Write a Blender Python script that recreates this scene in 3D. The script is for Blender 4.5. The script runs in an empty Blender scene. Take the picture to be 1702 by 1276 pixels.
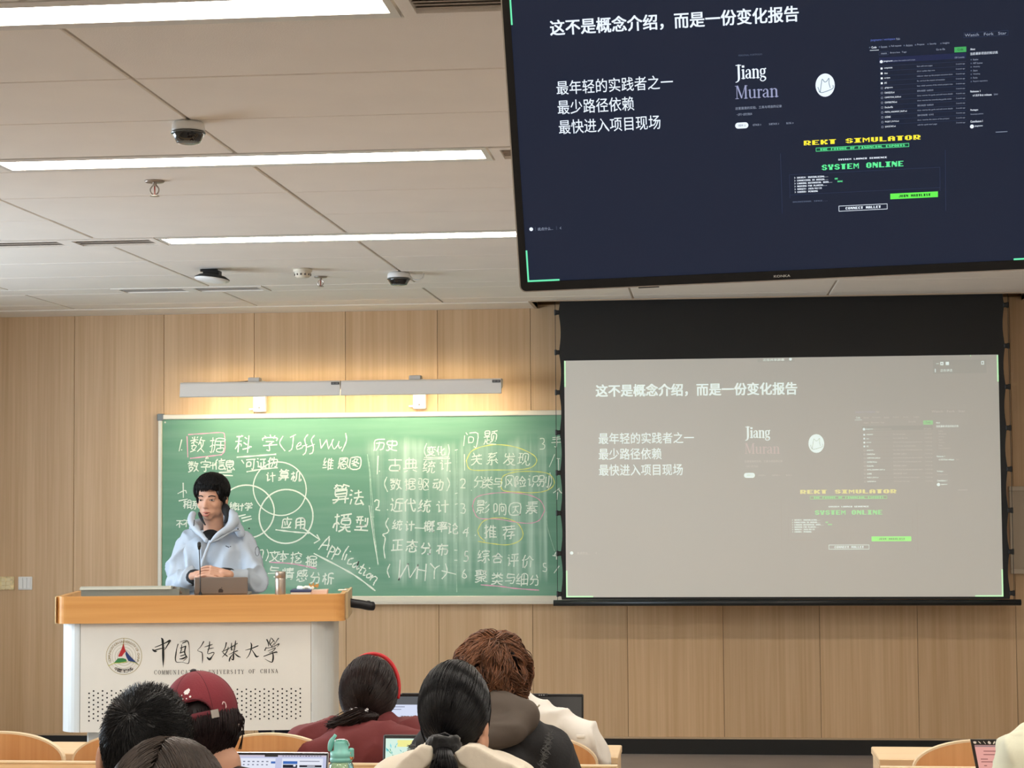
import bpy, math, random
import numpy as np
from mathutils import Vector, Matrix, noise
random.seed(7); np.random.seed(7)
S = bpy.context.scene
COL = S.collection
# ---------------------------------------------------------------- camera
F_PX, YAW, PITCH, ROLL = 3173.73, 0.100949, 0.0570855, -0.0072427
CAM_Z = 1.64
WALL_Y = 12.125; CEIL = 2.823; BASE_Z = 0.106
_cy, _sy, _cp, _sp = math.cos(YAW), math.sin(YAW), math.cos(PITCH), math.sin(PITCH)
FW = Vector((-_sy*_cp, _cy*_cp, _sp)); _r0 = Vector((_cy, _sy, 0)); _u0 = _r0.cross(FW)
RT = math.cos(ROLL)*_r0 + math.sin(ROLL)*_u0
UP = -math.sin(ROLL)*_r0 + math.cos(ROLL)*_u0
cam_d = bpy.data.cameras.new('camera'); cam = bpy.data.objects.new('camera', cam_d); COL.objects.link(cam)
cam.matrix_world = Matrix(((RT.x, UP.x, -FW.x, 0), (RT.y, UP.y, -FW.y, 0), (RT.z, UP.z, -FW.z, CAM_Z), (0, 0, 0, 1)))
cam_d.sensor_width = 36; cam_d.sensor_fit = 'HORIZONTAL'; cam_d.lens = F_PX/1702*36; cam_d.clip_start = .05; cam_d.clip_end = 100
S.camera = cam
def at(x, y, Y):
    """point of the plane at depth Y that the photograph's pixel x, y shows"""
    d = FW + RT*((x-851)/F_PX) - UP*((y-638)/F_PX); t = Y/d.y
    return Vector((d.x*t, Y, d.z*t + CAM_Z))
def atz(x, y, z):
    d = FW + RT*((x-851)/F_PX) - UP*((y-638)/F_PX); t = (z-CAM_Z)/d.z
    return Vector((d.x*t, d.y*t, z))
# ---------------------------------------------------------------- world, exposure
wd = bpy.data.worlds.new('world'); S.world = wd; wd.use_nodes = True
wd.node_tree.nodes['Background'].inputs[0].default_value = (.75, .85, 1, 1)
wd.node_tree.nodes['Background'].inputs[1].default_value = 1.0
S.view_settings.view_transform = 'Standard'; S.view_settings.look = 'None'
S.view_settings.exposure = 0.0; S.view_settings.gamma = 1; S.view_settings.use_curve_mapping = False
LAMP = (1.0, .935, .84); LAMP_W = 28.0        # ceiling lamps
BOARD_W = 27.0                                # chalkboard lamp
def area(name, loc, target, sx, sy, col, power):
    l = bpy.data.lights.new(name, 'AREA'); l.shape = 'RECTANGLE'; l.size = sx; l.size_y = sy; l.color = col; l.energy = power
    o = bpy.data.objects.new(name, l); COL.objects.link(o); o.location = loc
    o.rotation_euler = (Vector(target)-Vector(loc)).to_track_quat('-Z', 'Y').to_euler(); return o
area('window_daylight', (-6.0, 8.0, 1.75), (-2.0, 8.6, 1.3), 3.2, 1.5, (.72, .86, 1.0), 250)

# ---------------------------------------------------------------- materials
def lin(c):
    return tuple((v/12.92 if v <= .04045 else ((v+.055)/1.055)**2.4) for v in [x/255 for x in c])
_M = {}
def mat(name, rgb, rough=.6, metal=0, spec=.5, var=0, vscale=8, bump=0, bscale=60, stretch=(1, 1, 1), coat=0, emis=None, estr=0, alpha=1, trans=0, rand=0, sheen=0):
    if name in _M: return _M[name]
    m = bpy.data.materials.new(name); m.use_nodes = True; nt = m.node_tree; N = nt.nodes; L = nt.links
    b = N['Principled BSDF']; c = (*lin(rgb), 1)
    b.inputs['Base Color'].default_value = c; b.inputs['Roughness'].default_value = rough
    b.inputs['Metallic'].default_value = metal; b.inputs['Specular IOR Level'].default_value = spec
    b.inputs['Coat Weight'].default_value = coat; b.inputs['Alpha'].default_value = alpha
    b.inputs['Transmission Weight'].default_value = trans; b.inputs['Sheen Weight'].default_value = sheen
    if emis: b.inputs['Emission Color'].default_value = (*lin(emis), 1); b.inputs['Emission Strength'].default_value = estr
    tc = N.new('ShaderNodeTexCoord'); mp = N.new('ShaderNodeMapping'); mp.inputs['Scale'].default_value = stretch
    L.new(tc.outputs['Object'], mp.inputs[0])
    if var or rand:
        nz = N.new('ShaderNodeTexNoise'); nz.inputs['Scale'].default_value = vscale; nz.inputs['Detail'].default_value = 5
        L.new(mp.outputs[0], nz.inputs['Vector'])
        mr = N.new('ShaderNodeMapRange'); mr.inputs[3].default_value = 1-var; mr.inputs[4].default_value = 1+var
        L.new(nz.outputs['Fac'], mr.inputs[0])
        mr.inputs[1].default_value = .3; mr.inputs[2].default_value = .7
        v = mr.outputs[0]
        if rand:
            g = N.new('ShaderNodeNewGeometry'); m2 = N.new('ShaderNodeMapRange'); m2.inputs[3].default_value = 1-rand; m2.inputs[4].default_value = 1+rand
            L.new(g.outputs['Random Per Island'], m2.inputs[0]); mm = N.new('ShaderNodeMath'); mm.operation = 'MULTIPLY'
            L.new(v, mm.inputs[0]); L.new(m2.outputs[0], mm.inputs[1]); v = mm.outputs[0]
        mx = N.new('ShaderNodeVectorMath'); mx.operation = 'SCALE'; mx.inputs[0].default_value = c[:3]
        L.new(v, mx.inputs['Scale']); L.new(mx.outputs[0], b.inputs['Base Color'])
    if bump:
        n2 = N.new('ShaderNodeTexNoise'); n2.inputs['Scale'].default_value = bscale; n2.inputs['Detail'].default_value = 4
        L.new(mp.outputs[0], n2.inputs['Vector']); bp = N.new('ShaderNodeBump'); bp.inputs['Strength'].default_value = bump; bp.inputs['Distance'].default_value = .01
        L.new(n2.outputs['Fac'], bp.inputs['Height']); L.new(bp.outputs[0], b.inputs['Normal'])
    _M[name] = m; return m
def wood(name, c1, c2, rough=.45, axis='z', scale=1.0, objrand=.06):
    """veneer with fine straight grain along the given axis"""
    if name in _M: return _M[name]
    m = bpy.data.materials.new(name); m.use_nodes = True; nt = m.node_tree; N = nt.nodes; L = nt.links; b = N['Principled BSDF']
    tc = N.new('ShaderNodeTexCoord'); mp = N.new('ShaderNodeMapping')
    a, lo = 70*scale, 1.3*scale
    mp.inputs['Scale'].default_value = {'z': (a, a, lo), 'x': (lo, a, a), 'y': (a, lo, a)}[axis]
    oi = N.new('ShaderNodeObjectInfo'); ad = N.new('ShaderNodeVectorMath'); ad.operation = 'ADD'
    mu = N.new('ShaderNodeMath'); mu.operation = 'MULTIPLY'; mu.inputs[1].default_value = 40
    L.new(oi.outputs['Random'], mu.inputs[0]); L.new(tc.outputs['Object'], ad.inputs[0]); L.new(mu.outputs[0], ad.inputs[1]); L.new(ad.outputs[0], mp.inputs[0])
    n = N.new('ShaderNodeTexNoise'); n.inputs['Scale'].default_value = 1; n.inputs['Detail'].default_value = 6; L.new(mp.outputs[0], n.inputs['Vector'])
    mp2 = N.new('ShaderNodeMapping'); mp2.inputs['Scale'].default_value = {'z': (9, 9, .25), 'x': (.25, 9, 9), 'y': (9, .25, 9)}[axis]; L.new(ad.outputs[0], mp2.inputs[0])
    n2 = N.new('ShaderNodeTexNoise'); n2.inputs['Scale'].default_value = 1; n2.inputs['Detail'].default_value = 2; L.new(mp2.outputs[0], n2.inputs['Vector'])
    av = N.new('ShaderNodeMix'); av.data_type = 'FLOAT'; av.inputs[0].default_value = .5; L.new(n.outputs['Fac'], av.inputs[2]); L.new(n2.outputs['Fac'], av.inputs[3])
    r = N.new('ShaderNodeValToRGB'); r.color_ramp.elements[0].position = .36; r.color_ramp.elements[1].position = .64
    r.color_ramp.elements[0].color = (*lin(c1), 1); r.color_ramp.elements[1].color = (*lin(c2), 1); L.new(av.outputs[0], r.inputs[0])
    mr = N.new('ShaderNodeMapRange'); mr.inputs[3].default_value = 1-objrand; mr.inputs[4].default_value = 1+objrand; L.new(oi.outputs['Random'], mr.inputs[0])
    sc = N.new('ShaderNodeVectorMath'); sc.operation = 'SCALE'; L.new(r.outputs[0], sc.inputs[0]); L.new(mr.outputs[0], sc.inputs['Scale']); L.new(sc.outputs[0], b.inputs['Base Color'])
    b.inputs['Roughness'].default_value = rough; _M[name] = m; return m
def emit(name, rgb, s=1.0, base=(10, 10, 12), rough=.3):
    return mat(name, base, rough=rough, spec=.2, emis=rgb, estr=s)
def hairmat(name, rgb, rough=.38, rand=.35):
    if name in _M: return _M[name]
    m = mat(name, rgb, rough=rough, spec=.28, var=.25, vscale=30, rand=rand); return m

# ---------------------------------------------------------------- object helpers
def link(name, me, m=None, parent=None, smooth=False):
    o = bpy.data.objects.new(name, me); COL.objects.link(o)
    if m is not None:
        me.materials.clear()
        for k in (m if isinstance(m, (list, tuple)) else [m]): me.materials.append(k)
    if smooth and len(me.polygons): me.polygons.foreach_set('use_smooth', [True]*len(me.polygons))
    if parent is not None:
        o.parent = parent
        o.matrix_parent_inverse = parent.matrix_basis.inverted()
    return o
def empty(name, loc):
    o = bpy.data.objects.new(name, None); COL.objects.link(o); o.location = loc; o.empty_display_size = .1; return o
def tag(o, label=None, cat=None, group=None, kind=None):
    if label: o['label'] = label
    if cat: o['category'] = cat
    if group: o['group'] = group
    if kind: o['kind'] = kind
    return o
def thing(name, label, cat, loc, group=None):
    return tag(empty(name, loc), label, cat, group)
class MB:
    """collects simple shapes, in world coordinates, into one mesh"""
    def __init__(s): s.v = []; s.f = []
    def add(s, v, f):
        n = len(s.v); s.v += [tuple(p) for p in v]; s.f += [tuple(i+n for i in q) for q in f]; return s
    def box(s, a, b, rot=None, about=None):
        x0, y0, z0 = a; x1, y1, z1 = b
        v = [(x0,y0,z0),(x1,y0,z0),(x1,y1,z0),(x0,y1,z0),(x0,y0,z1),(x1,y0,z1),(x1,y1,z1),(x0,y1,z1)]
        if rot is not None:
            c = Vector(about) if about is not None else Vector(((x0+x1)/2, (y0+y1)/2, (z0+z1)/2)); v = [c + rot @ (Vector(p)-c) for p in v]
        return s.add(v, [(0,3,2,1),(4,5,6,7),(0,1,5,4),(1,2,6,5),(2,3,7,6),(3,0,4,7)])
    def bbox(s, a, b, e=.004):
        """box with chamfered edges"""
        x0, y0, z0 = a; x1, y1, z1 = b
        e = min(e, (x1-x0)/2.1, (y1-y0)/2.1, (z1-z0)/2.1)
        pts = [(x0+e,y0),(x1-e,y0),(x1,y0+e),(x1,y1-e),(x1-e,y1),(x0+e,y1),(x0,y1-e),(x0,y0+e)]
        cx, cy = (x0+x1)/2, (y0+y1)/2
        sx = 1-2*e/(x1-x0); sy = 1-2*e/(y1-y0)
        inn = [(cx+(p[0]-cx)*sx, cy+(p[1]-cy)*sy) for p in pts]
        v = [(p[0],p[1],z0) for p in inn]+[(p[0],p[1],z0+e) for p in pts]+[(p[0],p[1],z1-e) for p in pts]+[(p[0],p[1],z1) for p in inn]
        f = [tuple(range(7,-1,-1)), tuple(range(24,32))]
        for r in range(3):
            for i in range(8): j = (i+1) % 8; f.append((r*8+i, r*8+j, r*8+8+j, r*8+8+i))
        return s.add(v, f)
    def prism(s, poly, axis, a, b):
        """extrude a 2-D outline along an axis between a and b"""
        n = len(poly); mk = {'x': lambda p, t: (t, p[0], p[1]), 'y': lambda p, t: (p[0], t, p[1]), 'z': lambda p, t: (p[0], p[1], t)}[axis]
        v = [mk(p, a) for p in poly]+[mk(p, b) for p in poly]
        f = [tuple(range(n-1, -1, -1)), tuple(range(n, 2*n))]+[(i, (i+1) % n, n+(i+1) % n, n+i) for i in range(n)]
        return s.add(v, f)
    def tube(s, pts, rad, n=8, caps=True, ell=None):
        pts = [Vector(p) for p in pts]; R = rad if isinstance(rad, (list, tuple)) else [rad]*len(pts)
        up = Vector((0, 0, 1)); rings = []
        for i, p in enumerate(pts):
            t = (pts[min(i+1, len(pts)-1)]-pts[max(i-1, 0)])
            t = t.normalized() if t.length > 0 else Vector((0, 0, 1))
            a = t.cross(up); 
            if a.length < .05: a = t.cross(Vector((0, 1, 0)))
            a.normalize(); b = a.cross(t)
            rings.append([p+(a*math.cos(2*math.pi*k/n)+b*math.sin(2*math.pi*k/n))*R[i] for k in range(n)])
        v = [q for r in rings for q in r]; f = []
        for i in range(len(pts)-1):
            for k in range(n): j = (k+1) % n; f.append((i*n+k, i*n+j, (i+1)*n+j, (i+1)*n+k))
        if caps: f += [tuple(range(n-1, -1, -1)), tuple((len(pts)-1)*n+k for k in range(n))]
        return s.add(v, f)
    def lathe(s, c, prof, n=24, mtx=None):
        """profile of (radius, height) turned about a vertical axis at c"""
        c = Vector(c); v = []; f = []
        for r, h in prof:
            for k in range(n):
                p = Vector((r*math.cos(2*math.pi*k/n), r*math.sin(2*math.pi*k/n), h)); v.append(c+(mtx @ p if mtx is not None else p))
        for i in range(len(prof)-1):
            for k in range(n): j = (k+1) % n; f.append((i*n+k, i*n+j, (i+1)*n+j, (i+1)*n+k))
        f += [tuple(range(n-1, -1, -1)), tuple((len(prof)-1)*n+k for k in range(n))]
        return s.add(v, f)
    def ell(s, c, r, seg=20, rings=12, R=None):
        c = Vector(c); v = []; f = []
        for i in range(1, rings):
            th = math.pi*i/rings
            for k in range(seg):
                p = Vector((r[0]*math.sin(th)*math.cos(2*math.pi*k/seg), r[1]*math.sin(th)*math.sin(2*math.pi*k/seg), r[2]*math.cos(th)))
                v.append(c+(R @ p if R is not None else p))
        t = Vector((0, 0, r[2])); b = Vector((0, 0, -r[2])); v += [c+(R @ t if R is not None else t), c+(R @ b if R is not None else b)]
        nt = len(v)-2
        for k in range(seg): f.append((nt, k, (k+1) % seg)); f.append((nt+1, (rings-2)*seg+(k+1) % seg, (rings-2)*seg+k))
        for i in range(rings-2):
            for k in range(seg): j = (k+1) % seg; f.append((i*seg+k, (i+1)*seg+k, (i+1)*seg+j, i*seg+j))
        return s.add(v, f)
    def cap(s, a, b, ra, rb, n=14):
        """tapered capsule"""
        a, b = Vector(a), Vector(b); s.tube([a, b], [ra, rb], n); s.ell(a, (ra,)*3, n, 8); s.ell(b, (rb,)*3, n, 8); return s
    def mesh(s, name='m'):
        me = bpy.data.meshes.new(name); me.from_pydata([tuple(p) for p in s.v], [], s.f); me.update(); return me
    def obj(s, name, m, parent=None, smooth=False):
        o = link(name, s.mesh(name), m, parent, smooth); return o
def rebase(o, loc):
    """move a mesh object's origin without moving its mesh"""
    o.data.transform(Matrix.Translation(-Vector(loc))); o.location = loc; return o
def remesh(mb, vox, smooth=6, fac=.5, fn=None, name='m'):
    """union the collected shapes into one continuous skin"""
    o = bpy.data.objects.new('tmp', mb.mesh()); COL.objects.link(o)
    r = o.modifiers.new('r', 'REMESH'); r.mode = 'VOXEL'; r.voxel_size = vox; r.adaptivity = 0
    if smooth: k = o.modifiers.new('s', 'SMOOTH'); k.factor = fac; k.iterations = smooth
    dg = bpy.context.evaluated_depsgraph_get(); dg.update()
    me = bpy.data.meshes.new_from_object(o.evaluated_get(dg)); bpy.data.objects.remove(o)
    if fn:
        n = len(me.vertices); co = np.empty(n*3); me.vertices.foreach_get('co', co); no = np.empty(n*3); me.vertex_normals.foreach_get('vector', no)
        co = co.reshape(-1, 3); no = no.reshape(-1, 3)
        d = np.array([fn(Vector(co[i])) for i in range(n)]); co += no*d[:, None]
        me.vertices.foreach_set('co', co.ravel()); me.update()
    return me
def folds(amp, sx=9, sz=5, seed=0):
    def fn(p):
        q = Vector((p.x*sx+seed, p.y*sx, p.z*sz)); a = noise.noise(q); b = noise.noise(q*2.3+Vector((5, 1, 2)))
        return amp*((1-min(1, abs(a)*3.2))**2*1.1 + b*.45 - .35)
    return fn
# strands of hair as thin three-sided tubes, many in one mesh
def strands(paths, r0, r1=None, name='hair'):
    V = []; Fc = []; n = 0
    for P in paths:
        P = np.asarray(P, float); m = len(P); T = np.gradient(P, axis=0); T /= (np.linalg.norm(T, axis=1)[:, None]+1e-9)
        ref = np.array([.31, .2, .93]); A = np.cross(T, ref); A /= (np.linalg.norm(A, axis=1)[:, None]+1e-9); B = np.cross(A, T)
        rr = np.linspace(r0, r1 if r1 is not None else r0*.3, m)[:, None]
        for k in range(3):
            a = 2*math.pi*k/3; V.append(P+(A*math.cos(a)+B*math.sin(a))*rr)
        i = np.arange(m-1)
        for k in range(3):
            j = (k+1) % 3
            Fc.append(np.stack([n+k*m+i, n+j*m+i, n+j*m+i+1, n+k*m+i+1], 1))
        n += 3*m
    V = np.concatenate(V); Fc = np.concatenate(Fc); me = bpy.data.meshes.new(name)
    me.vertices.add(len(V)); me.vertices.foreach_set('co', V.ravel()); me.loops.add(Fc.size); me.loops.foreach_set('vertex_index', Fc.ravel().astype(np.int32))
    me.polygons.add(len(Fc)); me.polygons.foreach_set('loop_start', np.arange(0, Fc.size, 4, dtype=np.int32)); me.polygons.foreach_set('loop_total', np.full(len(Fc), 4, dtype=np.int32))
    me.update(calc_edges=True); me.polygons.foreach_set('use_smooth', [True]*len(Fc)); return me
def join(a, b):
    """append mesh b to mesh a"""
    import bmesh
    bm = bmesh.new(); bm.from_mesh(a); bm.from_mesh(b); bm.to_mesh(a); bm.free(); return a
# ---------------------------------------------------------------- flat print: text, strokes
_TX = {}
def text_geo(s, bold=0.0):
    k = (s, bold)
    if k in _TX: return _TX[k]
    cu = bpy.data.curves.new('t', 'FONT'); cu.body = s; cu.size = 1; cu.resolution_u = 2; cu.offset = bold
    o = bpy.data.objects.new('t', cu); COL.objects.link(o); dg = bpy.context.evaluated_depsgraph_get(); dg.update()
    me = o.evaluated_get(dg).to_mesh(); V = np.array([v.co[:2] for v in me.vertices]) if len(me.vertices) else np.zeros((0, 2)); Fs = [tuple(p.vertices) for p in me.polygons]
    bpy.data.objects.remove(o); bpy.data.curves.remove(cu); _TX[k] = (V, Fs); return _TX[k]
class Flat:
    """print laid on a plane: origin O, unit axes ex (right), ey (down), nrm (out of the face)"""
    def __init__(s, O, ex, ey, nrm, off=.0006): s.O, s.ex, s.ey, s.n, s.off = Vector(O), Vector(ex), Vector(ey), Vector(nrm), off; s.L = {}; s.k = 0
    def mb(s, m): return s.L.setdefault(m, MB())
    def pt(s, x, y, lift=0): return s.O+s.ex*x+s.ey*y+s.n*(s.off+lift)
    def poly(s, m, P, lift=0, flip=True):
        v = [s.pt(x, y, lift) for x, y in P]; s.mb(m).add(v, [tuple(range(len(v)))])
    def rect(s, m, x0, y0, x1, y1, lift=0): s.poly(m, [(x0, y1), (x1, y1), (x1, y0), (x0, y0)], lift)
    def frame(s, m, x0, y0, x1, y1, w, lift=0):
        s.rect(m, x0, y0, x1, y0+w, lift); s.rect(m, x0, y1-w, x1, y1, lift); s.rect(m, x0, y0+w, x0+w, y1-w, lift); s.rect(m, x1-w, y0+w, x1, y1-w, lift)
    def disc(s, m, x, y, r, lift=0, n=28, ry=None):
        s.poly(m, [(x+r*math.cos(2*math.pi*k/n), y-(ry or r)*math.sin(2*math.pi*k/n)) for k in range(n)], lift)
    def text(s, m, t, x0, x1, ytop, ybot, bold=0.0, lift=0):
        """fit the text's ink to the box"""
        V, Fs = text_geo(t)
        if not len(V): return
        if bold:                                    # heavier weight: the same outline laid several times around itself
            V0, F0 = V, Fs; k = len(V0); V = np.concatenate([V0+np.array(d)*bold for d in ((-1, -.6), (1, -.6), (-1, .6), (1, .6), (0, 0))]); Fs = [tuple(i+j*k for i in q) for j in range(5) for q in F0]
        a, b = V.min(0), V.max(0); sx = (x1-x0)/(b[0]-a[0]); sy = (ybot-ytop)/(b[1]-a[1])
        s.mb(m).add([s.pt(x0+(v[0]-a[0])*sx, ybot-(v[1]-a[1])*sy, lift+(i*5//len(V))*.00002) for i, v in enumerate(V)], Fs)
    def line(s, m, P, w, lift=None, closed=False):
        """ribbon; w one width or one per point"""
        s.k += 1; lift = (s.k % 40)*.00002 if lift is None else lift
        P = [Vector((p[0], p[1])) for p in P]; n = len(P)
        if n < 2: return
        W = w if isinstance(w, (list, tuple)) else [w]*n; v = []; f = []
        if not closed:
            for i in range(1, n-1):
                a, b = P[i]-P[i-1], P[i+1]-P[i]
                if a.length > 1e-9 and b.length > 1e-9 and a.normalized().dot(b.normalized()) < .55:
                    s.line(m, P[:i+1], W[:i+1], lift); s.line(m, P[i:], W[i:], lift); return
        for i in range(n):
            a = P[(i-1) % n] if (closed or i > 0) else P[i]; b = P[(i+1) % n] if (closed or i < n-1) else P[i]
            t = b-a; t = t.normalized() if t.length > 1e-9 else Vector((1, 0)); q = Vector((-t.y, t.x))
            ext = Vector((0, 0))
            if not closed and i == 0: ext = -t*W[i]*.3
            if not closed and i == n-1: ext = t*W[i]*.3
            for sg in (1, -1): c = P[i]+ext+q*sg*W[i]/2; v.append(s.pt(c.x, c.y, lift))
        m_ = n if closed else n-1
        for i in range(m_): j = (i+1) % n; f.append((2*i, 2*i+1, 2*j+1, 2*j))
        s.mb(m).add(v, f)
    def flush(s, parent, names, label=None):
        for m, mb in s.L.items():
            if mb.v:
                o = mb.obj(names if isinstance(names, str) else names.get(m.name, 'print'), m, parent)
        s.L = {}
def curve(P, sub=6, closed=False):
    """Catmull-Rom through the points (any dimension)"""
    P = [np.array(p, float) for p in P]; n = len(P); out = []
    if n < 3: return [tuple(p) for p in P]
    rng = range(n if closed else n-1)
    for i in rng:
        p0 = P[i-1] if (closed or i > 0) else P[0]; p1 = P[i]; p2 = P[(i+1) % n]; p3 = P[(i+2) % n] if (closed or i+2 < n) else P[-1]
        for k in range(sub):
            t = k/sub; out.append(tuple(.5*((2*p1)+(-p0+p2)*t+(2*p0-5*p1+4*p2-p3)*t*t+(-p0+3*p1-3*p2+p3)*t**3)))
    if not closed: out.append(tuple(P[-1]))
    return out
# single-line strokes of the characters written by hand: the glyph's outline is rasterised and thinned to its centre lines
_GL = {}
def glyph_lines(ch, N=56):
    if ch in _GL: return _GL[ch]
    V, Fs = text_geo(ch); T = [(q[0], q[i], q[i+1]) for q in Fs for i in range(1, len(q)-1)]
    ys, xs = np.mgrid[0:N, 0:N]; px = (xs+.5)/N*1.06-.03; py = 1-(ys+.5)/N*1.06-.09; img = np.zeros((N, N), bool)
    side = lambda p, q: (q[0]-p[0])*(py-p[1])-(q[1]-p[1])*(px-p[0])
    for t in T:
        a, b, c = V[t[0]], V[t[1]], V[t[2]]; w0, w1, w2 = side(a, b), side(b, c), side(c, a)
        img |= ((w0 >= -1e-9) & (w1 >= -1e-9) & (w2 >= -1e-9)) | ((w0 <= 1e-9) & (w1 <= 1e-9) & (w2 <= 1e-9))
    I = np.pad(img, 1).astype(np.uint8); go = True
    while go:
        go = False
        for st in (0, 1):
            P = [I[:-2, 1:-1], I[:-2, 2:], I[1:-1, 2:], I[2:, 2:], I[2:, 1:-1], I[2:, :-2], I[1:-1, :-2], I[:-2, :-2]]
            B = sum(p.astype(int) for p in P); A = sum(((P[i] == 0) & (P[(i+1) % 8] == 1)).astype(int) for i in range(8))
            c = (P[0]*P[2]*P[4] == 0) & (P[2]*P[4]*P[6] == 0) if st == 0 else (P[0]*P[2]*P[6] == 0) & (P[0]*P[4]*P[6] == 0)
            m = (I[1:-1, 1:-1] == 1) & (B >= 2) & (B <= 6) & (A == 1) & c
            if m.any(): I[1:-1, 1:-1][m] = 0; go = True
    K = {(int(y), int(x)) for y, x in zip(*np.nonzero(I))}
    def nb(p):
        y, x = p; r = [(y+dy, x+dx) for dy, dx in ((0, 1), (0, -1), (1, 0), (-1, 0)) if (y+dy, x+dx) in K]
        return r+[(y+dy, x+dx) for dy, dx in ((1, 1), (1, -1), (-1, 1), (-1, -1)) if (y+dy, x+dx) in K and (y+dy, x) not in K and (y, x+dx) not in K]
    deg = {p: len(nb(p)) for p in K}; used = set(); lines = []
    def walk(p, q):
        L = [p, q]; used.add(frozenset((p, q)))
        while True:
            cur = L[-1]
            if deg[cur] <= 1: break
            nx = [n for n in nb(cur) if frozenset((cur, n)) not in used]
            if not nx: break
            n = nx[0]
            if deg[cur] > 2:                        # at a crossing go straight on or stop
                d = np.array(cur)-np.array(L[max(0, len(L)-5)]); d = d/(np.linalg.norm(d)+1e-9); best = None
                for n in nx:
                    m, pr = n, cur
                    for _ in range(3):
                        z = [t for t in nb(m) if t != pr]
                        if len(z) != 1: break
                        pr, m = m, z[0]
                    e = np.array(m)-np.array(cur); e = e/(np.linalg.norm(e)+1e-9)
                    if best is None or float(d@e) > best[0]: best = (float(d@e), n)
                if best[0] < .8: break
                n = best[1]
            used.add(frozenset((cur, n))); L.append(n)
        return L
    for p in sorted(K, key=lambda p: (deg[p] != 1, deg[p] == 2, p)):
        for n in nb(p):
            if frozenset((p, n)) not in used: lines.append(walk(p, n))
    def thin(L, eps=1.0):
        if len(L) < 3: return L
        a = np.array(L[0], float); b = np.array(L[-1], float); P = np.array(L, float); ab = b-a; n = np.linalg.norm(ab)
        d = np.abs(ab[0]*(P[:, 1]-a[1])-ab[1]*(P[:, 0]-a[0]))/n if n > 0 else np.linalg.norm(P-a, axis=1); i = int(d.argmax())
        return [L[0], L[-1]] if d[i] < eps else thin(L[:i+1])[:-1]+thin(L[i:])
    _GL[ch] = [[(x, y) for y, x in thin(L)] for L in lines if len(L) >= 3]
    return _GL[ch]
def hand(ch, rng, jit=1.5):
    """strokes of one character in a unit box (x right, y down, centred)"""
    out = []
    sh = rng.uniform(-.12, .02); rot = rng.uniform(-.06, .06)
    for P in glyph_lines(ch):
        ox, oy = rng.uniform(-jit, jit)*.6, rng.uniform(-jit, jit)*.6; Q = []
        for i, (x, y) in enumerate(P):
            x = (x+ox+rng.uniform(-jit, jit)*.5)/56-.5; y = (y+oy+rng.uniform(-jit, jit)*.5)/56-.5
            if len(P) == 2 and i == 1 and abs(P[0][1]-P[1][1]) < 3: y -= .04       # level strokes rise to the right
            x = x+sh*y
            Q.append((x*math.cos(rot)-y*math.sin(rot), x*math.sin(rot)+y*math.cos(rot)))
        out.append(curve(Q, 3) if len(Q) > 2 else Q)
    return out

# ================================================================ SETTING
LX, RX, BY = -5.2, 4.6, -2.2          # side walls and back wall
m_tile = mat('ceiling_tile', (243, 236, 226), rough=.85, var=.02, vscale=3, bump=.15, bscale=220)
m_grid = mat('ceiling_grid', (196, 184, 168), rough=.7)
m_gap = mat('ceiling_void', (150, 138, 124), rough=.9)
m_wall = mat('painted_wall', (238, 232, 222), rough=.8)
m_panel = wood('wall_veneer', (200, 164, 122), (219, 186, 146), rough=.5, axis='z')
m_joint = mat('panel_joint', (128, 94, 60), rough=.9)
m_floor = mat('grey_floor', (150, 142, 138), rough=.5, var=.06, vscale=5)
m_black = mat('black_plastic', (16, 18, 19), rough=.45)
m_white = mat('white_plastic', (238, 238, 236), rough=.4)
m_alu = mat('pale_aluminium', (222, 216, 200), rough=.4, metal=.1)
# floor
fl = MB().box((LX, BY, -.1), (RX, WALL_Y+.02, 0)).obj('floor', m_floor); tag(fl, kind='structure')
# front wall: backing with veneer panels
wf = MB().box((LX, WALL_Y+.012, 0), (RX, WALL_Y+.15, 3.1)).obj('wall_front', m_joint); tag(wf, kind='structure')
pm = {}
for k in range(-2, 15):
    x0 = -4.1075+.6*k; x1 = x0+.6
    x0, x1 = max(x0, LX), min(x1, RX)
    if x1-x0 < .05: continue
    key = round(x1-x0, 3)
    if key not in pm: pm[key] = MB().bbox((-key/2+.0012, -.012, 0), (key/2-.0012, .0, CEIL+.02-BASE_Z), .0015).mesh('panel')
    o = link('panel', pm[key], m_panel, wf); o.location = ((x0+x1)/2, WALL_Y+.012, BASE_Z)
# lower trim line and black skirting
xr = at(1612, 1240, WALL_Y).x
tag(MB().bbox((LX, WALL_Y-.006, BASE_Z-.012), (RX, WALL_Y+.012, BASE_Z), .002).obj('trim_1', mat('bronze_trim', (196, 170, 138), rough=.35)), kind='structure')
bb = MB().box((LX, WALL_Y-.004, 0), (xr, WALL_Y+.012, BASE_Z-.012)).obj('baseboard_front', m_black); tag(bb, kind='structure')
tag(MB().box((xr, WALL_Y+.002, 0), (RX, WALL_Y+.012, BASE_Z-.012)).obj('trim_2', m_panel), kind='structure')
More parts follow.
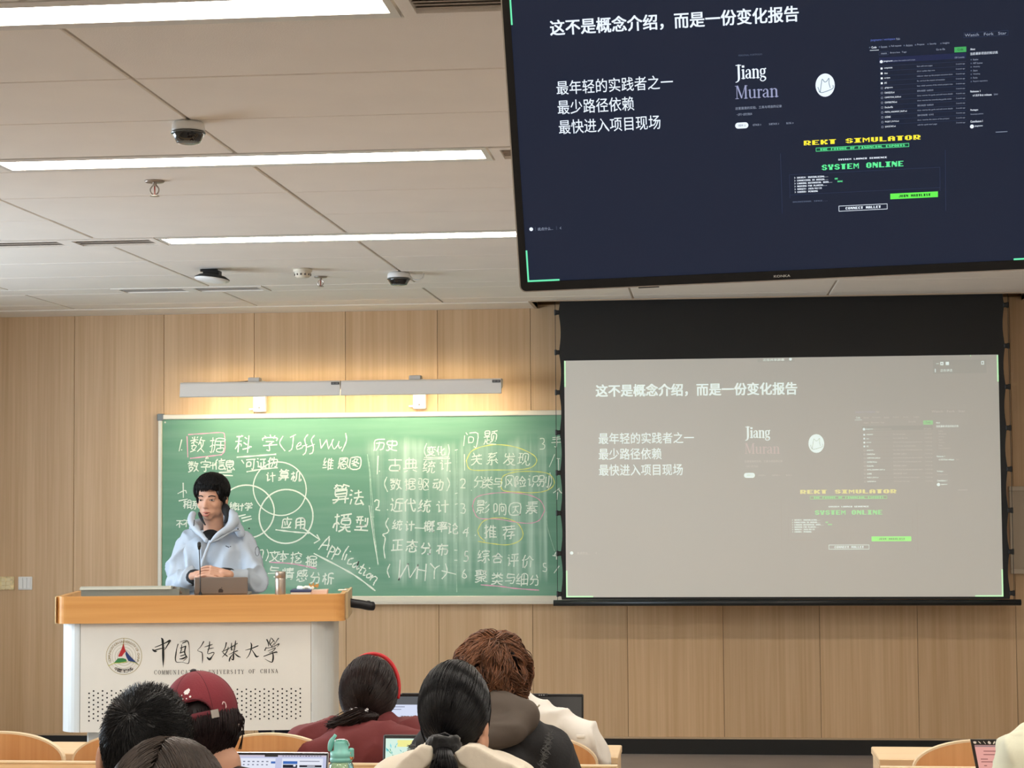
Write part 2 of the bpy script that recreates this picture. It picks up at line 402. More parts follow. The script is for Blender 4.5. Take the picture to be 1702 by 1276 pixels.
# other walls; the left one has a window that lets daylight in
WY0, WY1, WZ0, WZ1 = 6.6, 10.0, .95, 2.5
wl = MB()
wl.box((LX-.15, BY, 0), (LX, WY0, 3.1)).box((LX-.15, WY1, 0), (LX, WALL_Y+.15, 3.1)).box((LX-.15, WY0, 0), (LX, WY1, WZ0)).box((LX-.15, WY0, WZ1), (LX, WY1, 3.1))
tag(wl.obj('wall_left', m_wall), kind='structure')
tag(MB().box((RX, BY, 0), (RX+.15, WALL_Y+.15, 3.1)).obj('wall_right', m_wall), kind='structure')
tag(MB().box((LX-.15, BY-.15, 0), (RX+.15, BY, 3.1)).obj('wall_back', m_wall), kind='structure')
m_wframe = mat('window_frame', (225, 225, 222), rough=.4)
w = MB().box((LX-.1, WY0, WZ0), (LX-.04, WY0+.06, WZ1)).box((LX-.1, WY1-.06, WZ0), (LX-.04, WY1, WZ1)).box((LX-.1, WY0+.06, WZ0), (LX-.04, WY1-.06, WZ0+.06)).box((LX-.1, WY0+.06, WZ1-.06), (LX-.04, WY1-.06, WZ1)).box((LX-.1, (WY0+WY1)/2-.03, WZ0+.06), (LX-.04, (WY0+WY1)/2+.03, WZ1-.06)).obj('window_1', m_wframe)
tag(w, kind='structure')
gl = bpy.data.materials.new('window_glass'); gl.use_nodes = True; N = gl.node_tree.nodes; L = gl.node_tree.links
N.remove(N['Principled BSDF']); tr = N.new('ShaderNodeBsdfTransparent'); gs = N.new('ShaderNodeBsdfGlossy'); gs.inputs['Roughness'].default_value = .02
mx = N.new('ShaderNodeMixShader'); mx.inputs[0].default_value = .08; L.new(tr.outputs[0], mx.inputs[1]); L.new(gs.outputs[0], mx.inputs[2]); L.new(mx.outputs[0], N['Material Output'].inputs[0])
for a, b in ((WY0+.06, (WY0+WY1)/2-.03), ((WY0+WY1)/2+.03, WY1-.06)):
    MB().box((LX-.073, a, WZ0+.06), (LX-.067, b, WZ1-.06)).obj('pane', gl, w)
# ---- ceiling: tiles, strips between every third row
ce = MB().box((LX, BY, CEIL+.03), (RX, 11.68, CEIL+.12)).box((LX, 11.68, CEIL+.03), (-1.07, WALL_Y+.15, CEIL+.12)).box((2.05, 11.68, CEIL+.03), (RX, WALL_Y+.15, CEIL+.12)).box((-1.2, 11.6, 3.06), (2.2, WALL_Y+.15, 3.1)).obj('ceiling', m_gap)
tag(ce, kind='structure')
XC = [-1.611+1.179*i for i in range(-3, 6)]
XC = [LX]+[x for x in XC if LX+.2 < x < RX-.2]+[RX]
rows = []; strips = []; y = WALL_Y-.678; rows.append((y, y+.288))
n_ = 1; rows.append((y-.6, y)); y -= .6
strips.append((y-.2687, y)); y -= .2687
while y > BY:
    for _ in range(3):
        if y > BY+.1: rows.append((max(BY, y-.6), y)); y -= .6
    if y > BY+.2: strips.append((y-.2687, y)); y -= .2687
tm = {}
def tile(x0, x1, y0, y1, gx=.006, gy=.003, dz=0):
    key = (round(x1-x0, 3), round(y1-y0, 3))
    if key not in tm:
        a, b = key[0]/2-gx, key[1]/2-gy; tm[key] = MB().bbox((-a, -b, 0), (a, b, .02), .003).mesh('tile')
    o = link('tile', tm[key], m_tile, ce); o.location = ((x0+x1)/2, (y0+y1)/2, CEIL+dz+random.uniform(0, .0015)); return o
for (y0, y1) in rows:
    for a, b in zip(XC, XC[1:]): tile(a, b, y0, y1)
# T-bars seen in the gaps
tb = MB()
for x in XC[1:-1]: tb.box((x-.0055, BY, CEIL+.008), (x+.0055, WALL_Y-.39, CEIL+.029))
tb.obj('grid_bar', m_grid, ce)
# margin board along the front wall, open where the projection screen comes down
sx0, sx1 = -1.06, 1.97
MB().bbox((LX, 11.739, CEIL-.004), (sx0, WALL_Y, CEIL+.026), .003).obj('margin_board', m_tile, ce)
MB().bbox((sx1, 11.739, CEIL-.004), (RX, WALL_Y, CEIL+.026), .003).obj('margin_board', m_tile, ce)
MB().box((sx0, 11.665, CEIL-.006), (sx1, 11.69, 3.06)).box((sx0-.02, 11.69, CEIL-.006), (sx0+.0, WALL_Y, 3.06)).box((sx1, 11.69, CEIL-.006), (sx1+.02, WALL_Y, 3.06)).obj('screen_recess', mat('recess_board', (190, 172, 150), rough=.7), ce)
# ---- lamps and air slots in the strips
m_diff = mat('lamp_diffuser', (255, 255, 255), rough=.5, emis=(255, 255, 255), estr=1)
b_ = m_diff.node_tree.nodes['Principled BSDF']; b_.inputs['Emission Color'].default_value = (*LAMP, 1); b_.inputs['Emission Strength'].default_value = LAMP_W
m_lframe = mat('lamp_frame', (225, 222, 215), rough=.4)
m_slat = mat('vent_slat', (206, 196, 184), rough=.5); m_dark = mat('vent_dark', (104, 94, 86), rough=.9)
def lamp(x0, x1, s, label):
    y0, y1 = s; a, b = y0+.052, y1-.052
    t = thing('ceiling_light', label, 'light', ((x0+x1)/2, (y0+y1)/2, CEIL), 'linear ceiling lights')
    f = MB().box((x0-.02, y0+.004, CEIL-.001), (x1+.02, a, CEIL+.02)).box((x0-.02, b, CEIL-.001), (x1+.02, y1-.004, CEIL+.02)).box((x0-.02, a, CEIL-.001), (x0, b, CEIL+.02)).box((x1, a, CEIL-.001), (x1+.02, b, CEIL+.02))
    f.obj('frame', m_lframe, t)
    MB().box((x0+.001, a+.001, CEIL+.006), (x1-.001, b-.001, CEIL+.016)).obj('diffuser', m_diff, t)
def vent(x0, x1, s, label, n=6, cat='vent'):
    y0, y1 = s; t = thing('air_vent', label, cat, ((x0+x1)/2, (y0+y1)/2, CEIL), 'linear air vents')
    MB().box((x0, y0+.006, CEIL-.003), (x1, y0+.045, CEIL+.02)).box((x0, y1-.045, CEIL-.003), (x1, y1-.006, CEIL+.02)).box((x0, y0+.045, CEIL-.003), (x0+.035, y1-.045, CEIL+.02)).box((x1-.035, y0+.045, CEIL-.003), (x1, y1-.045, CEIL+.02)).obj('frame', m_tile, t)
    MB().box((x0+.035, y0+.045, CEIL+.02), (x1-.035, y1-.045, CEIL+.024)).obj('backing', m_dark, t)
    h = (y1-y0-.09)/n; r = Matrix.Rotation(.5, 3, 'X'); me = MB().box((-(x1-x0)/2+.036, -h*.36, -.0015), ((x1-x0)/2-.036, h*.36, .0015), rot=r).mesh('slat')
    for i in range(n): o = link('slat', me, m_slat, t); o.matrix_parent_inverse = Matrix(); o.location = (0, y0+.045+h*(i+.5)-(y0+y1)/2, .009)
def filler(x0, x1, s):
    if x1-x0 > .03: tile(x0, x1, s[0], s[1], gx=.002, gy=.003)
lx0, lx1 = -2.49, -.76
vx = {0: None}
for i, s in enumerate(strips):
    if i == 0:
        a, b = atz(195, 484, CEIL).x, atz(440, 478, CEIL).x
        filler(LX, a, s); vent(a, (a+b)/2, s, 'narrow grey air slot nearest the front wall, left half', 3); vent((a+b)/2, b, s, 'narrow grey air slot nearest the front wall, right half', 3); filler(b, RX, s)
    elif i == 1:
        a = atz(115, 404, CEIL).x
        vent(-4.7, a, s, 'grey air slot at far left, in line with the third ceiling light', 3); vent(a, lx0-.025, s, 'grey air slot touching the left end of the third ceiling light', 3)
        lamp(lx0, lx1, s, 'long thin ceiling light third from the viewer, farthest lit one'); filler(LX, -4.7, s)
        vent(lx1+.03, .2, s, 'slatted air vent behind the television, right of farthest light'); filler(.2, .36, s); lamp(.36, 2.09, s, 'ceiling light in the farthest row hidden by the television'); filler(2.11, RX, s)
    elif i == 2:
        filler(LX, lx0-.02, s); lamp(lx0, lx1, s, 'long ceiling light second from viewer, between the dome cameras')
        vent(lx1+.03, .2, s, 'small stretch of slatted vent at right end of second ceiling light'); filler(.2, .36, s); lamp(.36, 2.09, s, 'ceiling light in the middle row hidden by the television'); filler(2.11, RX, s)
    elif i == 3:
        filler(LX, lx0-.02, s); lamp(lx0, lx1, s, 'widest brightest ceiling light at the top edge, nearest the viewer')
        vent(lx1+.03, .2, s, 'slatted air vent beside the nearest ceiling light at top'); filler(.2, .36, s); lamp(.36, 2.09, s, 'ceiling light in the nearest visible row, above the television'); filler(2.11, RX, s)
    else:
        filler(LX, lx0-.02, s); lamp(lx0, lx1, s, 'ceiling light above the audience, row %s behind the viewer, left' % ('one', 'two', 'three', 'four')[i-4]); filler(lx1+.02, .34, s); lamp(.36, 2.09, s, 'ceiling light above the audience, row %s behind the viewer, right' % ('one', 'two', 'three', 'four')[i-4]); filler(2.11, RX, s)
# ---- ceiling devices
m_dome = mat('smoked_dome', (14, 16, 15), rough=.12, coat=.6); m_lens = mat('lens_ring', (120, 125, 125), rough=.25, metal=.6)
def dome(x, y, r, label):
    t = thing('dome_camera', label, 'camera', (x, y, CEIL), 'ceiling dome cameras')
    MB().lathe((x, y, CEIL-.03), [(r*.98, 0), (r, .004), (r*.96, .022), (r*.8, .03)], 28).obj('housing', m_white, t, True)
    MB().lathe((x, y, CEIL-.03), [(r*.7, -.036), (r*.93, -.012), (r*.97, -.001), (r*.9, 0)], 28).obj('dome', m_dome, t, True)
    MB().lathe((x, y, CEIL-.03), [(r*.45, -.040), (r*.7, -.0365), (r*.72, -.034), (r*.5, -.034)], 24).obj('window', m_lens, t, True)
    MB().tube([(x+r*math.cos(a), y+r*math.sin(a), CEIL-.036) for a in np.linspace(0, 2*math.pi, 28)], .0022, 6, False).obj('trim_ring', m_lens, t)
dome(-1.621, 5.87, .053, 'white and smoked-black dome camera between the two nearest ceiling lights')
dome(-1.624, 10.06, .062, 'small dome camera near the wall with white cable, left of television')
tag(MB().tube(curve([(-1.56, 10.06, CEIL-.02), (-1.54, 10.05, CEIL-.04), (-1.50, 10.06, CEIL-.035), (-1.49, 10.09, CEIL-.004)], 5), .004, 6).obj('cable', m_white), 'short white cable looping from far dome camera to ceiling', 'cable')
def sprinkler(x, y, k, label):
    t = thing('sprinkler', label, 'sprinkler', (x, y, CEIL), 'ceiling sprinklers'); m = mat('chrome', (170, 160, 150), rough=.3, metal=.9)
    MB().lathe((x, y, CEIL-.008*k), [(.012*k, 0), (.034*k, .002*k), (.038*k, .008*k)], 20).obj('escutcheon', m, t, True)
    b = MB().tube([(x, y, CEIL-.008*k), (x, y, CEIL-.02*k)], .008*k, 10)
    for sg in (-1, 1): b.tube(curve([(x+sg*.006*k, y, CEIL-.016*k), (x+sg*.016*k, y, CEIL-.03*k), (x+sg*.013*k, y, CEIL-.045*k), (x, y, CEIL-.054*k)], 4), .0028*k, 6)
    b.obj('frame_arms', m, t); MB().tube([(x, y, CEIL-.02*k), (x, y, CEIL-.052*k)], .003*k, 6).obj('bulb', mat('red_bulb', (150, 60, 40), rough=.2), t)
    MB().lathe((x, y, CEIL-.058*k), [(.018*k, 0), (.018*k, .003*k)], 16).obj('deflector', m, t)
sprinkler(-2.053, 6.966, 1.0, 'hanging sprinkler head with metal arms behind the second light')
sprinkler(-2.075, 10.188, .95, 'far sprinkler head beside the round smoke detector')
x, y = -2.095, 9.817
t = thing('smoke_detector', 'small round cream smoke detector near far sprinkler', 'detector', (x, y, CEIL))
MB().lathe((x, y, CEIL-.045), [(.034, 0), (.042, .01), (.044, .028), (.05, .03), (.05, .045)], 26).obj('housing', mat('cream_plastic', (232, 224, 205), rough=.5), t, True)
dd = MB()
for k in range(12): a = 2*math.pi*k/12; dd.box((x+.0405*math.cos(a)-.004, y+.0405*math.sin(a)-.004, CEIL-.036), (x+.0405*math.cos(a)+.004, y+.0405*math.sin(a)+.004, CEIL-.026))
dd.obj('smoke_slot', m_dark, t)
x, y = -2.562, 9.74
t = thing('access_point', 'round white disc on black bracket, hanging tilted from ceiling', 'access point', (x, y, CEIL))
mr = Matrix.Rotation(.10, 3, 'Y') @ Matrix.Rotation(-.06, 3, 'X')
MB().lathe((x, y, CEIL-.062), [(.05, -.006), (.088, .002), (.092, .008), (.06, .012)], 32, mr).obj('disc', m_white, t, True)
MB().lathe((x, y, CEIL-.062), [(.09, .008), (.093, .012), (.07, .026), (.03, .032)], 32, mr).obj('shell', m_black, t, True)
MB().box((x-.04, y-.03, CEIL-.034), (x+.045, y+.03, CEIL-.012)).box((x-.06, y-.01, CEIL-.014), (x+.03, y+.01, CEIL-.001)).obj('bracket', m_black, t)

# ================================================================ WALL FIXTURES
def wrect(x0, y0, x1, y1, Y=WALL_Y):
    a, b = at(x0, y0, Y), at(x1, y1, Y); return a.x, b.z, b.x, a.z
x0, z0, x1, z1 = wrect(-8, 958, 24, 980)
t = thing('wall_plate', 'cream patterned square plate on wall, left of white switch', 'wall plate', ((x0+x1)/2, WALL_Y, (z0+z1)/2))
MB().bbox((x0, WALL_Y-.012, z0), (x1, WALL_Y, z1), .003).obj('plate', mat('cream_plate', (236, 216, 165), rough=.5, var=.25, vscale=45), t)
for i in range(3):
    for j in range(3): MB().bbox((x0+.012+i*.034, WALL_Y-.015, z0+.008+j*.024), (x0+.04+i*.034, WALL_Y-.012, z0+.028+j*.024), .001).obj('relief', mat('cream_relief', (240, 226, 184), rough=.5), t)
x0, z0, x1, z1 = wrect(31, 958, 54, 980)
t = thing('light_switch', 'white three-rocker light switch on wood wall', 'switch', ((x0+x1)/2, WALL_Y, (z0+z1)/2))
MB().bbox((x0, WALL_Y-.010, z0), (x1, WALL_Y, z1), .003).obj('plate', m_white, t)
for i in range(3): w_ = (x1-x0-.016)/3; MB().bbox((x0+.008+i*w_+.001, WALL_Y-.015, z0+.008), (x0+.008+(i+1)*w_-.001, WALL_Y-.0095, z1-.008), .002).obj('rocker', m_white, t)

# ---- chalkboard
BX0, BX1 = -3.536, .46
bz0, bz1 = .941, 2.165
cb = thing('chalkboard', 'wide green chalkboard covered in white handwriting behind the speaker', 'chalkboard', (BX0, WALL_Y, bz0))
mg = bpy.data.materials.new('chalkboard_green'); mg.use_nodes = True; N = mg.node_tree.nodes; L = mg.node_tree.links; b = N['Principled BSDF']; b.inputs['Roughness'].default_value = .75
tc = N.new('ShaderNodeTexCoord'); sep = N.new('ShaderNodeSeparateXYZ'); L.new(tc.outputs['Object'], sep.inputs[0])
def nz(scale, sc, det=6, off=(0, 0, 0)):
    mp = N.new('ShaderNodeMapping'); mp.inputs['Scale'].default_value = sc; mp.inputs['Location'].default_value = off; L.new(tc.outputs['Object'], mp.inputs[0])
    n = N.new('ShaderNodeTexNoise'); n.inputs['Scale'].default_value = scale; n.inputs['Detail'].default_value = det; L.new(mp.outputs[0], n.inputs['Vector']); return n.outputs['Fac']
def mrange(v, a, b, c, d, sm=True):
    m = N.new('ShaderNodeMapRange'); m.interpolation_type = 'SMOOTHSTEP' if sm else 'LINEAR'
    for i, q in enumerate((a, b, c, d)): m.inputs[i+1].default_value = q
    L.new(v, m.inputs[0]); return m.outputs[0]
def mth(op, a, b_):
    m = N.new('ShaderNodeMath'); m.operation = op
    for i, q in enumerate((a, b_)):
        if isinstance(q, (int, float)): m.inputs[i].default_value = q
        else: L.new(q, m.inputs[i])
    return m.outputs[0]
# wiped chalk: upright streaks over the written columns on the right, level wipes elsewhere
wx = mth('ADD', sep.outputs['X'], mth('MULTIPLY', mth('SUBTRACT', sep.outputs['Z'], 1.5), .18))
band = mth('MULTIPLY', mrange(wx, -2.12, -2.02, 0, 1), mrange(sep.outputs['X'], -1.02, -1.0, 1, 0))
zz = mth('ADD', sep.outputs['Z'], mth('MULTIPLY', nz(3, (1, 1, 1), 2), .22))
band = mth('MULTIPLY', band, mth('MULTIPLY', mrange(zz, 2.12, 2.02, 0, 1), mrange(zz, 1.12, 1.22, 0, 1)))
streak = mth('MULTIPLY', mrange(nz(1, (22, 1, .8), 7), .38, .72, 0, 1), band)
broad = mth('MULTIPLY', mrange(nz(1, (7, 1, 1.3), 4, (3, 0, 1)), .35, .65, .15, .75), band)
b2 = mth('MULTIPLY', mth('MULTIPLY', mrange(sep.outputs['X'], -2.86, -2.78, 0, 1), mrange(sep.outputs['X'], -2.3, -2.2, 1, 0)), mth('MULTIPLY', mrange(zz, 1.15, 1.2, 0, 1), mrange(zz, 1.3, 1.36, 1, 0)))
wipe = mth('MULTIPLY', mrange(nz(1, (1.2, 1, 16), 5), .4, .75, 0, .25), 1.0)
tot = mth('MINIMUM', mth('ADD', mth('ADD', mth('MULTIPLY', streak, .62), mth('MULTIPLY', broad, .46)), mth('ADD', mth('MULTIPLY', b2, .28), mth('MULTIPLY', wipe, .5))), 1.0)
mxc = N.new('ShaderNodeMix'); mxc.data_type = 'RGBA'; mxc.inputs[6].default_value = (*lin((110, 160, 134)), 1); mxc.inputs[7].default_value = (*lin((196, 226, 206)), 1)
L.new(tot, mxc.inputs[0]); L.new(mxc.outputs[2], b.inputs['Base Color'])
BF = WALL_Y-.022          # writing face
MB().box((BX0+.02, BF, bz0+.03), (BX1-.02, WALL_Y, bz1-.02)).obj('board_surface', mg, cb)
fr = .026
for nm, a, b_ in (('frame_rail', (BX0, WALL_Y-.034, bz1-.032), (BX1, WALL_Y, bz1)), ('frame_rail', (BX0, WALL_Y-.034, bz0+.012), (BX1, WALL_Y, bz0+.05)), ('frame_rail', (BX0, WALL_Y-.034, bz0+.05), (BX0+fr, WALL_Y, bz1-.032)), ('frame_rail', (BX1-fr, WALL_Y-.034, bz0+.05), (BX1, WALL_Y, bz1-.032))):
    MB().bbox(a, b_, .004).obj(nm, m_alu, cb)
MB().bbox((BX0, WALL_Y-.085, bz0), (BX1, WALL_Y-.034, bz0+.012), .003).box((BX0, WALL_Y-.085, bz0+.012), (BX1, WALL_Y-.081, bz0+.024)).obj('chalk_tray', m_alu, cb)
for z_ in (bz1-.04, bz0-.004): MB().bbox((BX0-.006, WALL_Y-.037, z_), (BX0+.036, WALL_Y, z_+.046), .004).obj('corner_cap', mat('grey_corner', (120, 128, 132), rough=.5), cb)
MB().lathe((BX0+.045, BF, bz1-.05), [(.004, 0), (.006, .002)], 12, Matrix.Rotation(math.pi/2, 3, 'X')).obj('screw', m_alu, cb)
# writing, placed in board coordinates taken from the photograph
MPX = 1/261.7                                   # metres on the board per pixel
ck_w = mat('white_chalk', (236, 246, 232), rough=.95, var=.08, vscale=120)
ck_p = mat('pink_chalk', (238, 176, 200), rough=.95, var=.08, vscale=120)
ck_y = mat('yellow_chalk', (236, 236, 130), rough=.95, var=.08, vscale=120)
ck_f = mat('rubbed_chalk', (176, 208, 186), rough=.95, var=.2, vscale=60)
rng = random.Random(3)
board = Flat((0, BF, 0), (1, 0, 0), (0, 0, -1), (0, -1, 0), .0005)
def bp(x, y): p = at(x, y, BF); return (p.x, -p.z)
def zf(ox, oy, s): return lambda x, y: (ox+x/s, oy+y/s)
Z1, Z2, Z3 = zf(265, 680, 7.088), zf(420, 700, 7.736), zf(400, 840, 7.092)
Z4, Z5, Z6, Z7, Z8 = zf(610, 700, 7.976), zf(610, 840, 8.506), zf(750, 700, 7.974), zf(750, 840, 8.505), zf(265, 780, 9.726)
CW = 1.3                                        # chalk thickness
def stroke(Z, P, w=1.5, m=None, sm=True, closed=False):
    w *= CW if m is None else 1.15
    Q = [bp(*Z(*p)) for p in P]; Q = curve(Q, 5, closed) if sm and len(Q) > 2 else Q
    n = len(Q); W = [w*MPX*(.85+.25*math.sin(i*1.7+len(P))) for i in range(n)]
    board.line(m or ck_w, Q, W, closed=closed)
def chars(Z, items, s, w=1.4, m=None):
    """items: (character, x, y[, size]) in the crop's coordinates"""
    for it in items:
        ch, x, y = it[:3]; sz = (it[3] if len(it) > 3 else s)
        cx, cy = Z(x, y); k = Z(sz, 0)[0]-Z(0, 0)[0]
        for L_ in hand(ch, rng, 2.6):
            Q = [bp(cx+px*k*1.0, cy+py*k*1.05) for px, py in [(a_*1.06, b_*1.06) for a_, b_ in L_]]
            board.line(m or ck_w, Q, w*MPX*CW*rng.uniform(.85, 1.15))
def phrase(name='chalk_phrase'):
    global board
    board.flush(cb, name); board.L = {}
def dot(Z, x, y, r=1.1): cx, cy = bp(*Z(x, y)); board.disc(ck_w, cx, cy, r*MPX, n=10)
stroke(Z1, [(262, 360), (232, 492)]); dot(Z1, 262, 478)
chars(Z1, [('数', 450, 412), ('据', 680, 420)], 200, 1.3); phrase()
stroke(Z1, [(325, 320), (335, 565)], 1.5, ck_p); stroke(Z1, [(342, 298), (540, 285), (740, 275), (768, 320), (772, 400), (768, 490), (730, 535)], 1.6, ck_p); stroke(Z1, [(365, 578), (560, 556), (730, 535)], 1.9, ck_p); phrase('chalk_box')
chars(Z1, [('科', 990, 412), ('学', 1300, 395, 200)], 220, 1.6); stroke(Z1, [(915, 564), (1140, 548), (1370, 530)], 2.1)
stroke(Z1, [(1455, 318), (1418, 400), (1478, 488)], 1.6)
# (Jeff Wu)
stroke(Z2, [(485, 205), (555, 170)], 1.4); stroke(Z2, [(525, 185), (515, 300), (500, 360), (465, 385)], 1.6)
stroke(Z2, [(560, 330), (620, 300), (610, 270), (570, 310), (575, 360), (645, 335)], 1.5)
stroke(Z2, [(710, 170), (670, 230), (690, 330), (680, 400), (650, 430)], 1.7); stroke(Z2, [(640, 320), (700, 300)], 1.4)
stroke(Z2, [(795, 180), (755, 240), (780, 330), (770, 400), (735, 418)], 1.7); stroke(Z2, [(705, 330), (795, 295)], 1.4)
stroke(Z2, [(865, 230), (880, 345), (950, 240), (975, 355), (1040, 230)], 1.6, sm=False); stroke(Z2, [(1030, 235), (1020, 300), (1050, 355), (1095, 300), (1110, 260)], 1.5); stroke(Z2, [(1100, 290), (1115, 345), (1140, 330)], 1.5)
stroke(Z2, [(1195, 155), (1205, 250), (1150, 380)], 1.7); phrase()
chars(Z1, [('数', 400, 672), ('字', 545, 665), ('十', 632, 668, 90), ('信', 712, 650), ('息', 830, 660)], 138, 1.5)
stroke(Z1, [(705, 745), (850, 738)], 1.9); stroke(Z1, [(755, 777), (862, 782)], 2.0); stroke(Z1, [(565, 556), (545, 580), (575, 575), (560, 556)], 1.3); phrase()
stroke(Z1, [(970, 600), (995, 638)], 1.6); chars(Z1, [('可', 1070, 645), ('证', 1200, 635), ('伪', 1335, 620)], 128, 1.6); stroke(Z1, [(1030, 736), (1210, 705), (1388, 688)], 2.0); phrase()
chars(Z2, [('计', 235, 712, 140), ('算', 402, 690, 150), ('机', 556, 708, 140)], 140, 1.5); phrase()
def ellipse(cx, cy, rx, ry, w, m=None, a0=0, a1=2*math.pi, wob=.02):
    Q = []
    for a in np.linspace(a0, a1, 48): k = 1+wob*math.sin(a*2+cx); Q.append(bp(cx+rx*k*math.cos(a), cy+ry*k*math.sin(a)))
    board.line(m or ck_w, Q, w*MPX*1.2)
ellipse(465, 812, 44, 44.5, 1.7); phrase('chalk_circle'); ellipse(410, 850, 45, 45, 2.0); phrase('chalk_circle'); ellipse(475.5, 858, 45.5, 44, 2.1); phrase('chalk_circle')
chars(Z3, [('应', 540, 205), ('用', 705, 210)], 140, 1.7); stroke(Z3, [(415, 285), (600, 308), (800, 325)], 2.0); stroke(Z3, [(740, 268), (930, 400)], 2.0); stroke(Z3, [(868, 442), (935, 402), (900, 345)], 1.9, sm=False); phrase()
chars(Z1, [('统', 868, 1140), ('计', 955, 1150), ('学', 1050, 1145)], 100, 1.5)
for a, b_ in (((402, 861), (417, 857.5)), ((404, 866), (418, 862)), ((396, 858), (408, 855))): stroke(lambda x, y: (x, y), [a, b_], 2.0)
phrase()
stroke(Z1, [(218, 992), (300, 955), (318, 985)], 1.5); stroke(Z1, [(280, 870), (282, 1040)], 1.6); stroke(Z1, [(232, 1078), (330, 1058)], 1.7); chars(Z1, [('相', 330, 1118), ('系', 425, 1125)], 110, 1.5); phrase()
chars(Z8, [('不', 330, 880), ('不', 440, 872)], 135, 1.5); phrase()
chars(Z2, [('维', 970, 545), ('恩', 1165, 535), ('图', 1318, 530)], 165, 1.5); phrase()
chars(Z2, [('算', 1140, 930, 250), ('法', 1330, 975, 220)], 240, 1.9); phrase()
chars(Z3, [('模', 1200, 200, 235), ('型', 1430, 215, 185)], 220, 1.9); phrase()
# Application, written down the slope
A_ = [[(920, 515), (985, 430), (1045, 365)], [(1045, 365), (1040, 440), (1020, 520)], [(965, 465), (1045, 470)],
      [(1080, 470), (1050, 530), (1020, 605)], [(1078, 480), (1110, 505), (1095, 545), (1055, 540)],
      [(1145, 490), (1110, 560), (1075, 630)], [(1140, 500), (1175, 530), (1150, 575), (1110, 570)],
      [(1272, 480), (1220, 560), (1195, 635)], [(1250, 575), (1225, 640)], [(1330, 620), (1280, 635), (1262, 685), (1310, 690)],
      [(1385, 665), (1330, 690), (1325, 730), (1375, 700), (1388, 665), (1368, 745), (1395, 740)], [(1455, 690), (1420, 750), (1395, 790), (1425, 800)], [(1415, 720), (1470, 745)],
      [(1475, 760), (1445, 815), (1465, 820)], [(1530, 800), (1490, 815), (1490, 850), (1530, 840), (1535, 805)], [(1555, 820), (1525, 880)], [(1540, 850), (1585, 835), (1608, 860), (1580, 900), (1565, 935)]]
for p in A_: stroke(Z3, p, 1.9)
dot(Z3, 1293, 540, 1.3); dot(Z3, 1520, 738, 1.3); phrase()
stroke(Z3, [(865, 565), (1230, 755), (1400, 860), (1585, 1002)], 2.3); phrase('chalk_underline')
stroke(Z3, [(232, 525), (268, 530), (255, 615)], 1.6); stroke(Z3, [(312, 518), (328, 580), (300, 650)], 1.5)
chars(Z3, [('文', 400, 598), ('本', 500, 598), ('挖', 655, 612), ('掘', 832, 655)], 145, 1.5); phrase()
stroke(Z3, [(340, 668), (560, 680), (720, 705), (892, 742)], 1.9, ck_p); phrase('chalk_underline')
chars(Z3, [('与', 390, 775), ('情', 560, 800), ('感', 722, 820), ('分', 880, 850), ('析', 1030, 865)], 150, 1.6); phrase()
chars(Z4, [('历', 160, 308), ('史', 330, 318)], 165, 1.5); phrase()
stroke(Z4, [(148, 462), (135, 700)], 1.5); dot(Z4, 165, 660)
chars(Z4, [('古', 372, 575, 200), ('典', 580, 580, 215), ('统', 820, 600), ('计', 1035, 580, 170)], 185, 1.5); dot(Z4, 1100, 660); phrase()
stroke(Z4, [(790, 295), (760, 390), (792, 482)], 1.4); chars(Z4, [('变', 850, 390), ('化', 980, 390)], 135, 1.4); stroke(Z4, [(1078, 310), (1092, 400), (1065, 490)], 1.4)
stroke(Z4, [(760, 480), (920, 478), (1085, 470)], 1.3); stroke(Z4, [(752, 505), (920, 498), (1095, 492)], 1.5); phrase()
stroke(Z4, [(262, 740), (232, 830), (272, 930)], 1.5); chars(Z4, [('数', 380, 830), ('据', 570, 832), ('驱', 750, 830), ('动', 940, 835)], 160, 1.5); stroke(Z4, [(1065, 750), (1095, 830), (1060, 920)], 1.5); phrase()
chars(Z4, [('2', 195, 1105, 210)], 200, 1.5); dot(Z4, 272, 1172); chars(Z4, [('近', 390, 1110), ('代', 560, 1110), ('统', 760, 1120), ('计', 1000, 1130)], 185, 1.7); phrase()
stroke(Z5, [(300, 180), (265, 260), (305, 345), (285, 385), (222, 412), (258, 460), (238, 600), (255, 745)], 1.7); phrase('chalk_bracket')
chars(Z5, [('统', 430, 270), ('计', 600, 290)], 155, 1.5); stroke(Z5, [(680, 315), (810, 322)], 1.6); chars(Z5, [('概', 880, 290), ('率', 1060, 300), ('论', 1215, 320)], 165, 1.6); phrase()
chars(Z5, [('正', 430, 560), ('态', 635, 570), ('分', 840, 605), ('布', 1062, 620)], 185, 1.7); phrase()
stroke(Z5, [(322, 830), (288, 920), (315, 1012)], 1.7)
stroke(Z5, [(468, 768), (450, 1050), (580, 820), (602, 1030), (722, 838), (702, 1030)], 1.8, sm=False); stroke(Z5, [(730, 905), (840, 925)], 1.6); stroke(Z5, [(838, 828), (820, 1062)], 1.7)
stroke(Z5, [(898, 820), (962, 892)], 1.7); stroke(Z5, [(1022, 850), (960, 900), (950, 1030)], 1.7); stroke(Z5, [(1110, 822), (1132, 940), (1062, 1032)], 1.7); stroke(Z5, [(1060, 922), (1265, 972)], 1.5); phrase()
stroke(Z4, [(1188, 372), (1195, 800), (1185, 1060), (1195, 1276)], 1.0, ck_f); stroke(Z5, [(1265, 150), (1262, 700), (1270, 1220)], 1.1, ck_f)
for y_ in (375, 950, 1092): stroke(Z4, [(1170, y_+8), (1200, y_)], 1.2)
for y_ in (630, 772): stroke(Z5, [(1240, y_), (1275, y_+2)], 1.3)
phrase('chalk_divider')
for P in ([(5, 440), (35, 700), (60, 1276)], [(30, 540), (60, 900), (90, 1276)]): stroke(Z4, P, 1.3, ck_f)
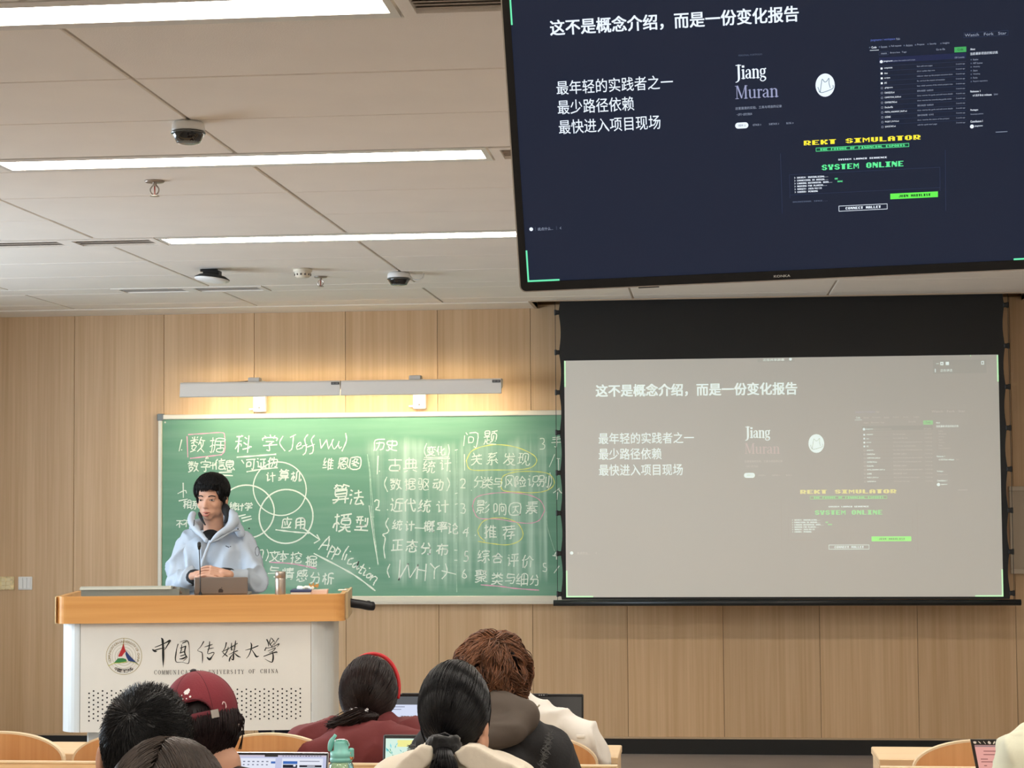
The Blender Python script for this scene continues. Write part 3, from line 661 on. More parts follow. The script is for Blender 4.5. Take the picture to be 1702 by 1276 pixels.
stroke(Z5, [(60, 10), (110, 450), (158, 835)], 2.2, ck_f); stroke(Z5, [(30, 0), (90, 430), (155, 820)], 1.3, ck_w); phrase('chalk_smear')
chars(Z6, [('问', 258, 240, 215), ('题', 520, 215, 200)], 200, 1.2); phrase()
stroke(Z6, [(175, 440), (178, 650)], 1.3)
chars(Z6, [('关', 335, 500), ('系', 545, 495), ('发', 770, 500), ('现', 960, 500)], 180, 1.3); phrase()
stroke(Z6, [(200, 520), (290, 380), (560, 310), (850, 340), (1080, 440), (1132, 530), (1050, 615), (850, 642), (550, 645), (260, 640), (200, 520)], 1.3, ck_y); phrase('chalk_loop')
chars(Z6, [('2', 205, 815, 200)], 170, 1.3); dot(Z6, 268, 915, .8); chars(Z6, [('分', 370, 800), ('类', 482, 810), ('与', 620, 805, 140), ('风', 775, 800), ('险', 920, 800), ('识', 1085, 790), ('别', 1228, 790)], 165, 1.3)
stroke(Z6, [(1308, 680), (1330, 800), (1280, 910)], 1.2); phrase()
stroke(Z6, [(665, 820), (690, 725), (850, 672), (1100, 665), (1300, 700), (1366, 820), (1280, 910), (1100, 945), (850, 935), (680, 910), (662, 800)], 1.3, ck_y); phrase('chalk_loop')
chars(Z6, [('3', 205, 1145, 200), ('影', 420, 1130, 200), ('响', 645, 1155), ('因', 850, 1160), ('素', 1070, 1140)], 180, 1.3); phrase()
stroke(lambda x, y: (x, y), [Z6(280, 1130), Z6(330, 1010), Z6(500, 960), Z6(750, 945), Z6(1000, 970), Z6(1170, 1040), Z6(1235, 1160), Z7(1300, 110), Z7(1240, 210), Z7(1100, 250), Z7(900, 232), Z7(650, 190), Z7(400, 180), Z7(325, 90), Z7(300, 0)], 1.3, ck_p); phrase('chalk_loop')
chars(Z7, [('4', 260, 365, 220)], 200, 1.3); dot(Z7, 340, 420, 1.2); chars(Z7, [('推', 555, 370), ('荐', 812, 380)], 205, 1.4); phrase()
stroke(Z7, [(372, 350), (450, 225), (600, 176), (800, 186), (950, 262), (1015, 400), (960, 500), (800, 553), (600, 540), (380, 505)], 1.3, ck_y); stroke(Z7, [(372, 350), (400, 430), (470, 500)], 1.2, ck_y); phrase('chalk_loop')
chars(Z7, [('5', 265, 710, 210), ('综', 455, 712, 195), ('合', 655, 740, 165), ('评', 870, 770), ('价', 1080, 785)], 195, 1.3); phrase()
chars(Z7, [('6', 235, 955, 190), ('聚', 425, 995), ('类', 650, 1030), ('与', 830, 1030, 165), ('细', 1000, 1045), ('分', 1178, 1050, 165)], 190, 1.3); phrase()
stroke(Z7, [(420, 1120), (700, 1142), (900, 1170), (1240, 1195)], 1.7, ck_p); phrase('chalk_underline')
chars(Z6, [('3', 1265, 290, 220), ('手', 1395, 265, 150)], 170, 1.1); stroke(Z6, [(1370, 440), (1300, 605)], 1.0); stroke(Z6, [(1400, 492), (1440, 495)], 1.0); stroke(Z6, [(1420, 492), (1425, 712)], 1.1)
chars(Z6, [('个', 1412, 960, 160)], 150, 1.2); stroke(Z7, [(1350, 90), (1360, 300), (1460, 640)], .9, ck_f)
chars(Z7, [('5', 1365, 860, 180), ('4', 1520, 690, 180)], 150, 1.3); stroke(Z7, [(1525, 855), (1455, 952)], 1.3); phrase()

# ---- lamp above the chalkboard
LY = 11.78
t = thing('board_lamp', 'long white two-piece lamp mounted above the chalkboard', 'lamp', (at(565, 645, LY).x, LY, at(565, 645, LY).z))
m_lampbody = mat('lamp_body', (240, 234, 226), rough=.5)
zt, zb = at(565, 632, LY).z, at(565, 657, LY).z
for a, b_ in ((299, 565), (566.5, 833)):
    xa, xb = at(a, 645, LY).x, at(b_, 645, LY).x
    prof = [(LY, zb), (LY-.008, zb+.004), (LY+.004, zt-.01), (LY+.014, zt), (LY+.11, zt), (LY+.12, zt-.01), (LY+.10, zb+.045), (LY+.02, zb+.03), (LY+.012, zb)]
    sh = MB().prism(prof, 'x', xa, xb).obj('reflector', m_lampbody, t)
    o = MB().box((xa+.02, LY+.028, zb+.010), (xb-.02, LY+.078, zb+.018), rot=Matrix.Rotation(.25, 3, 'X')).obj('tube', mat('board_tube', (255, 255, 255), emis=(255, 240, 205), estr=BOARD_W), t)
    xl = xb-.055
    q = MB().bbox((xl, LY-.009, zt-.026), (xl+.05, LY-.001, zt-.010), .001).obj('badge', mat('dark_badge', (60, 58, 56)), t)
    fl_ = Flat((xl, LY-.009, zt-.010), (1, 0, 0), (0, 0, -1), (0, -1, 0)); fl_.text(mat('badge_print', (190, 186, 180)), 'oo oo', .005, .045, .003, .013); fl_.flush(q, 'badge_print')
for px in (432, 697):
    X = at(px, 630, 11.95).x
    MB().bbox((X-.045, LY+.03, zt), (X+.03, LY+.10, zt+.028), .004).box((X-.012, LY+.10, zt+.002), (X+.012, WALL_Y, zt+.018)).obj('mounting_arm', mat('arm_grey', (205, 200, 192), rough=.4), t)
for px, py0, py1, lb in ((434, 659, 685, 'small white control box on wall under left half of board lamp'), (699, 654, 680, 'small white control box on wall under right half of board lamp')):
    a, b_ = at(px-11, py1, WALL_Y), at(px+10, py0-6, WALL_Y)
    c = thing('control_box', lb, 'box', ((a.x+b_.x)/2, WALL_Y, a.z), 'control boxes above the chalkboard')
    MB().bbox((a.x, WALL_Y-.045, a.z), (b_.x, WALL_Y, b_.z+.02), .005).obj('case', m_white, c)
    MB().box(((a.x+b_.x)/2-.004, WALL_Y-.047, a.z+.022), ((a.x+b_.x)/2+.004, WALL_Y-.044, a.z+.032)).obj('button', m_dark, c)
    MB().tube([(a.x, WALL_Y-.02, a.z+.02), (a.x-.03, WALL_Y-.02, a.z+.018)], .007, 8).obj('plug', m_white, c)
# cable clipped above the lamp
p0 = at(330, 636, 11.9)
tag(MB().tube(curve([tuple(at(x, y, 11.92)) for x, y in ((305, 636), (360, 635.5), (405, 634), (428, 629))], 6), .003, 6).obj('power_cord', m_dark), 'thin dark cord along the top of the board lamp', 'cord')
# ---- whiteboard edge at far right
x0, z0, x1 = 1.865, 1.12, 2.9; z1 = 1.66
t = thing('whiteboard', 'pale framed whiteboard peeking out right of the projection screen', 'whiteboard', (x0, WALL_Y, z0))
MB().box((x0+.02, WALL_Y-.015, z0+.03), (x1-.02, WALL_Y, z1-.03)).obj('board_surface', mat('whiteboard_face', (188, 172, 150), rough=.35), t)
MB().bbox((x0, WALL_Y-.03, z1-.03), (x1, WALL_Y, z1), .003).bbox((x0, WALL_Y-.03, z0), (x1, WALL_Y, z0+.03), .003).bbox((x0, WALL_Y-.03, z0+.03), (x0+.02, WALL_Y, z1-.03), .003).bbox((x1-.02, WALL_Y-.03, z0+.03), (x1, WALL_Y, z1-.03), .003).obj('frame', mat('pale_frame', (205, 192, 172), rough=.4), t)

# ================================================================ THE SLIDE (shown on both screens)
# eight-bit lettering
PIX = {'A': '0E1B1B1F1B1B1B', 'B': '1E1B1B1E1B1B1E', 'C': '0E1B1818181B0E', 'D': '1E1B1B1B1B1B1E', 'E': '1F18181E18181F', 'F': '1F18181E181818', 'G': '0F18181B1B1B0F', 'H': '1B1B1B1F1B1B1B', 'I': '1F0E0E0E0E0E1F',
       'J': '03030303031B0E', 'K': '1B1B1E1C1E1B1B', 'L': '1818181818181F', 'M': '111B1F15151111', 'N': '191D1F1F171313', 'O': '0E1B1B1B1B1B0E', 'P': '1E1B1B1B1E1818', 'Q': '0E1B1B1B1F160D', 'R': '1E1B1B1B1E161B', 'S': '0E1B180E031B0E',
       'T': '1F0E0E0E0E0E0E', 'U': '1B1B1B1B1B1B0E', 'V': '1B1B1B1B1B0E04', 'W': '1B1B1B1F1F1B11', 'X': '1B1B0E040E1B1B', 'Y': '1B1B1B0E0E0E0E', 'Z': '1F03060C18181F', ':': '000C0C000C0C00', '.': '00000000000C0C', '>': '180C0603060C18',
       '0': '0E1B1B1B1B1B0E', '1': '060E060606061F', '2': '0E1B03060C181F', '5': '1F181E03031B0E', '6': '0E18181E1B1B0E', '/': '0103060C181010', '-': '0000001F000000'}
def pixtext(fl, m, s, x0, x1, y0, y1, gap=1):
    cw = 5+gap; W = cw*len(s)-gap; u = (x1-x0)/W; v = (y1-y0)/7
    for i, ch in enumerate(s):
        if ch not in PIX: continue
        h = PIX[ch]
        for r in range(7):
            b = int(h[2*r:2*r+2], 16); k = 4
            while k >= 0:
                if b >> k & 1:
                    e = k
                    while e > 0 and b >> (e-1) & 1: e -= 1
                    xa = x0+(i*cw+4-k)*u; xb = x0+(i*cw+5-e)*u
                    fl.rect(m, xa, y0+r*v, xb, y0+(r+1)*v); k = e-1
                else: k -= 1
# tall contrasty serif letters as strokes (points x, y-up in x-heights, width)
SERIF = {
 'J': (.62, [[(.36, 1.5, .17), (.36, .2, .17), (.33, -.1, .15), (.2, -.3, .09), (.02, -.36, .05)], [(.08, 1.48, .06), (.6, 1.48, .06)]]),
 'i': (.42, [[(.2, .97, .15), (.2, .0, .15)], [(.02, .03, .06), (.38, .03, .06)], [(.05, .94, .06), (.2, .96, .08)], [(.2, 1.28, .2), (.2, 1.36, .2)]]),
 'a': (.66, [[(.1, .74, .12), (.16, .92, .06), (.3, .97, .06), (.42, .88, .12), (.46, .7, .15), (.46, .14, .15), (.5, .03, .08), (.62, .04, .05)], [(.46, .56, .05), (.28, .5, .06), (.1, .36, .12), (.08, .2, .14), (.16, .05, .09), (.28, .03, .06), (.42, .16, .05)]]),
 'n': (.8, [[(.18, .97, .15), (.18, 0, .15)], [(.03, .03, .06), (.34, .03, .06)], [(.03, .94, .06), (.18, .95, .07)], [(.2, .76, .05), (.34, .94, .06), (.48, .96, .09), (.58, .84, .15), (.6, .6, .15), (.6, 0, .15)], [(.46, .03, .06), (.76, .03, .06)]]),
 'g': (.68, [[(.3, .97, .06), (.14, .9, .11), (.1, .68, .13), (.14, .46, .11), (.3, .38, .06), (.46, .46, .11), (.5, .68, .13), (.46, .9, .11), (.3, .97, .06)], [(.46, .88, .05), (.56, .99, .07), (.62, .96, .11)], [(.18, .42, .05), (.1, .28, .08), (.18, .16, .11), (.42, .1, .13), (.56, -.02, .12), (.56, -.2, .1), (.36, -.36, .07), (.14, -.32, .08), (.06, -.16, .08), (.2, .1, .05)]]),
 'M': (1.16, [[(.14, 1.48, .06), (.14, .02, .06)], [(.0, 1.48, .05), (.26, 1.48, .05)], [(.2, 1.48, .15), (.55, .1, .13)], [(.55, .04, .05), (.9, 1.46, .05)], [(.94, 1.48, .15), (.94, .02, .15)], [(.9, 1.48, .05), (1.1, 1.48, .05)], [(.0, .02, .05), (.28, .02, .05)], [(.78, .02, .05), (1.1, .02, .05)]]),
 'u': (.78, [[(.16, .97, .14), (.16, .3, .14), (.2, .08, .1), (.32, .02, .07), (.46, .08, .05), (.56, .22, .05)], [(.02, .94, .05), (.18, .94, .05)], [(.58, .97, .14), (.58, .04, .14)], [(.44, .94, .05), (.6, .94, .05)], [(.58, .04, .06), (.74, .04, .05)]]),
 'r': (.52, [[(.18, .97, .14), (.18, 0, .14)], [(.03, .03, .05), (.34, .03, .05)], [(.03, .94, .05), (.18, .95, .05)], [(.2, .72, .05), (.32, .93, .07), (.46, .9, .14)]]),
}
def serif(fl, m, s, x0, x1, ybase, xh, k=1.0):
    W = sum(SERIF[c][0] for c in s); u = (x1-x0)/W; x = x0
    for c in s:
        w, st = SERIF[c]
        for P in st:
            Q = curve([(p[0], p[1], p[2]) for p in P], 5) if len(P) > 2 else P
            fl.line(m, [(x+q[0]*u, ybase-q[1]*xh) for q in Q], [max(q[2]*u*k, .3) for q in Q])
        x += w*u
def slide(parent, O, ex, ey, n, tv=True):
    """print the slide; O top-left corner, ex/ey one slide pixel right/down"""
    p = 'tv_' if tv else 'proj_'
    def col(nm, rgb, s, prj, ps):
        return emit(p+nm, rgb if tv else prj, s if tv else ps+.20, base=(8, 9, 12) if tv else (200, 192, 180), rough=.2 if tv else .8)
    W_ = col('white', (228, 238, 250), 1.15, (225, 250, 245), .52); W2 = col('soft', (178, 190, 214), .75, (235, 230, 225), .22); LAV = col('lavender', (170, 176, 214), .85, (225, 205, 205), .22)
    DIM = col('dim', (110, 124, 152), .6, (200, 190, 185), .1); YE = col('yellow', (250, 232, 60), 1.1, (240, 232, 130), .45); GR = col('green', (96, 232, 150), 1.1, (120, 240, 140), .42)
    GB = col('button_green', (104, 240, 84), 1.05, (110, 240, 90), .6); GD = col('dark_green', (22, 74, 62), 1, (170, 190, 160), .1); G2 = col('repo_green', (70, 170, 96), 1.0, (110, 210, 130), .4)
    BR = col('bracket', (110, 232, 176), 1.1, (170, 250, 180), .6); BL = col('blue_link', (110, 130, 220), .8, (190, 190, 225), .25)
    PN = col('panel_tint', (40, 48, 84), .8, (192, 204, 200), .03); DK = col('ink', (20, 30, 40), .8, (90, 110, 100), .1); LN = col('hairline', (60, 76, 112), .7, (190, 182, 175), .08)
    def F(): return Flat(O, ex, ey, n, .0006)
    f = F(); f.text(W_, '这不是概念介绍，而是一份变化报告', 141, 1040, 111, 170, bold=.022); f.flush(parent, 'slide_title')
    f = F()
    f.text(W_, '最年轻的实践者之一', 152, 579, 333, 384, .004); f.text(W_, '最少路径依赖', 152, 434, 404, 456, .004); f.text(W_, '最快进入项目现场', 152, 527, 477, 529, .004); f.flush(parent, 'slide_text')
    f = F()
    f.text(DIM, 'PERSONAL PORTFOLIO', 820, 905, 275, 281)
    serif(f, W_, 'Jiang', 806, 918, 362, 33, 1.25); serif(f, LAV, 'Muran', 804, 960, 434, 31)
    f.text(W2, '这里是我的实验、工具与项目的记录', 802, 970, 464, 474); f.text(W2, '一边学习一边把它们做出来', 806, 862, 487, 496)
    P = [(799+11-11*math.sin(a), 532-11*math.cos(a)) for a in np.linspace(0, math.pi, 12)]+[(836+11*math.sin(a), 532+11*math.cos(a)) for a in np.linspace(0, math.pi, 12)]
    f.poly(W_, P); 
    for a, b, t in ((810, 836, 'VIEW ↗'), ): f.text(DK, t, a, b, 528, 536, lift=.0004)
    f.text(W2, 'GITHUB ↗', 863, 893, 529, 536); f.text(W2, 'SUBSTACK ↗', 922, 958, 529, 536); f.text(W2, 'BLOG ↗', 985, 1010, 529, 536); f.flush(parent, 'portfolio_panel')
    f = F(); f.disc(W_, 1128 if tv else 1120, 402 if tv else 391, 34.5, ry=42); k = Vector((1128 if tv else 1120, 402 if tv else 391))
    C2 = col('avatar_line', (120, 150, 160), .8, (150, 165, 165), .25)
    for q in ([(-18, 24), (-14, -4), (-10, -22), (-2, -12), (6, -14), (14, -24), (14, -6), (18, 10)], [(-22, 22), (-10, 26), (26, 14), (28, 2)], [(-26, 6), (-20, 24)]): f.line(C2, [(k.x+a, k.y+b) for a, b in curve(q, 4)], 2.4, lift=.0006)
    f.flush(parent, 'avatar')
    # repository page
    f = F(); f.text(BL, 'jiangmuran / workspace', 1293, 1380, 246, 256); f.text(W2, 'Public', 1384, 1398, 247, 255); f.text(W2, 'Watch   Fork   Star', 1626, 1772, 247, 257)
    f.frame(LN, 1622, 243, 1662, 261, 1); f.frame(LN, 1668, 243, 1706, 261, 1); f.frame(LN, 1712, 243, 1778, 261, 1)
    for i, (t, w) in enumerate((('Code', 20), ('Issues', 24), ('Pull requests', 40), ('Actions', 26), ('Projects', 28), ('Security', 26), ('Insights', 26))):
        x = 1288+[0, 34, 70, 122, 162, 206, 252][i]; f.text(W_ if i == 0 else W2, t, x+8, x+8+w*.9, 272, 280, .01 if i == 0 else 0); f.disc(DIM, x+2, 276, 2.6)
    f.rect(W_, 1290, 286, 1322, 287.5); f.frame(LN, 1322, 293, 1356, 306, 1); f.text(W2, 'main', 1330, 1350, 296, 303); f.text(W2, 'Branches  Tags', 1362, 1420, 296, 303); f.text(W2, 'Go to file', 1525, 1556, 293, 300)
    f.rect(G2, 1589, 292, 1631, 311); f.text(DK, 'Code', 1600, 1620, 297, 305, lift=.0004)
    f.rect(PN, 1322, 314, 1630, 334); f.disc(W_, 1330, 329, 5.5, lift=.0003); f.text(W_, 'jiangmuran', 1338, 1370, 325, 332, .01, lift=.0003); f.text(W2, 'update the readme and scripts', 1372, 1450, 326, 332, lift=.0003); f.text(W2, '128 Commits', 1590, 1624, 326, 332, lift=.0003)
    nm = ['components', 'docs', 'scripts', 'src', '.gitignore', 'CHANGELOG.md', 'COMPETITION_GUIDE.md', 'CONTRIBUTING.md', 'Dockerfile', 'PARTIAL_ASSIGNMENT_DRAFT.md', 'LICENSE', 'PROJECT_STATUS.md', 'QUICKSTART.md']
    msg = ['feat: add new pages', 'chore: update deps now', 'refactor: clean up the project structure here', 'fix: correct the import of modules', 'feat: initial commit of the whole project tree', '更新仓库配置  与说明文件', 'docs: rewrite the guide and add more details', 'docs: rewrite the contributing guide notes', '更新仓库配置  与说明文件', 'docs: rewrite the guide and add more details', '更新仓库配置  与许可', 'docs: rewrite the status of the project', 'add the quick start page']
    for i in range(13):
        y = 351+i*17.6; f.rect(LN, 1322, y-7, 1630, y-6.2)
        (f.rect if i < 4 else f.frame)(*((W_ if i < 4 else W2, 1327, y-1, 1334, y+6)+(() if i < 4 else (1,)))); f.text(W_, nm[i], 1340, 1340+2.9*len(nm[i]), y-1, y+5.5, .008)
        f.text(W2, msg[i], 1456, 1456+min(2.9*len(msg[i]), 126) if i not in (5, 8, 10) else 1514, y-1, y+5.5); f.text(W2, '%d months ago' % (2+i % 4), 1594, 1626, y-1, y+5)
    f.text(W_, 'About', 1645, 1662, 299, 306, .01); f.text(W_, '当前最新项目的知识库', 1645, 1742, 314, 324)
    for i, t in enumerate(('Readme', 'MIT license', 'Activity', 'Stars', 'Watching', 'Forks', 'Report repository')): y = 337+i*13; f.text(W2, t, 1655, 1655+3*len(t), y, y+6); f.disc(DIM, 1648, y+3, 2.4)
    f.text(W_, 'Releases 1', 1645, 1680, 450, 457, .01); f.text(W_, 'v1.0.0 first release', 1653, 1720, 464, 472, .008); f.text(W2, 'Latest', 1728, 1742, 464, 471); f.text(W_, 'Packages', 1645, 1672, 517, 525, .01); f.text(W2, 'No packages published', 1645, 1690, 533, 539); f.text(W_, 'Contributors 1', 1645, 1688, 558, 566, .01)
    f.disc(W_, 1650, 580, 7); f.text(W_, 'jiangmuran', 1660, 1688, 576, 583, .01); f.rect(W2, 1734, 604, 1776, 606); f.flush(parent, 'repository_panel')
    # game page
    f = F()
    f.rect(LN, 960, 642, 961.2, 865); f.rect(LN, 1554, 660, 1555.2, 885); f.rect(LN, 990, 722, 1535, 723); f.rect(LN, 990, 797, 1535, 798); f.rect(LN, 990, 722, 991, 810); f.rect(LN, 1534, 722, 1535, 810)
    pixtext(f, YE, 'REKT SIMULATOR', 1046, 1466, 600, 617)
    f.rect(GD, 1089, 628, 1425, 642); f.frame(GR, 1089, 628, 1425, 642, 1.6, lift=.0003)
    f2 = Flat(O, ex, ey, n, .0012); pixtext(f2, GR, 'THE FUTURE OF FINANCIAL ESPORTS', 1104, 1410, 631, 639)
    pixtext(f, W_, 'SYSTEM LAUNCH SEQUENCE', 1169, 1345, 673, 679); pixtext(f, GR, 'SYSTEM ONLINE', 1109, 1404, 692, 712)
    ls = ['> SYSTEM: INITIALIZING...', '> CONNECTING TO ORIGIN...', '> LOADING HISTORICAL DATA...', '> WAITING FOR PLAYERS...', '> TARGET: 2026/02/15', '> STATUS: PENDING']
    for i, t in enumerate(ls): y = 732+i*10.6; pixtext(f, W_, t, 1008, 1008+4.95*len(t), y, y+6)
    pixtext(f, GR, 'OK', 1155, 1166, 742.6, 748.6); pixtext(f, GR, 'DONE', 1165, 1184, 753.2, 759)
    pixtext(f, DIM, 'OPERATIONAL SINCE...', 1000, 1128, 822, 827); f.rect(GB, 1355, 811, 1527, 832); pixtext(f2, DK, 'JOIN WAITLIST', 1385, 1500, 817, 826)
    f.frame(W_, 1167, 847, 1344, 868, 1.8); pixtext(f, W_, 'CONNECT WALLET', 1192, 1320, 853, 862); f.flush(parent, 'game_panel'); f2.flush(parent, 'game_label')
    # meeting bar
    f = F(); f.disc(W_, 26, 879, 7); f.rect(DIM, 41, 872, 42, 886); f.text(W2, '说点什么...', 50, 108, 874, 886); f.rect(DIM, 121, 872, 122, 886); f.text(W2, '<', 134, 139, 875, 885); f.flush(parent, 'chat_bar')
    f = F(); L_ = 118
    for sx in (0, 1):
        for sy in (0, 1):
            X = 3 if sx == 0 else 1917; Y = 3 if sy == 0 else 1077; xa, xb = (X-3, X+L_) if sx == 0 else (X-L_, X+3)
            f.rect(BR, xa, Y-3, xb, Y+3) if sy else f.rect(BR, xa, Y-3, xa+L_*.02, Y+3)
            f.rect(BR, X-3, (Y-L_ if sy else Y), X+3, (Y if sy else Y+L_))
    f.flush(parent, 'corner_bracket')
    if not tv:
        f = F(); f.rect(PN, 866, 0, 1030, 20); f.text(W_, '正在共享屏幕', 890, 985, 4, 15, lift=.0003); f.disc(W_, 1012, 8, 6, lift=.0003)
        f.rect(PN, 1636, 22, 1868, 82); f.rect(W_, 1650, 36, 1662, 38, lift=.0003); f.frame(W_, 1668, 30, 1682, 44, 4, lift=.0003); f.rect(W_, 1692, 30, 1706, 44, lift=.0003); f.frame(W_, 1846, 28, 1858, 44, 3, lift=.0003); f.text(W_, '正在讲话', 1668, 1720, 62, 74, lift=.0003); f.rect(W_, 1644, 60, 1648, 76, lift=.0003); f.flush(parent, 'meeting_toolbar')

# ================================================================ TELEVISION
a_, b_, c_ = 2.31971380e-03, 3.21971746e-01, 2.73524755e-02
o_ = Vector((-3.81892645e-01, 4.12545588, 4.59165199e-01+CAM_Z)); TW, TH = 1.107, .6227
rt = Vector((math.cos(a_), math.sin(a_), 0)); nn = Vector((math.sin(a_), -math.cos(a_), 0)); up2 = math.cos(b_)*Vector((0, 0, 1))+math.sin(b_)*nn
TR = math.cos(c_)*rt+math.sin(c_)*up2; TU = -math.sin(c_)*rt+math.cos(c_)*up2; TN = TR.cross(TU)      # TN faces the room
if TN.y > 0: TN = -TN
def tvp(u, v, w=0): return o_+TR*u+TU*v+TN*w
tv = thing('television', 'large black-framed television tilted down from the ceiling, showing a dark slide', 'television', tuple(tvp(TW/2, TH/2, -.03)))
def tvbox(mb, u0, v0, w0, u1, v1, w1):
    return mb.add([tvp(u, v, w) for w in (w0, w1) for v in (v0, v1) for u in (u0, u1)], [(0, 2, 3, 1), (4, 5, 7, 6), (0, 1, 5, 4), (1, 3, 7, 5), (3, 2, 6, 7), (2, 0, 4, 6)])
bzs, bzb = .0155, .0195
def rrect(u0, v0, u1, v1, r, k=5):
    P = []
    for cx, cy, a0 in ((u1-r, v1-r, 0), (u0+r, v1-r, 90), (u0+r, v0+r, 180), (u1-r, v0+r, 270)):
        for i in range(k+1): a = math.radians(a0+90*i/k); P.append((cx+r*math.cos(a), cy+r*math.sin(a)))
    return P
def slab(mb, P, w0, w1):
    n = len(P); mb.add([tvp(u, v, w0) for u, v in P]+[tvp(u, v, w1) for u, v in P], [tuple(range(n-1, -1, -1)), tuple(range(n, 2*n))]+[(i, (i+1) % n, n+(i+1) % n, n+i) for i in range(n)]); return mb
m_bez = mat('glossy_bezel', (12, 14, 15), rough=.25, spec=.4)
def ring(mb, Po, Pi, w0, w1):
    n = len(Po); mb.add([tvp(u, v, w1) for u, v in Po]+[tvp(u, v, w1) for u, v in Pi]+[tvp(u, v, w0) for u, v in Po]+[tvp(u, v, w0) for u, v in Pi],
           [q for i in range(n) for j in [(i+1) % n] for q in ((i, j, n+j, n+i), (2*n+i, 3*n+i, 3*n+j, 2*n+j), (i, 2*n+i, 2*n+j, j), (n+i, n+j, 3*n+j, 3*n+i))]); return mb
ring(MB(), rrect(-bzs, -bzb, TW+bzs, TH+bzs, .012), rrect(0, 0, TW, TH, .0005), -.02, .004).obj('bezel', m_bez, tv)
ring(MB(), rrect(-bzs-.003, -bzb-.003, TW+bzs+.003, TH+bzs+.003, .014), rrect(-bzs, -bzb, TW+bzs, TH+bzs, .012), -.018, .001).obj('edge_trim', mat('silver_edge', (196, 188, 178), rough=.3, metal=.5), tv)
slab(MB(), rrect(-bzs, -bzb, TW+bzs, TH+bzs, .012), -.035, -.02).obj('back_cover', m_black, tv)
tvbox(MB(), .2, .08, -.085, TW-.2, TH-.12, -.035).obj('rear_housing', m_black, tv)
ms = bpy.data.materials.new('tv_picture'); ms.use_nodes = True; N = ms.node_tree.nodes; L = ms.node_tree.links; b = N['Principled BSDF']
b.inputs['Base Color'].default_value = (.01, .01, .012, 1); b.inputs['Roughness'].default_value = .2; b.inputs['Specular IOR Level'].default_value = .28
b.inputs['Emission Color'].default_value = (*lin((26, 40, 66)), 1); b.inputs['Emission Strength'].default_value = .62
tvbox(MB(), 0, 0, -.004, TW, TH, -.001).obj('picture', ms, tv)
fl_ = Flat(tvp(0, 0, .004), TR*(TW/1920), -TU*(TW/1920), TN, .0003); fl_.text(mat('bezel_print', (190, 190, 185)), 'KONKA', 922, 983, 15, 24, .02); fl_.flush(tv, 'maker_name')
tvbox(MB(), .24, -bzb-.006, -.015, .285, -bzb, -.002).obj('sensor_bump', m_black, tv)
slide(tv, tvp(0, TH, -.001), TR*(TW/1920), -TU*(TW/1920), TN, True)
tvmount = thing('ceiling_mount', 'black steel pole mount holding the television to the ceiling', 'mount', (.17, 4.2, CEIL))
cm = tvp(TW/2, TH/2, -.09)
MB().tube([(cm.x, cm.y+.12, cm.z-.02), (cm.x, cm.y+.12, CEIL)], .025, 14).obj('pole', m_black, tvmount, True)
MB().box((cm.x-.09, cm.y+.03, CEIL-.008), (cm.x+.09, cm.y+.21, CEIL)).obj('ceiling_plate', m_black, tvmount)
MB().tube([cm, (cm.x, cm.y+.12, cm.z)], .02, 8).box((cm.x-.2, cm.y-.008, cm.z-.04), (cm.x+.2, cm.y+.012, cm.z+.04), rot=Matrix.Rotation(b_, 3, 'X')).obj('bracket', m_black, tvmount)

# ================================================================ PROJECTION SCREEN
SY = 11.75
sc = thing('projection_screen', 'pulled-down projection screen with black borders showing the washed-out slide', 'screen', (.45, SY, .97))
pBL, pBR, pTL, pTR = at(943, 992, SY), at(1670.5, 991.5, SY), at(936, 601, SY), at(1656, 587.5, SY)
xl, xrr = (pBL.x+pTL.x)/2, (pBR.x+pTR.x)/2; zb_, zt_ = (pBL.z+pBR.z)/2, (pTL.z+pTR.z)/2
m_fab = mat('black_fabric', (14, 17, 19), rough=.55, bump=.05, bscale=90)
xo0, xo1 = at(929, 600, SY).x, at(1671, 600, SY).x
nt = 8; tabs = [zt_+.30-i*(zt_+.30-zb_-.02)/(nt-1) for i in range(nt)]
ztop = 2.93; edge = []
for i in range(60):
    z = ztop+(zb_-.015-ztop)*i/59; ph = (zt_+.30-z)/((zt_+.30-zb_-.02)/(nt-1)); edge.append((z, .012*abs(math.sin(math.pi*ph))))
P = [(xo0+e, z) for z, e in edge]+[(xo1-e, z) for z, e in reversed(edge)]
fb = MB(); v = []; f = []
for k, (z, e) in enumerate(edge):
    for x in (xo0+e, xl, xrr, xo1-e): v += [(x, SY-.0008, z), (x, SY+.0012, z)]
for k in range(len(edge)-1):
    for j in range(3):
        a = k*8+j*2; f += [(a, a+2, a+10, a+8), (a+1, a+9, a+11, a+3)]
fb.add(v, f); fb.obj('black_backing', m_fab, sc)
m_scr = mat('projected_field', (206, 196, 184), rough=.85, emis=(192, 204, 200), estr=.24)
MB().box((xl, SY-.0026, zb_), (xrr, SY-.001, zt_)).obj('picture_area', m_scr, sc)
for z in tabs:
    for x, sg in ((xo0, -1), (xo1, 1)):
        MB().bbox((min(x-sg*.006, x+sg*.022), SY-.007, z-.014), (max(x-sg*.006, x+sg*.022), SY+.007, z+.014), .004).tube([(x+sg*.02, SY, z-.017), (x+sg*.02, SY, z+.017)], .007, 8).obj('tension_tab', m_black, sc)
for x, sg in ((xo0, -1), (xo1, 1)):
    MB().tube([(x+sg*.021, SY, ztop), (x+sg*.021, SY, zb_-.02)], .0018, 6).obj('tension_cable', m_black, sc)
MB().tube([(at(920, 1000, SY).x, SY, zb_-.035), (at(1697, 1000, SY).x, SY, zb_-.035)], .0185, 16).obj('weight_bar', mat('bar_black', (26, 30, 31), rough=.35), sc, True)
MB().box((xo0-.05, SY-.05, 2.93), (xo1+.05, SY+.09, 3.04)).obj('roller_case', m_black, sc)
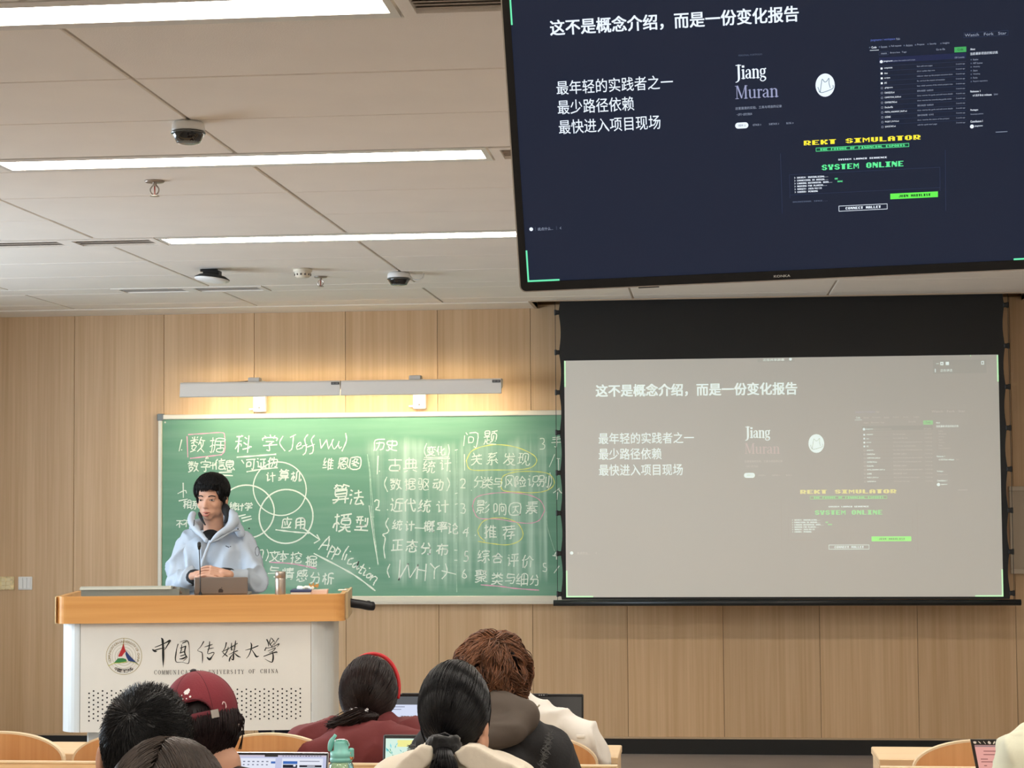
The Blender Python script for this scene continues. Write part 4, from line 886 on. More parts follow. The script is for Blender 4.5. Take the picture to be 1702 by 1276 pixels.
ox = Vector(((xrr-xl)/1920, 0, 0)); oz = Vector((0, 0, -(zt_-zb_)/1080)); slide(sc, Vector((xl, SY-.0026, zt_)), ox, oz, Vector((0, -1, 0)), False)

# ================================================================ LECTERN
lec = thing('lectern', 'wide white lectern with orange wood rim and university emblem on its front', 'lectern', (-2.43, 9.3, 0))
LYF = 9.0
_pv = Vector((-2.43, LYF, 0)); _M4 = Matrix.Translation(_pv) @ Matrix.Rotation(.14, 4, 'Z') @ Matrix.Translation(-_pv); _M4i = _M4.inverted()
def atl(x, y, Y):
    """like at(), for the lectern before it is turned"""
    d = _M4i.to_3x3() @ (FW + RT*((x-851)/F_PX) - UP*((y-638)/F_PX)); o = _M4i @ Vector((0, 0, CAM_Z)); t = (Y-o.y)/d.y
    return o+d*t
m_lw = mat('lectern_white', (234, 229, 218), rough=.45, var=.01)
m_orange = wood('rim_veneer', (212, 148, 80), (232, 172, 104), rough=.32, axis='x', scale=.6, objrand=0)
m_lmetal = mat('lectern_metal', (222, 226, 224), rough=.35, metal=.15)
px0, px1, pz0, pz1 = atl(106, 1100, LYF+.1).x, atl(556, 1100, LYF+.1).x, .517, 1.04
def rounded(x0, x1, y0, y1, r, k=7):
    P = []
    for cx, cy, a0 in ((x0+r, y0+r, 180), (x1-r, y0+r, 270)):
        for i in range(k+1): a = math.radians(a0+90*i/k); P.append((cx+r*math.cos(a), cy+r*math.sin(a)))
    return P+[(x1, y1), (x0, y1)]
sa, sb = atl(133, 1100, LYF).x, atl(517, 1100, LYF).x
MB().box((sa+.0015, LYF-.0, pz0), (sb-.0015, LYF+.02, pz1)).obj('front_panel', m_lw, lec)
for x0, x1, sg in ((px0, sa, -1), (sb, px1, 1)):
    R = abs(x1-x0)
    if sg < 0: P = [(x1-.001, LYF)]+[(x0+R-R*math.sin(a), LYF+R-R*math.cos(a)) for a in np.linspace(.1, math.pi/2, 9)]+[(x0, LYF+.50), (x0+.012, LYF+.50), (x0+.012, LYF+R)]+[(x0+R-(R-.012)*math.sin(a), LYF+R-(R-.012)*math.cos(a)) for a in np.linspace(math.pi/2-.1, .1, 7)]+[(x1-.001, LYF+.012)]
    else: P = [(x0+.001, LYF)]+[(x1-R+R*math.sin(a), LYF+R-R*math.cos(a)) for a in np.linspace(.1, math.pi/2, 9)]+[(x1, LYF+.50), (x1-.012, LYF+.50), (x1-.012, LYF+R)]+[(x1-R+(R-.012)*math.sin(a), LYF+R-(R-.012)*math.cos(a)) for a in np.linspace(math.pi/2-.1, .1, 7)]+[(x0+.001, LYF+.012)]
    MB().prism(P, 'z', pz0, pz1).obj('corner_panel', m_lmetal, lec, False)
MB().prism(rounded(px0+.015, px1-.015, LYF+.015, LYF+.50, .09), 'z', pz0+.01, pz0+.03).obj('cabinet_floor', m_lmetal, lec)
rx0, rx1, rz0, rz1 = atl(94, 1010, LYF).x, atl(574, 1010, LYF+.05).x, 1.034, 1.163
def band(o, i_, z0, z1):
    n = len(o); return MB().add([(x, y, z1) for x, y in o]+[(x, y, z1) for x, y in i_]+[(x, y, z0) for x, y in o]+[(x, y, z0) for x, y in i_], [q for k in range(n-1) for q in ((k, k+1, n+k+1, n+k), (2*n+k, 3*n+k, 3*n+k+1, 2*n+k+1), (k, 2*n+k, 2*n+k+1, k+1), (n+k, n+k+1, 3*n+k+1, 3*n+k))]+[(0, n, 3*n, 2*n), (n-1, 3*n-1, 4*n-1, 2*n-1)])
def ushape(x0, x1, y0, y1, r): P = rounded(x0, x1, y0, y1, r); return [P[-1]]+P[:-1]
band(ushape(rx0, rx1, LYF-.03, LYF+.53, .05), ushape(rx0+.025, rx1-.025, LYF-.005, LYF+.53, .03), rz0, rz1).obj('wood_rim', m_orange, lec)
TZ = rz1-.025
MB().prism(rounded(rx0+.0255, rx1-.0255, LYF-.004, LYF+.53, .03), 'z', TZ-.03, TZ).obj('desktop', wood('desktop_veneer', (214, 160, 104), (230, 180, 124), axis='x', scale=.6), lec)
# pale edging at the far right of the rim
MB().prism([(rx1+.001, LYF+.04), (rx1+.012, LYF+.06), (rx1+.012, LYF+.53), (rx1+.001, LYF+.53)], 'z', rz0+.006, rz1+.006).obj('end_cap', wood('end_cap_veneer', (206, 176, 130), (222, 194, 150), axis='z'), lec)
MB().bbox((rx0-.003, LYF-.02, rz0), (rx0+.0, LYF+.02, rz1), .001).obj('edge_strip', mat('bright_strip', (250, 226, 170), rough=.3), lec)
for a, b_ in ((147, 172), (520, 545)):
    xa, xb = atl(a, 1230, 9.2).x, atl(b_, 1230, 9.2).x; MB().bbox((xa, 9.16, .03), (xb, 9.3, pz0+.01), .006).obj('leg', m_lmetal, lec)
    MB().bbox((xa-.02, 9.0, 0), (xb+.02, 9.55, .03), .006).obj('foot', m_lmetal, lec)
# perforations
pf = MB(); m_hole = mat('hole_black', (30, 26, 24), rough=.9)
for i in range(48):
    X = atl(148+i*7.47, 1175, LYF).x
    for j in range(7 if i % 2 == 0 else 7):
        y = 1152+j*7.6-(3.8 if i % 2 else 0); z = atl(148, y, LYF).z; r = .0042
        pf.add([(X+r*math.cos(a), LYF-.0006, z+r*math.sin(a)) for a in np.linspace(0, 2*math.pi, 9)[:-1]], [tuple(range(8))])
tag(pf.obj('perforation', m_hole, lec), kind='stuff')
# emblem and lettering on the front
ink = mat('brush_ink', (20, 24, 20), rough=.6); gold = mat('emblem_gold', (170, 152, 90), rough=.5); olive = mat('emblem_line', (150, 140, 90), rough=.6)
red = mat('emblem_red', (186, 40, 44), rough=.5); gre = mat('emblem_green', (58, 132, 70), rough=.5); blu = mat('emblem_blue', (32, 56, 110), rough=.5); lime = mat('emblem_lime', (196, 200, 70), rough=.5)
ZE = zf(160, 1040, 5.319)
def ep(x, y): p = atl(*ZE(x, y), LYF); return (p.x, -p.z)
fl_ = Flat((0, LYF, 0), (1, 0, 0), (0, 0, -1), (0, -1, 0), .0006); u_ = 1/5.319*LYF/3174.
c0 = Vector(ep(245, 268)); R = 160*u_
def arc(m, r, w, a0=0, a1=2*math.pi, n=60, asp=1.02): fl_.line(m, [(c0.x+r*math.sin(a), c0.y-r*asp*math.cos(a)) for a in np.linspace(a0, a1, n)], w)
arc(gold, R*.99, 4*u_); arc(olive, R*.66, 2.2*u_); arc(olive, R*.50, 2.2*u_); arc(olive, R*.36, 2*u_); arc(mat('emblem_inner', (186, 140, 120), rough=.6), R*.8, 1.5*u_)
fl_.poly(red, [ep(*q) for q in ((240, 140), (236, 170), (218, 215), (195, 262), (196, 272), (228, 268), (246, 240), (262, 225), (250, 190))][::-1], .0004)
fl_.poly(blu, [ep(*q) for q in ((262, 225), (258, 250), (268, 280), (286, 310), (320, 316), (362, 332), (330, 300), (290, 262))][::-1], .0004)
fl_.poly(gre, [ep(*q) for q in ((190, 286), (176, 305), (150, 332), (200, 325), (240, 322), (270, 312), (262, 292), (235, 284))][::-1], .0004)
fl_.line(lime, [ep(*q) for q in ((110, 350), (160, 328), (210, 326), (270, 316))], 5*u_, .0005); fl_.line(gold, [ep(*q) for q in ((244, 108), (244, 140), (232, 180))], 5*u_, .0005); fl_.line(blu, [ep(*q) for q in ((262, 222), (300, 270), (375, 345))], 4*u_, .0005); fl_.line(lime, [ep(*q) for q in ((375, 345), (340, 322), (300, 316))], 4*u_, .0005)
def ringtext(s, r, a0, a1, h, up=True, bold=0):
    n = len(s)
    for i, ch in enumerate(s):
        if ch == ' ': continue
        a = a0+(a1-a0)*i/(n-1); V, Fs = text_geo(ch, bold)
        if not len(V): continue
        m = (V.min(0)+V.max(0))/2; ca, sa_ = math.cos(a), math.sin(a); pts = []
        for p in V:
            x, y = (p[0]-m[0])*h, (p[1]-(.36 if ord(ch) < 256 else m[1]))*h
            if not up: x, y = x, y
            rr = r+(y if up else -y); q = (c0.x+(rr*sa_+(x if up else -x)*ca*1), c0.y-(rr*ca-(x if up else -x)*sa_)); pts.append(fl_.pt(q[0], q[1]))
        fl_.mb(ink if bold else olive).add(pts, Fs)
ringtext('COMMUNICATION UNIVERSITY OF CHINA', R*.82, -1.9, 1.9, R*.2)
ringtext('中國傳媒大學', R*.82, math.pi+.55, math.pi-.55, R*.22, up=False, bold=.02)
fl_.flush(lec, 'emblem')
BR_ = [
 [(495, 207, 5), (505, 214, 13), (520, 224, 14), (536, 224, 5)], [(518, 188, 4), (562, 172, 7), (610, 150, 8), (648, 130, 15), (658, 132, 5)], [(652, 134, 12), (632, 166, 9), (612, 200, 6), (600, 212, 2)], [(515, 216, 9), (560, 202, 8), (604, 192, 5)], [(576, 107, 6), (586, 124, 17), (590, 180, 16), (592, 250, 19), (592, 305, 14), (592, 368, 1)],
 [(724, 160, 7), (712, 200, 6), (704, 250, 10), (700, 292, 9), (712, 320, 5), (760, 320, 3), (800, 331, 4), (818, 324, 7), (824, 270, 4), (822, 195, 4), (814, 145, 8), (792, 128, 6), (740, 142, 2)], [(762, 152, 6), (795, 138, 9)], [(742, 196, 6), (792, 178, 9)], [(755, 165, 5), (752, 210, 8), (742, 238, 5)], [(790, 182, 11), (782, 235, 10), (802, 278, 9)], [(740, 240, 7), (780, 226, 8)], [(745, 266, 7), (790, 252, 8)], [(736, 292, 5), (770, 286, 12), (800, 268, 8)], [(796, 286, 6), (766, 312, 2)],
 [(950, 138, 9), (925, 180, 5), (896, 214, 3), (920, 228, 5), (936, 238, 7), (940, 285, 8), (937, 328, 3)], [(958, 186, 3), (1000, 172, 8), (1028, 163, 4)], [(984, 206, 4), (1020, 197, 6), (1038, 194, 3)], [(1002, 138, 6), (998, 190, 9), (985, 244, 5), (1030, 234, 7), (1042, 241, 5), (1022, 272, 8), (1002, 294, 19), (980, 278, 8)],
 [(1150, 148, 10), (1140, 190, 7), (1120, 232, 5), (1150, 260, 9), (1162, 270, 4)], [(1168, 186, 5), (1150, 235, 8), (1113, 276, 3)], [(1110, 228, 4), (1165, 204, 7), (1178, 200, 3)], [(1178, 194, 5), (1248, 154, 6)], [(1196, 150, 5), (1195, 205, 10), (1200, 215, 5)], [(1232, 130, 5), (1228, 165, 10), (1222, 215, 6)], [(1196, 188, 3), (1230, 176, 4)], [(1196, 210, 3), (1226, 202, 4)], [(1172, 252, 3), (1240, 222, 8), (1254, 221, 3)], [(1216, 215, 6), (1213, 260, 12), (1211, 298, 11), (1192, 288, 3)], [(1206, 250, 4), (1182, 285, 11), (1176, 312, 7)], [(1222, 240, 4), (1250, 265, 11), (1276, 276, 4)],
 [(1318, 214, 3), (1370, 200, 8), (1426, 177, 8), (1432, 175, 2)], [(1364, 146, 3), (1373, 170, 11), (1365, 220, 8), (1346, 264, 6), (1326, 287, 2)], [(1373, 206, 4), (1395, 240, 8), (1416, 270, 14), (1438, 266, 3)],
 [(1508, 120, 10), (1520, 146, 10), (1524, 180, 4)], [(1546, 103, 4), (1532, 150, 8), (1556, 186, 5)], [(1552, 110, 7), (1576, 140, 6)], [(1570, 126, 5), (1540, 162, 6)], [(1576, 150, 5), (1550, 186, 5)], [(1612, 108, 8), (1592, 135, 5), (1574, 172, 3)], [(1502, 188, 5), (1490, 216, 9)], [(1500, 197, 5), (1560, 186, 5), (1612, 158, 7), (1612, 168, 6), (1598, 184, 2)], [(1518, 222, 3), (1582, 194, 6), (1560, 224, 5), (1530, 236, 4)], [(1480, 268, 5), (1540, 246, 8), (1592, 230, 9), (1598, 238, 2)], [(1556, 224, 4), (1564, 260, 11), (1562, 298, 13), (1548, 320, 7), (1492, 292, 2)]]
for P in BR_:
    Q = curve(P, 6); fl_.line(ink, [ep(q[0], q[1]) for q in Q], [max(q[2], 1)*u_*1.12 for q in Q])
fl_.flush(lec, 'brush_lettering')
# thin serif capitals below: strokes on a unit box, (x, y-up, width)
CAP = {'C': [[(.9, .78, .1), (.7, .97, .06), (.45, .98, .07), (.15, .75, .13), (.1, .5, .16), (.16, .22, .13), (.45, .02, .07), (.72, .04, .06), (.92, .24, .05)], [(.9, 1, .05), (.9, .72, .05)]],
 'O': [[(.5, 1, .06), (.18, .82, .12), (.08, .5, .16), (.18, .18, .12), (.5, 0, .06), (.82, .18, .12), (.92, .5, .16), (.82, .82, .12), (.5, 1, .06)]],
 'M': [[(.12, 1, .06), (.12, 0, .06)], [(.14, 1, .15), (.48, .05, .1)], [(.5, .02, .05), (.86, 1, .05)], [(.88, 1, .15), (.88, 0, .15)], [(0, .02, .05), (.24, .02, .05)], [(.74, .02, .05), (1, .02, .05)]],
 'U': [[(.18, 1, .15), (.18, .3, .14), (.35, .03, .08), (.65, .03, .06), (.82, .3, .06), (.82, 1, .06)], [(.02, .98, .05), (.34, .98, .05)], [(.68, .98, .05), (.98, .98, .05)]],
 'N': [[(.15, 1, .06), (.15, 0, .06)], [(.13, 1, .15), (.85, .02, .13)], [(.86, 1, .06), (.86, 0, .06)], [(0, .02, .05), (.3, .02, .05)], [(.7, .98, .05), (1, .98, .05)]],
 'I': [[(.5, 1, .18), (.5, 0, .18)], [(.25, .98, .05), (.75, .98, .05)], [(.25, .02, .05), (.75, .02, .05)]],
 'A': [[(.5, 1, .06), (.12, 0, .06)], [(.5, 1, .13), (.88, 0, .15)], [(.25, .35, .05), (.7, .35, .05)], [(0, .02, .05), (.28, .02, .05)], [(.72, .02, .05), (1, .02, .05)]],
 'T': [[(.5, 1, .16), (.5, 0, .16)], [(.05, .97, .07), (.95, .97, .07)], [(.3, .02, .05), (.7, .02, .05)], [(.06, 1, .05), (.06, .75, .04)], [(.94, 1, .05), (.94, .75, .04)]],
 'V': [[(.1, 1, .15), (.5, 0, .12)], [(.88, 1, .06), (.5, 0, .06)], [(0, .98, .05), (.3, .98, .05)], [(.7, .98, .05), (1, .98, .05)]],
 'E': [[(.22, 1, .16), (.22, 0, .16)], [(.08, .97, .06), (.85, .97, .06)], [(.22, .52, .05), (.68, .52, .05)], [(.08, .03, .06), (.9, .03, .06)], [(.86, 1, .05), (.86, .78, .05)], [(.9, .22, .05), (.9, 0, .05)]],
 'R': [[(.22, 1, .16), (.22, 0, .16)], [(.08, .98, .05), (.55, .98, .06), (.78, .86, .13), (.78, .64, .13), (.55, .5, .05), (.22, .5, .05)], [(.5, .5, .1), (.92, .02, .13)], [(.06, .02, .05), (.4, .02, .05)]],
 'S': [[(.82, .78, .05), (.6, .98, .07), (.3, .95, .08), (.18, .74, .13), (.5, .52, .16), (.84, .28, .13), (.7, .05, .08), (.38, .02, .07), (.16, .22, .05)]],
 'Y': [[(.1, 1, .14), (.5, .5, .13)], [(.9, 1, .05), (.5, .5, .05)], [(.5, .5, .16), (.5, 0, .16)], [(.3, .02, .05), (.7, .02, .05)], [(0, .98, .05), (.28, .98, .05)], [(.74, .98, .05), (1, .98, .05)]],
 'F': [[(.22, 1, .16), (.22, 0, .16)], [(.08, .97, .06), (.88, .97, .06)], [(.22, .5, .05), (.68, .5, .05)], [(.06, .02, .05), (.42, .02, .05)], [(.88, 1, .05), (.88, .76, .05)]],
 'H': [[(.18, 1, .15), (.18, 0, .15)], [(.82, 1, .15), (.82, 0, .15)], [(.18, .52, .05), (.82, .52, .05)], [(.02, .98, .05), (.34, .98, .05)], [(.02, .02, .05), (.34, .02, .05)], [(.66, .98, .05), (.98, .98, .05)], [(.66, .02, .05), (.98, .02, .05)]]}
inkg = mat('caption_ink', (66, 62, 56), rough=.6)
for s, a, b_, ya, yb in (('COMMUNICATION', 508, 950, 391, 428), ('UNIVERSITY', 992, 1310, 388, 424), ('OF', 1345, 1410, 384, 418), ('CHINA', 1447, 1610, 382, 416)):
    n = len(s); cw = (b_-a)/n
    for i, ch in enumerate(s):
        xa = a+i*cw+cw*.12; w_ = cw*.72*(.55 if ch == 'I' else 1); xa += cw*.16 if ch == 'I' else 0
        for P in CAP[ch]:
            Q = curve(P, 4) if len(P) > 2 else P
            fl_.line(inkg, [ep(xa+q[0]*w_, yb-q[1]*(yb-ya)-(i/n)*1.5) for q in Q], [max(q[2]*30*u_*1.1, 2.2*u_) for q in Q])
fl_.flush(lec, 'caption_lettering')

# ---- things on and around the lectern
p0, p1 = atl(139, 985, 9.2), atl(306, 985, 9.2)
t = thing('document_viewer', 'flat grey slanted equipment console at left end of lectern', 'console', ((p0.x+p1.x)/2, 9.3, TZ))
MB().prism([(9.10, TZ), (9.10, TZ+.050), (9.13, TZ+.058), (9.48, TZ+.03), (9.48, TZ)], 'x', p0.x+.006, p1.x-.01).obj('body', mat('console_grey', (126, 134, 128), rough=.45, metal=.2), t)
MB().prism([(9.095, TZ+.050), (9.10, TZ+.060), (9.13, TZ+.065), (9.49, TZ+.038), (9.49, TZ+.03), (9.13, TZ+.058)], 'x', p0.x, p1.x-.05).obj('lid', mat('console_lid', (196, 198, 184), rough=.35, metal=.2), t)
MB().tube([(p1.x-.04, 9.11, TZ+.058), (p1.x+.0, 9.12, TZ+.03)], .006, 8).obj('hinge', m_dark, t)
def laptop(name, label, c, w, h, yaw, tilt, base_z, screen_mat, shell, group=None, depth=.22, facing=-1, bez=.006):
    """open laptop; c = hinge line centre, the display leans back away from its keyboard by tilt"""
    t = thing(name, label, 'laptop', (c[0], c[1], base_z), group); Rz = Matrix.Rotation(yaw, 3, 'Z'); C_ = Vector((c[0], c[1], base_z))
    mb = MB().bbox((-w/2, 0, .0), (w/2, depth, .014), .005); mb.v = [C_+Rz @ Vector(p) for p in mb.v]; mb.obj('base', shell, t)
    kb = MB()
    for r in range(5):
        for k in range(12): x = -w*.43+k*w*.0725; y = .03+r*.02; kb.box((x, y, .014), (x+w*.062, y+.016, .0155))
    kb.v = [C_+Rz @ Vector(p) for p in kb.v]; tag(kb.obj('keyboard', m_black, t), kind='stuff')
    Rx = Matrix.Rotation(tilt, 3, 'X'); lid = MB().bbox((-w/2, -.007, 0), (w/2, 0, h), .004); tr_ = lambda p: C_+Rz @ (Vector((0, 0, .012))+Rx @ Vector(p))
    lid.v = [tr_(p) for p in lid.v]; lid.obj('lid', shell, t)
    if screen_mat:
        bz = MB().box((-w/2+.003, 0, .004), (w/2-.003, .001, h-.003)); bz.v = [tr_(p) for p in bz.v]; bz.obj('bezel', m_bez, t)
        s_ = MB().box((-w/2+bez, .001, .016), (w/2-bez, .0016, h-bez-.004)); s_.v = [tr_(p) for p in s_.v]; s_.obj('screen', screen_mat, t)
    return t, tr_
# speaker's laptop: seen from the back
m_lap = mat('laptop_grey', (122, 112, 104), rough=.4, metal=.35)
pc = atl(367, 985, 9.32); w_ = atl(412, 975, 9.32).x-atl(323, 975, 9.32).x
t, tr_ = laptop('laptop', 'grey laptop open on the lectern in front of the speaker, seen from behind', (pc.x, 9.33), w_, atl(367, 959, 9.33).z-TZ-.012, 0, .0, TZ, emit('speaker_screen', (190, 200, 215), .6), m_lap, 'open laptops')
fl_ = Flat(tr_((0, -.0075, .012)), (1, 0, 0), (0, 0, -1), (0, -1, 0)); m_logo = mat('logo_dark', (56, 50, 48), rough=.2)
fl_.poly(m_logo, [(-.012, .004), (-.012, -.008), (-.005, -.016), (.006, -.014), (.012, -.006), (.010, .004)]); fl_.poly(m_logo, [(0, -.017), (.006, -.024), (.006, -.018)]); fl_.flush([q for q in t.children if q.name.startswith('lid')][0], 'logo')
# gooseneck microphone
mp = atl(333, 985, 9.22)
t = thing('microphone', 'thin black gooseneck microphone standing in front of the speaker', 'microphone', (mp.x, 9.22, TZ))
tp = atl(331, 910, 9.24)
MB().tube(curve([(mp.x, 9.22, TZ), (mp.x-.001, 9.22, TZ+.12), (tp.x, 9.24, tp.z)], 6), .0028, 8).obj('gooseneck', m_black, t, True)
MB().tube([(tp.x, 9.24, tp.z-.01), (tp.x, 9.24, tp.z+.008), (tp.x, 9.238, tp.z+.02)], [.005, .0095, .009], 12).ell((tp.x, 9.238, tp.z+.02), (.0095,)*3, 12, 8).obj('capsule', m_black, t, True)
MB().lathe((mp.x, 9.22, TZ), [(.028, 0), (.028, .006), (.01, .014), (.005, .03)], 18).obj('foot', m_black, t, True)
# thermos
tp = atl(466, 988, 9.3); r = .026
t = thing('thermos', 'tall cylindrical steel thermos standing on the right half of the lectern', 'thermos', (tp.x, 9.3, TZ)); m_ss = mat('brushed_steel', (178, 166, 154), rough=.34, metal=.85)
zt2 = atl(466, 949.5, 9.3).z; zc = atl(466, 960, 9.3).z
MB().lathe((tp.x, 9.3, TZ), [(r*.94, 0), (r, .004), (r, zc-TZ-.003), (r*.93, zc-TZ)], 28).obj('body', m_ss, t, True)
MB().lathe((tp.x, 9.3, zc), [(r*.93, 0), (r, .002), (r, zt2-zc-.004), (r*.9, zt2-zc)], 28).obj('cap', m_ss, t, True)
# book and snack
a, b_ = atl(483, 989, 9.15), atl(511, 989, 9.15)
t = thing('book', 'dark blue thin book lying on lectern beside the thermos', 'book', ((a.x+b_.x)/2, 9.2, TZ))
MB().bbox((a.x, 9.12, TZ), (b_.x+.02, 9.30, TZ+.004), .001).bbox((a.x, 9.12, TZ+.028), (b_.x+.02, 9.30, TZ+.038), .001).obj('cover', mat('navy_cover', (38, 52, 96), rough=.5), t)
MB().box((a.x+.003, 9.123, TZ+.004), (b_.x+.017, 9.297, TZ+.028)).obj('pages', mat('paper_edge', (225, 222, 210), rough=.8), t)
a = atl(505, 982, 9.22)
cr = MB()
for k in range(7): q = Vector((a.x-.025+k*.011, 9.22+random.uniform(-.02, .02), TZ+.044)); cr.ell(q, (.012, .011, .009+.003*random.random()), 8, 6, Matrix.Rotation(random.random(), 3, 'Y'))
tag(link('tissue', remesh(cr, .003, 2), mat('tissue_white', (236, 238, 226), rough=.9), None, True), 'crumpled white tissue lying on the blue book', 'tissue')
a = atl(528, 986, 9.2)
t = thing('snack_pack', 'pink-white snack tray with orange-brown crisps near lectern end', 'snack', (a.x, 9.22, TZ))
MB().prism([(a.x-.045, TZ), (a.x-.055, TZ+.034), (a.x+.05, TZ+.036), (a.x+.045, TZ)], 'y', 9.15, 9.27).obj('tray', mat('tray_pale', (230, 200, 184), rough=.5), t)
sn = MB()
for k in range(16): q = Vector((a.x-.02+random.uniform(-.02, .025), 9.21+random.uniform(-.03, .03), TZ+.042+random.uniform(0, .014))); sn.tube([q, q+Vector((random.uniform(-.014, .014), 0, random.uniform(.004, .016)))], .0022, 5)
tag(sn.obj('crisps', mat('crisp_orange', (206, 140, 50), rough=.6), t), kind='stuff')
tag(MB().bbox((atl(562, 984, 9.3).x, 9.26, TZ+.0265), (atl(577, 984, 9.3).x, 9.34, TZ+.031), .002).obj('card', mat('card_white', (235, 235, 220), rough=.6)), 'small white card at the right end of the lectern top', 'card')
# black padded grip jutting past the right end
pts = [atl(574, 999, 9.35), atl(585, 1002, 9.35), atl(600, 1004, 9.35), atl(612, 1006.5, 9.35), atl(620, 1007, 9.35)]
tag(MB().tube(curve([tuple(p) for p in pts], 4), [.022+.0*k for k in range(17)], 16).ell(pts[-1], (.012, .02, .022), 14, 8).ell(atl(612, 1001, 9.35), (.014, .014, .010), 10, 6).ell(atl(576, 994, 9.35), (.008, .008, .01), 10, 6).obj('grip_handle', mat('grip_rubber', (12, 12, 18), rough=.5), None, True), 'black padded handle jutting out past the lectern\'s right end', 'handle')
# the lectern and what stands on it face slightly towards the room's centre
for o in [q for q in COL.objects if q.parent is None and q.name.split('.')[0] in ('lectern', 'document_viewer', 'laptop', 'microphone', 'thermos', 'book', 'tissue', 'snack_pack', 'card', 'grip_handle')]: o.matrix_basis = _M4 @ o.matrix_basis
# dark upholstered chair behind the lectern
cx = at(480, 1225, 10.35).x
t = thing('stool_chair', 'navy upholstered chair with grey metal frame half hidden behind lectern', 'chair', (cx, 10.4, 0)); m_navy = mat('navy_fabric', (22, 26, 42), rough=.8, bump=.2)
MB().bbox((cx-.16, 10.2, .42), (cx+.16, 10.6, .48), .02).obj('seat', m_navy, t)
MB().prism([(cx-.16, .42), (cx+.16, .42), (cx+.11, .26), (cx-.10, .26)], 'y', 10.22, 10.58).obj('valance', m_navy, t)
for sx in (-1, 1):
    for yy in (10.215, 10.585): MB().tube([(cx+sx*.05, yy-.01 if yy < 10.4 else yy+.01, .45), (cx+sx*.07, yy-.015 if yy < 10.4 else yy+.015, 0)], .008, 8).obj('leg', mat('frame_grey', (170, 172, 166), rough=.35, metal=.5), t)

# ================================================================ AUDIENCE FURNITURE
m_edge = mat('ply_edge', (240, 218, 184), rough=.4); m_ply = wood('ply_face', (208, 148, 92), (228, 174, 120), rough=.35, axis='z', scale=.8, objrand=.05)
m_desk = wood('desk_laminate', (226, 194, 150), (238, 208, 168), rough=.4, axis='x', scale=.5)
m_steel = mat('chair_steel', (120, 122, 124), rough=.35, metal=.7)
def make_seat(lab, grp):
    a, H, z0, z1 = .205, .088, .53, .893
    t = thing('folding_seat', lab, 'seat', (0, 0, 0), grp)
    def arch(a, zt, H): return [(a*math.cos(k), zt-H+H*math.sin(k)) for k in np.linspace(0, math.pi, 25)]
    P = arch(a-.006, z1-.006, H-.004)+[(-a+.006, z0), (a-.006, z0)]
    MB().prism(P, 'y', -.011, .011).obj('backrest', m_ply, t)
    o = arch(a, z1, H); i_ = arch(a-.006, z1-.006, H-.004); mb = MB(); n = len(o)
    mb.add([(x, -.012, z) for x, z in o]+[(x, -.012, z) for x, z in i_]+[(x, .012, z) for x, z in o]+[(x, .012, z) for x, z in i_],
           [q for k in range(n-1) for q in ((k, k+1, n+k+1, n+k), (2*n+k, 3*n+k, 3*n+k+1, 2*n+k+1), (k, 2*n+k, 2*n+k+1, k+1), (n+k, n+k+1, 3*n+k+1, 3*n+k))])
    mb.box((a-.006, -.012, z0), (a, .012, z1-H)).box((-a, -.012, z0), (-a+.006, .012, z1-H)); mb.obj('edge_band', m_edge, t)
    MB().bbox((-.19, .02, .425), (.19, .38, .445), .01).obj('seat', m_ply, t)
    MB().bbox((-.03, -.03, 0), (.03, .06, .54), .006).bbox((-.03, .0, .38), (.03, .26, .425), .005).obj('pedestal', m_steel, t)
    MB().bbox((-.09, -.05, 0), (.09, .12, .012), .004).obj('foot_plate', m_steel, t)
    return t
def dup(root, loc, label):
    r = root.copy(); COL.objects.link(r); r.location = loc; r['label'] = label
    for ch in list(root.children):
        c = ch.copy(); COL.objects.link(c); c.parent = r; c.matrix_parent_inverse = ch.matrix_parent_inverse.copy()
    return r
SEATY = 5.95
g1 = 'curved plywood seats of the front audience row'
seat0 = make_seat('curved plywood seat back at the far left edge, front row', g1)
z_of = at(448, 1233, SEATY).z-.893
seat0.location = (at(4, 1238, SEATY).x, SEATY, 0)
lb = {226: 'plywood seat back half hidden behind the crew-cut student', 448: 'plywood seat back rising behind the white laptop', 670: 'plywood seat under the student with the red headband', 884: 'plywood seat back in front of the white puffer coat', 1630: 'plywood seat back beside the tablet at right'}
for px, l_ in lb.items(): dup(seat0, (at(px, 1236, SEATY).x, SEATY, -.008 if px == 1630 else 0), l_)
back_rows = [(1.0, None)]
def desk(name, label, x0, x1, y0, y1, zt, grp, rail=None):
    t = thing(name, label, 'desk', ((x0+x1)/2, (y0+y1)/2, 0), grp)
    MB().bbox((x0, y0, zt-.025), (x1, y1, zt), .003).obj('desktop', m_desk, t)
    if rail:
        MB().bbox((x0, y1-.02, .30), (x1, y1, rail-.004), .002).obj('front_panel', m_desk, t); MB().bbox((x0, y1-.023, rail-.004), (x1, y1+.003, rail+.002), .001).obj('panel_edge', m_edge, t)
    else: MB().bbox((x0+.02, y1-.04, .25), (x1-.02, y1-.02, zt-.025), .002).obj('front_panel', m_desk, t)
    for x in (x0+.002, x1-.032): MB().bbox((x, y0+.03, 0), (x+.03, y1-.045 if not rail else y1-.022, zt-.025), .003).obj('end_panel', m_desk, t)
xe = at(1034, 1252, 6.79).x; xs = at(1448, 1253, 6.79).x
desk('bench_desk', 'pale wood bench desk of the front row, left of the aisle', -4.2, xe, 6.48, 6.79, .752, 'bench desks')
desk('bench_desk', 'pale wood bench desk of the front row, right of the aisle', xs, 4.2, 6.48, 6.79, .752, 'bench desks')
desk('bench_desk', 'second-row bench desk left of the aisle, holding laptops and teal bottle', -4.2, at(1027, 1270, 5.87).x, 5.42, 5.86, .74, 'bench desks', at(900, 1270.5, 5.86).z)
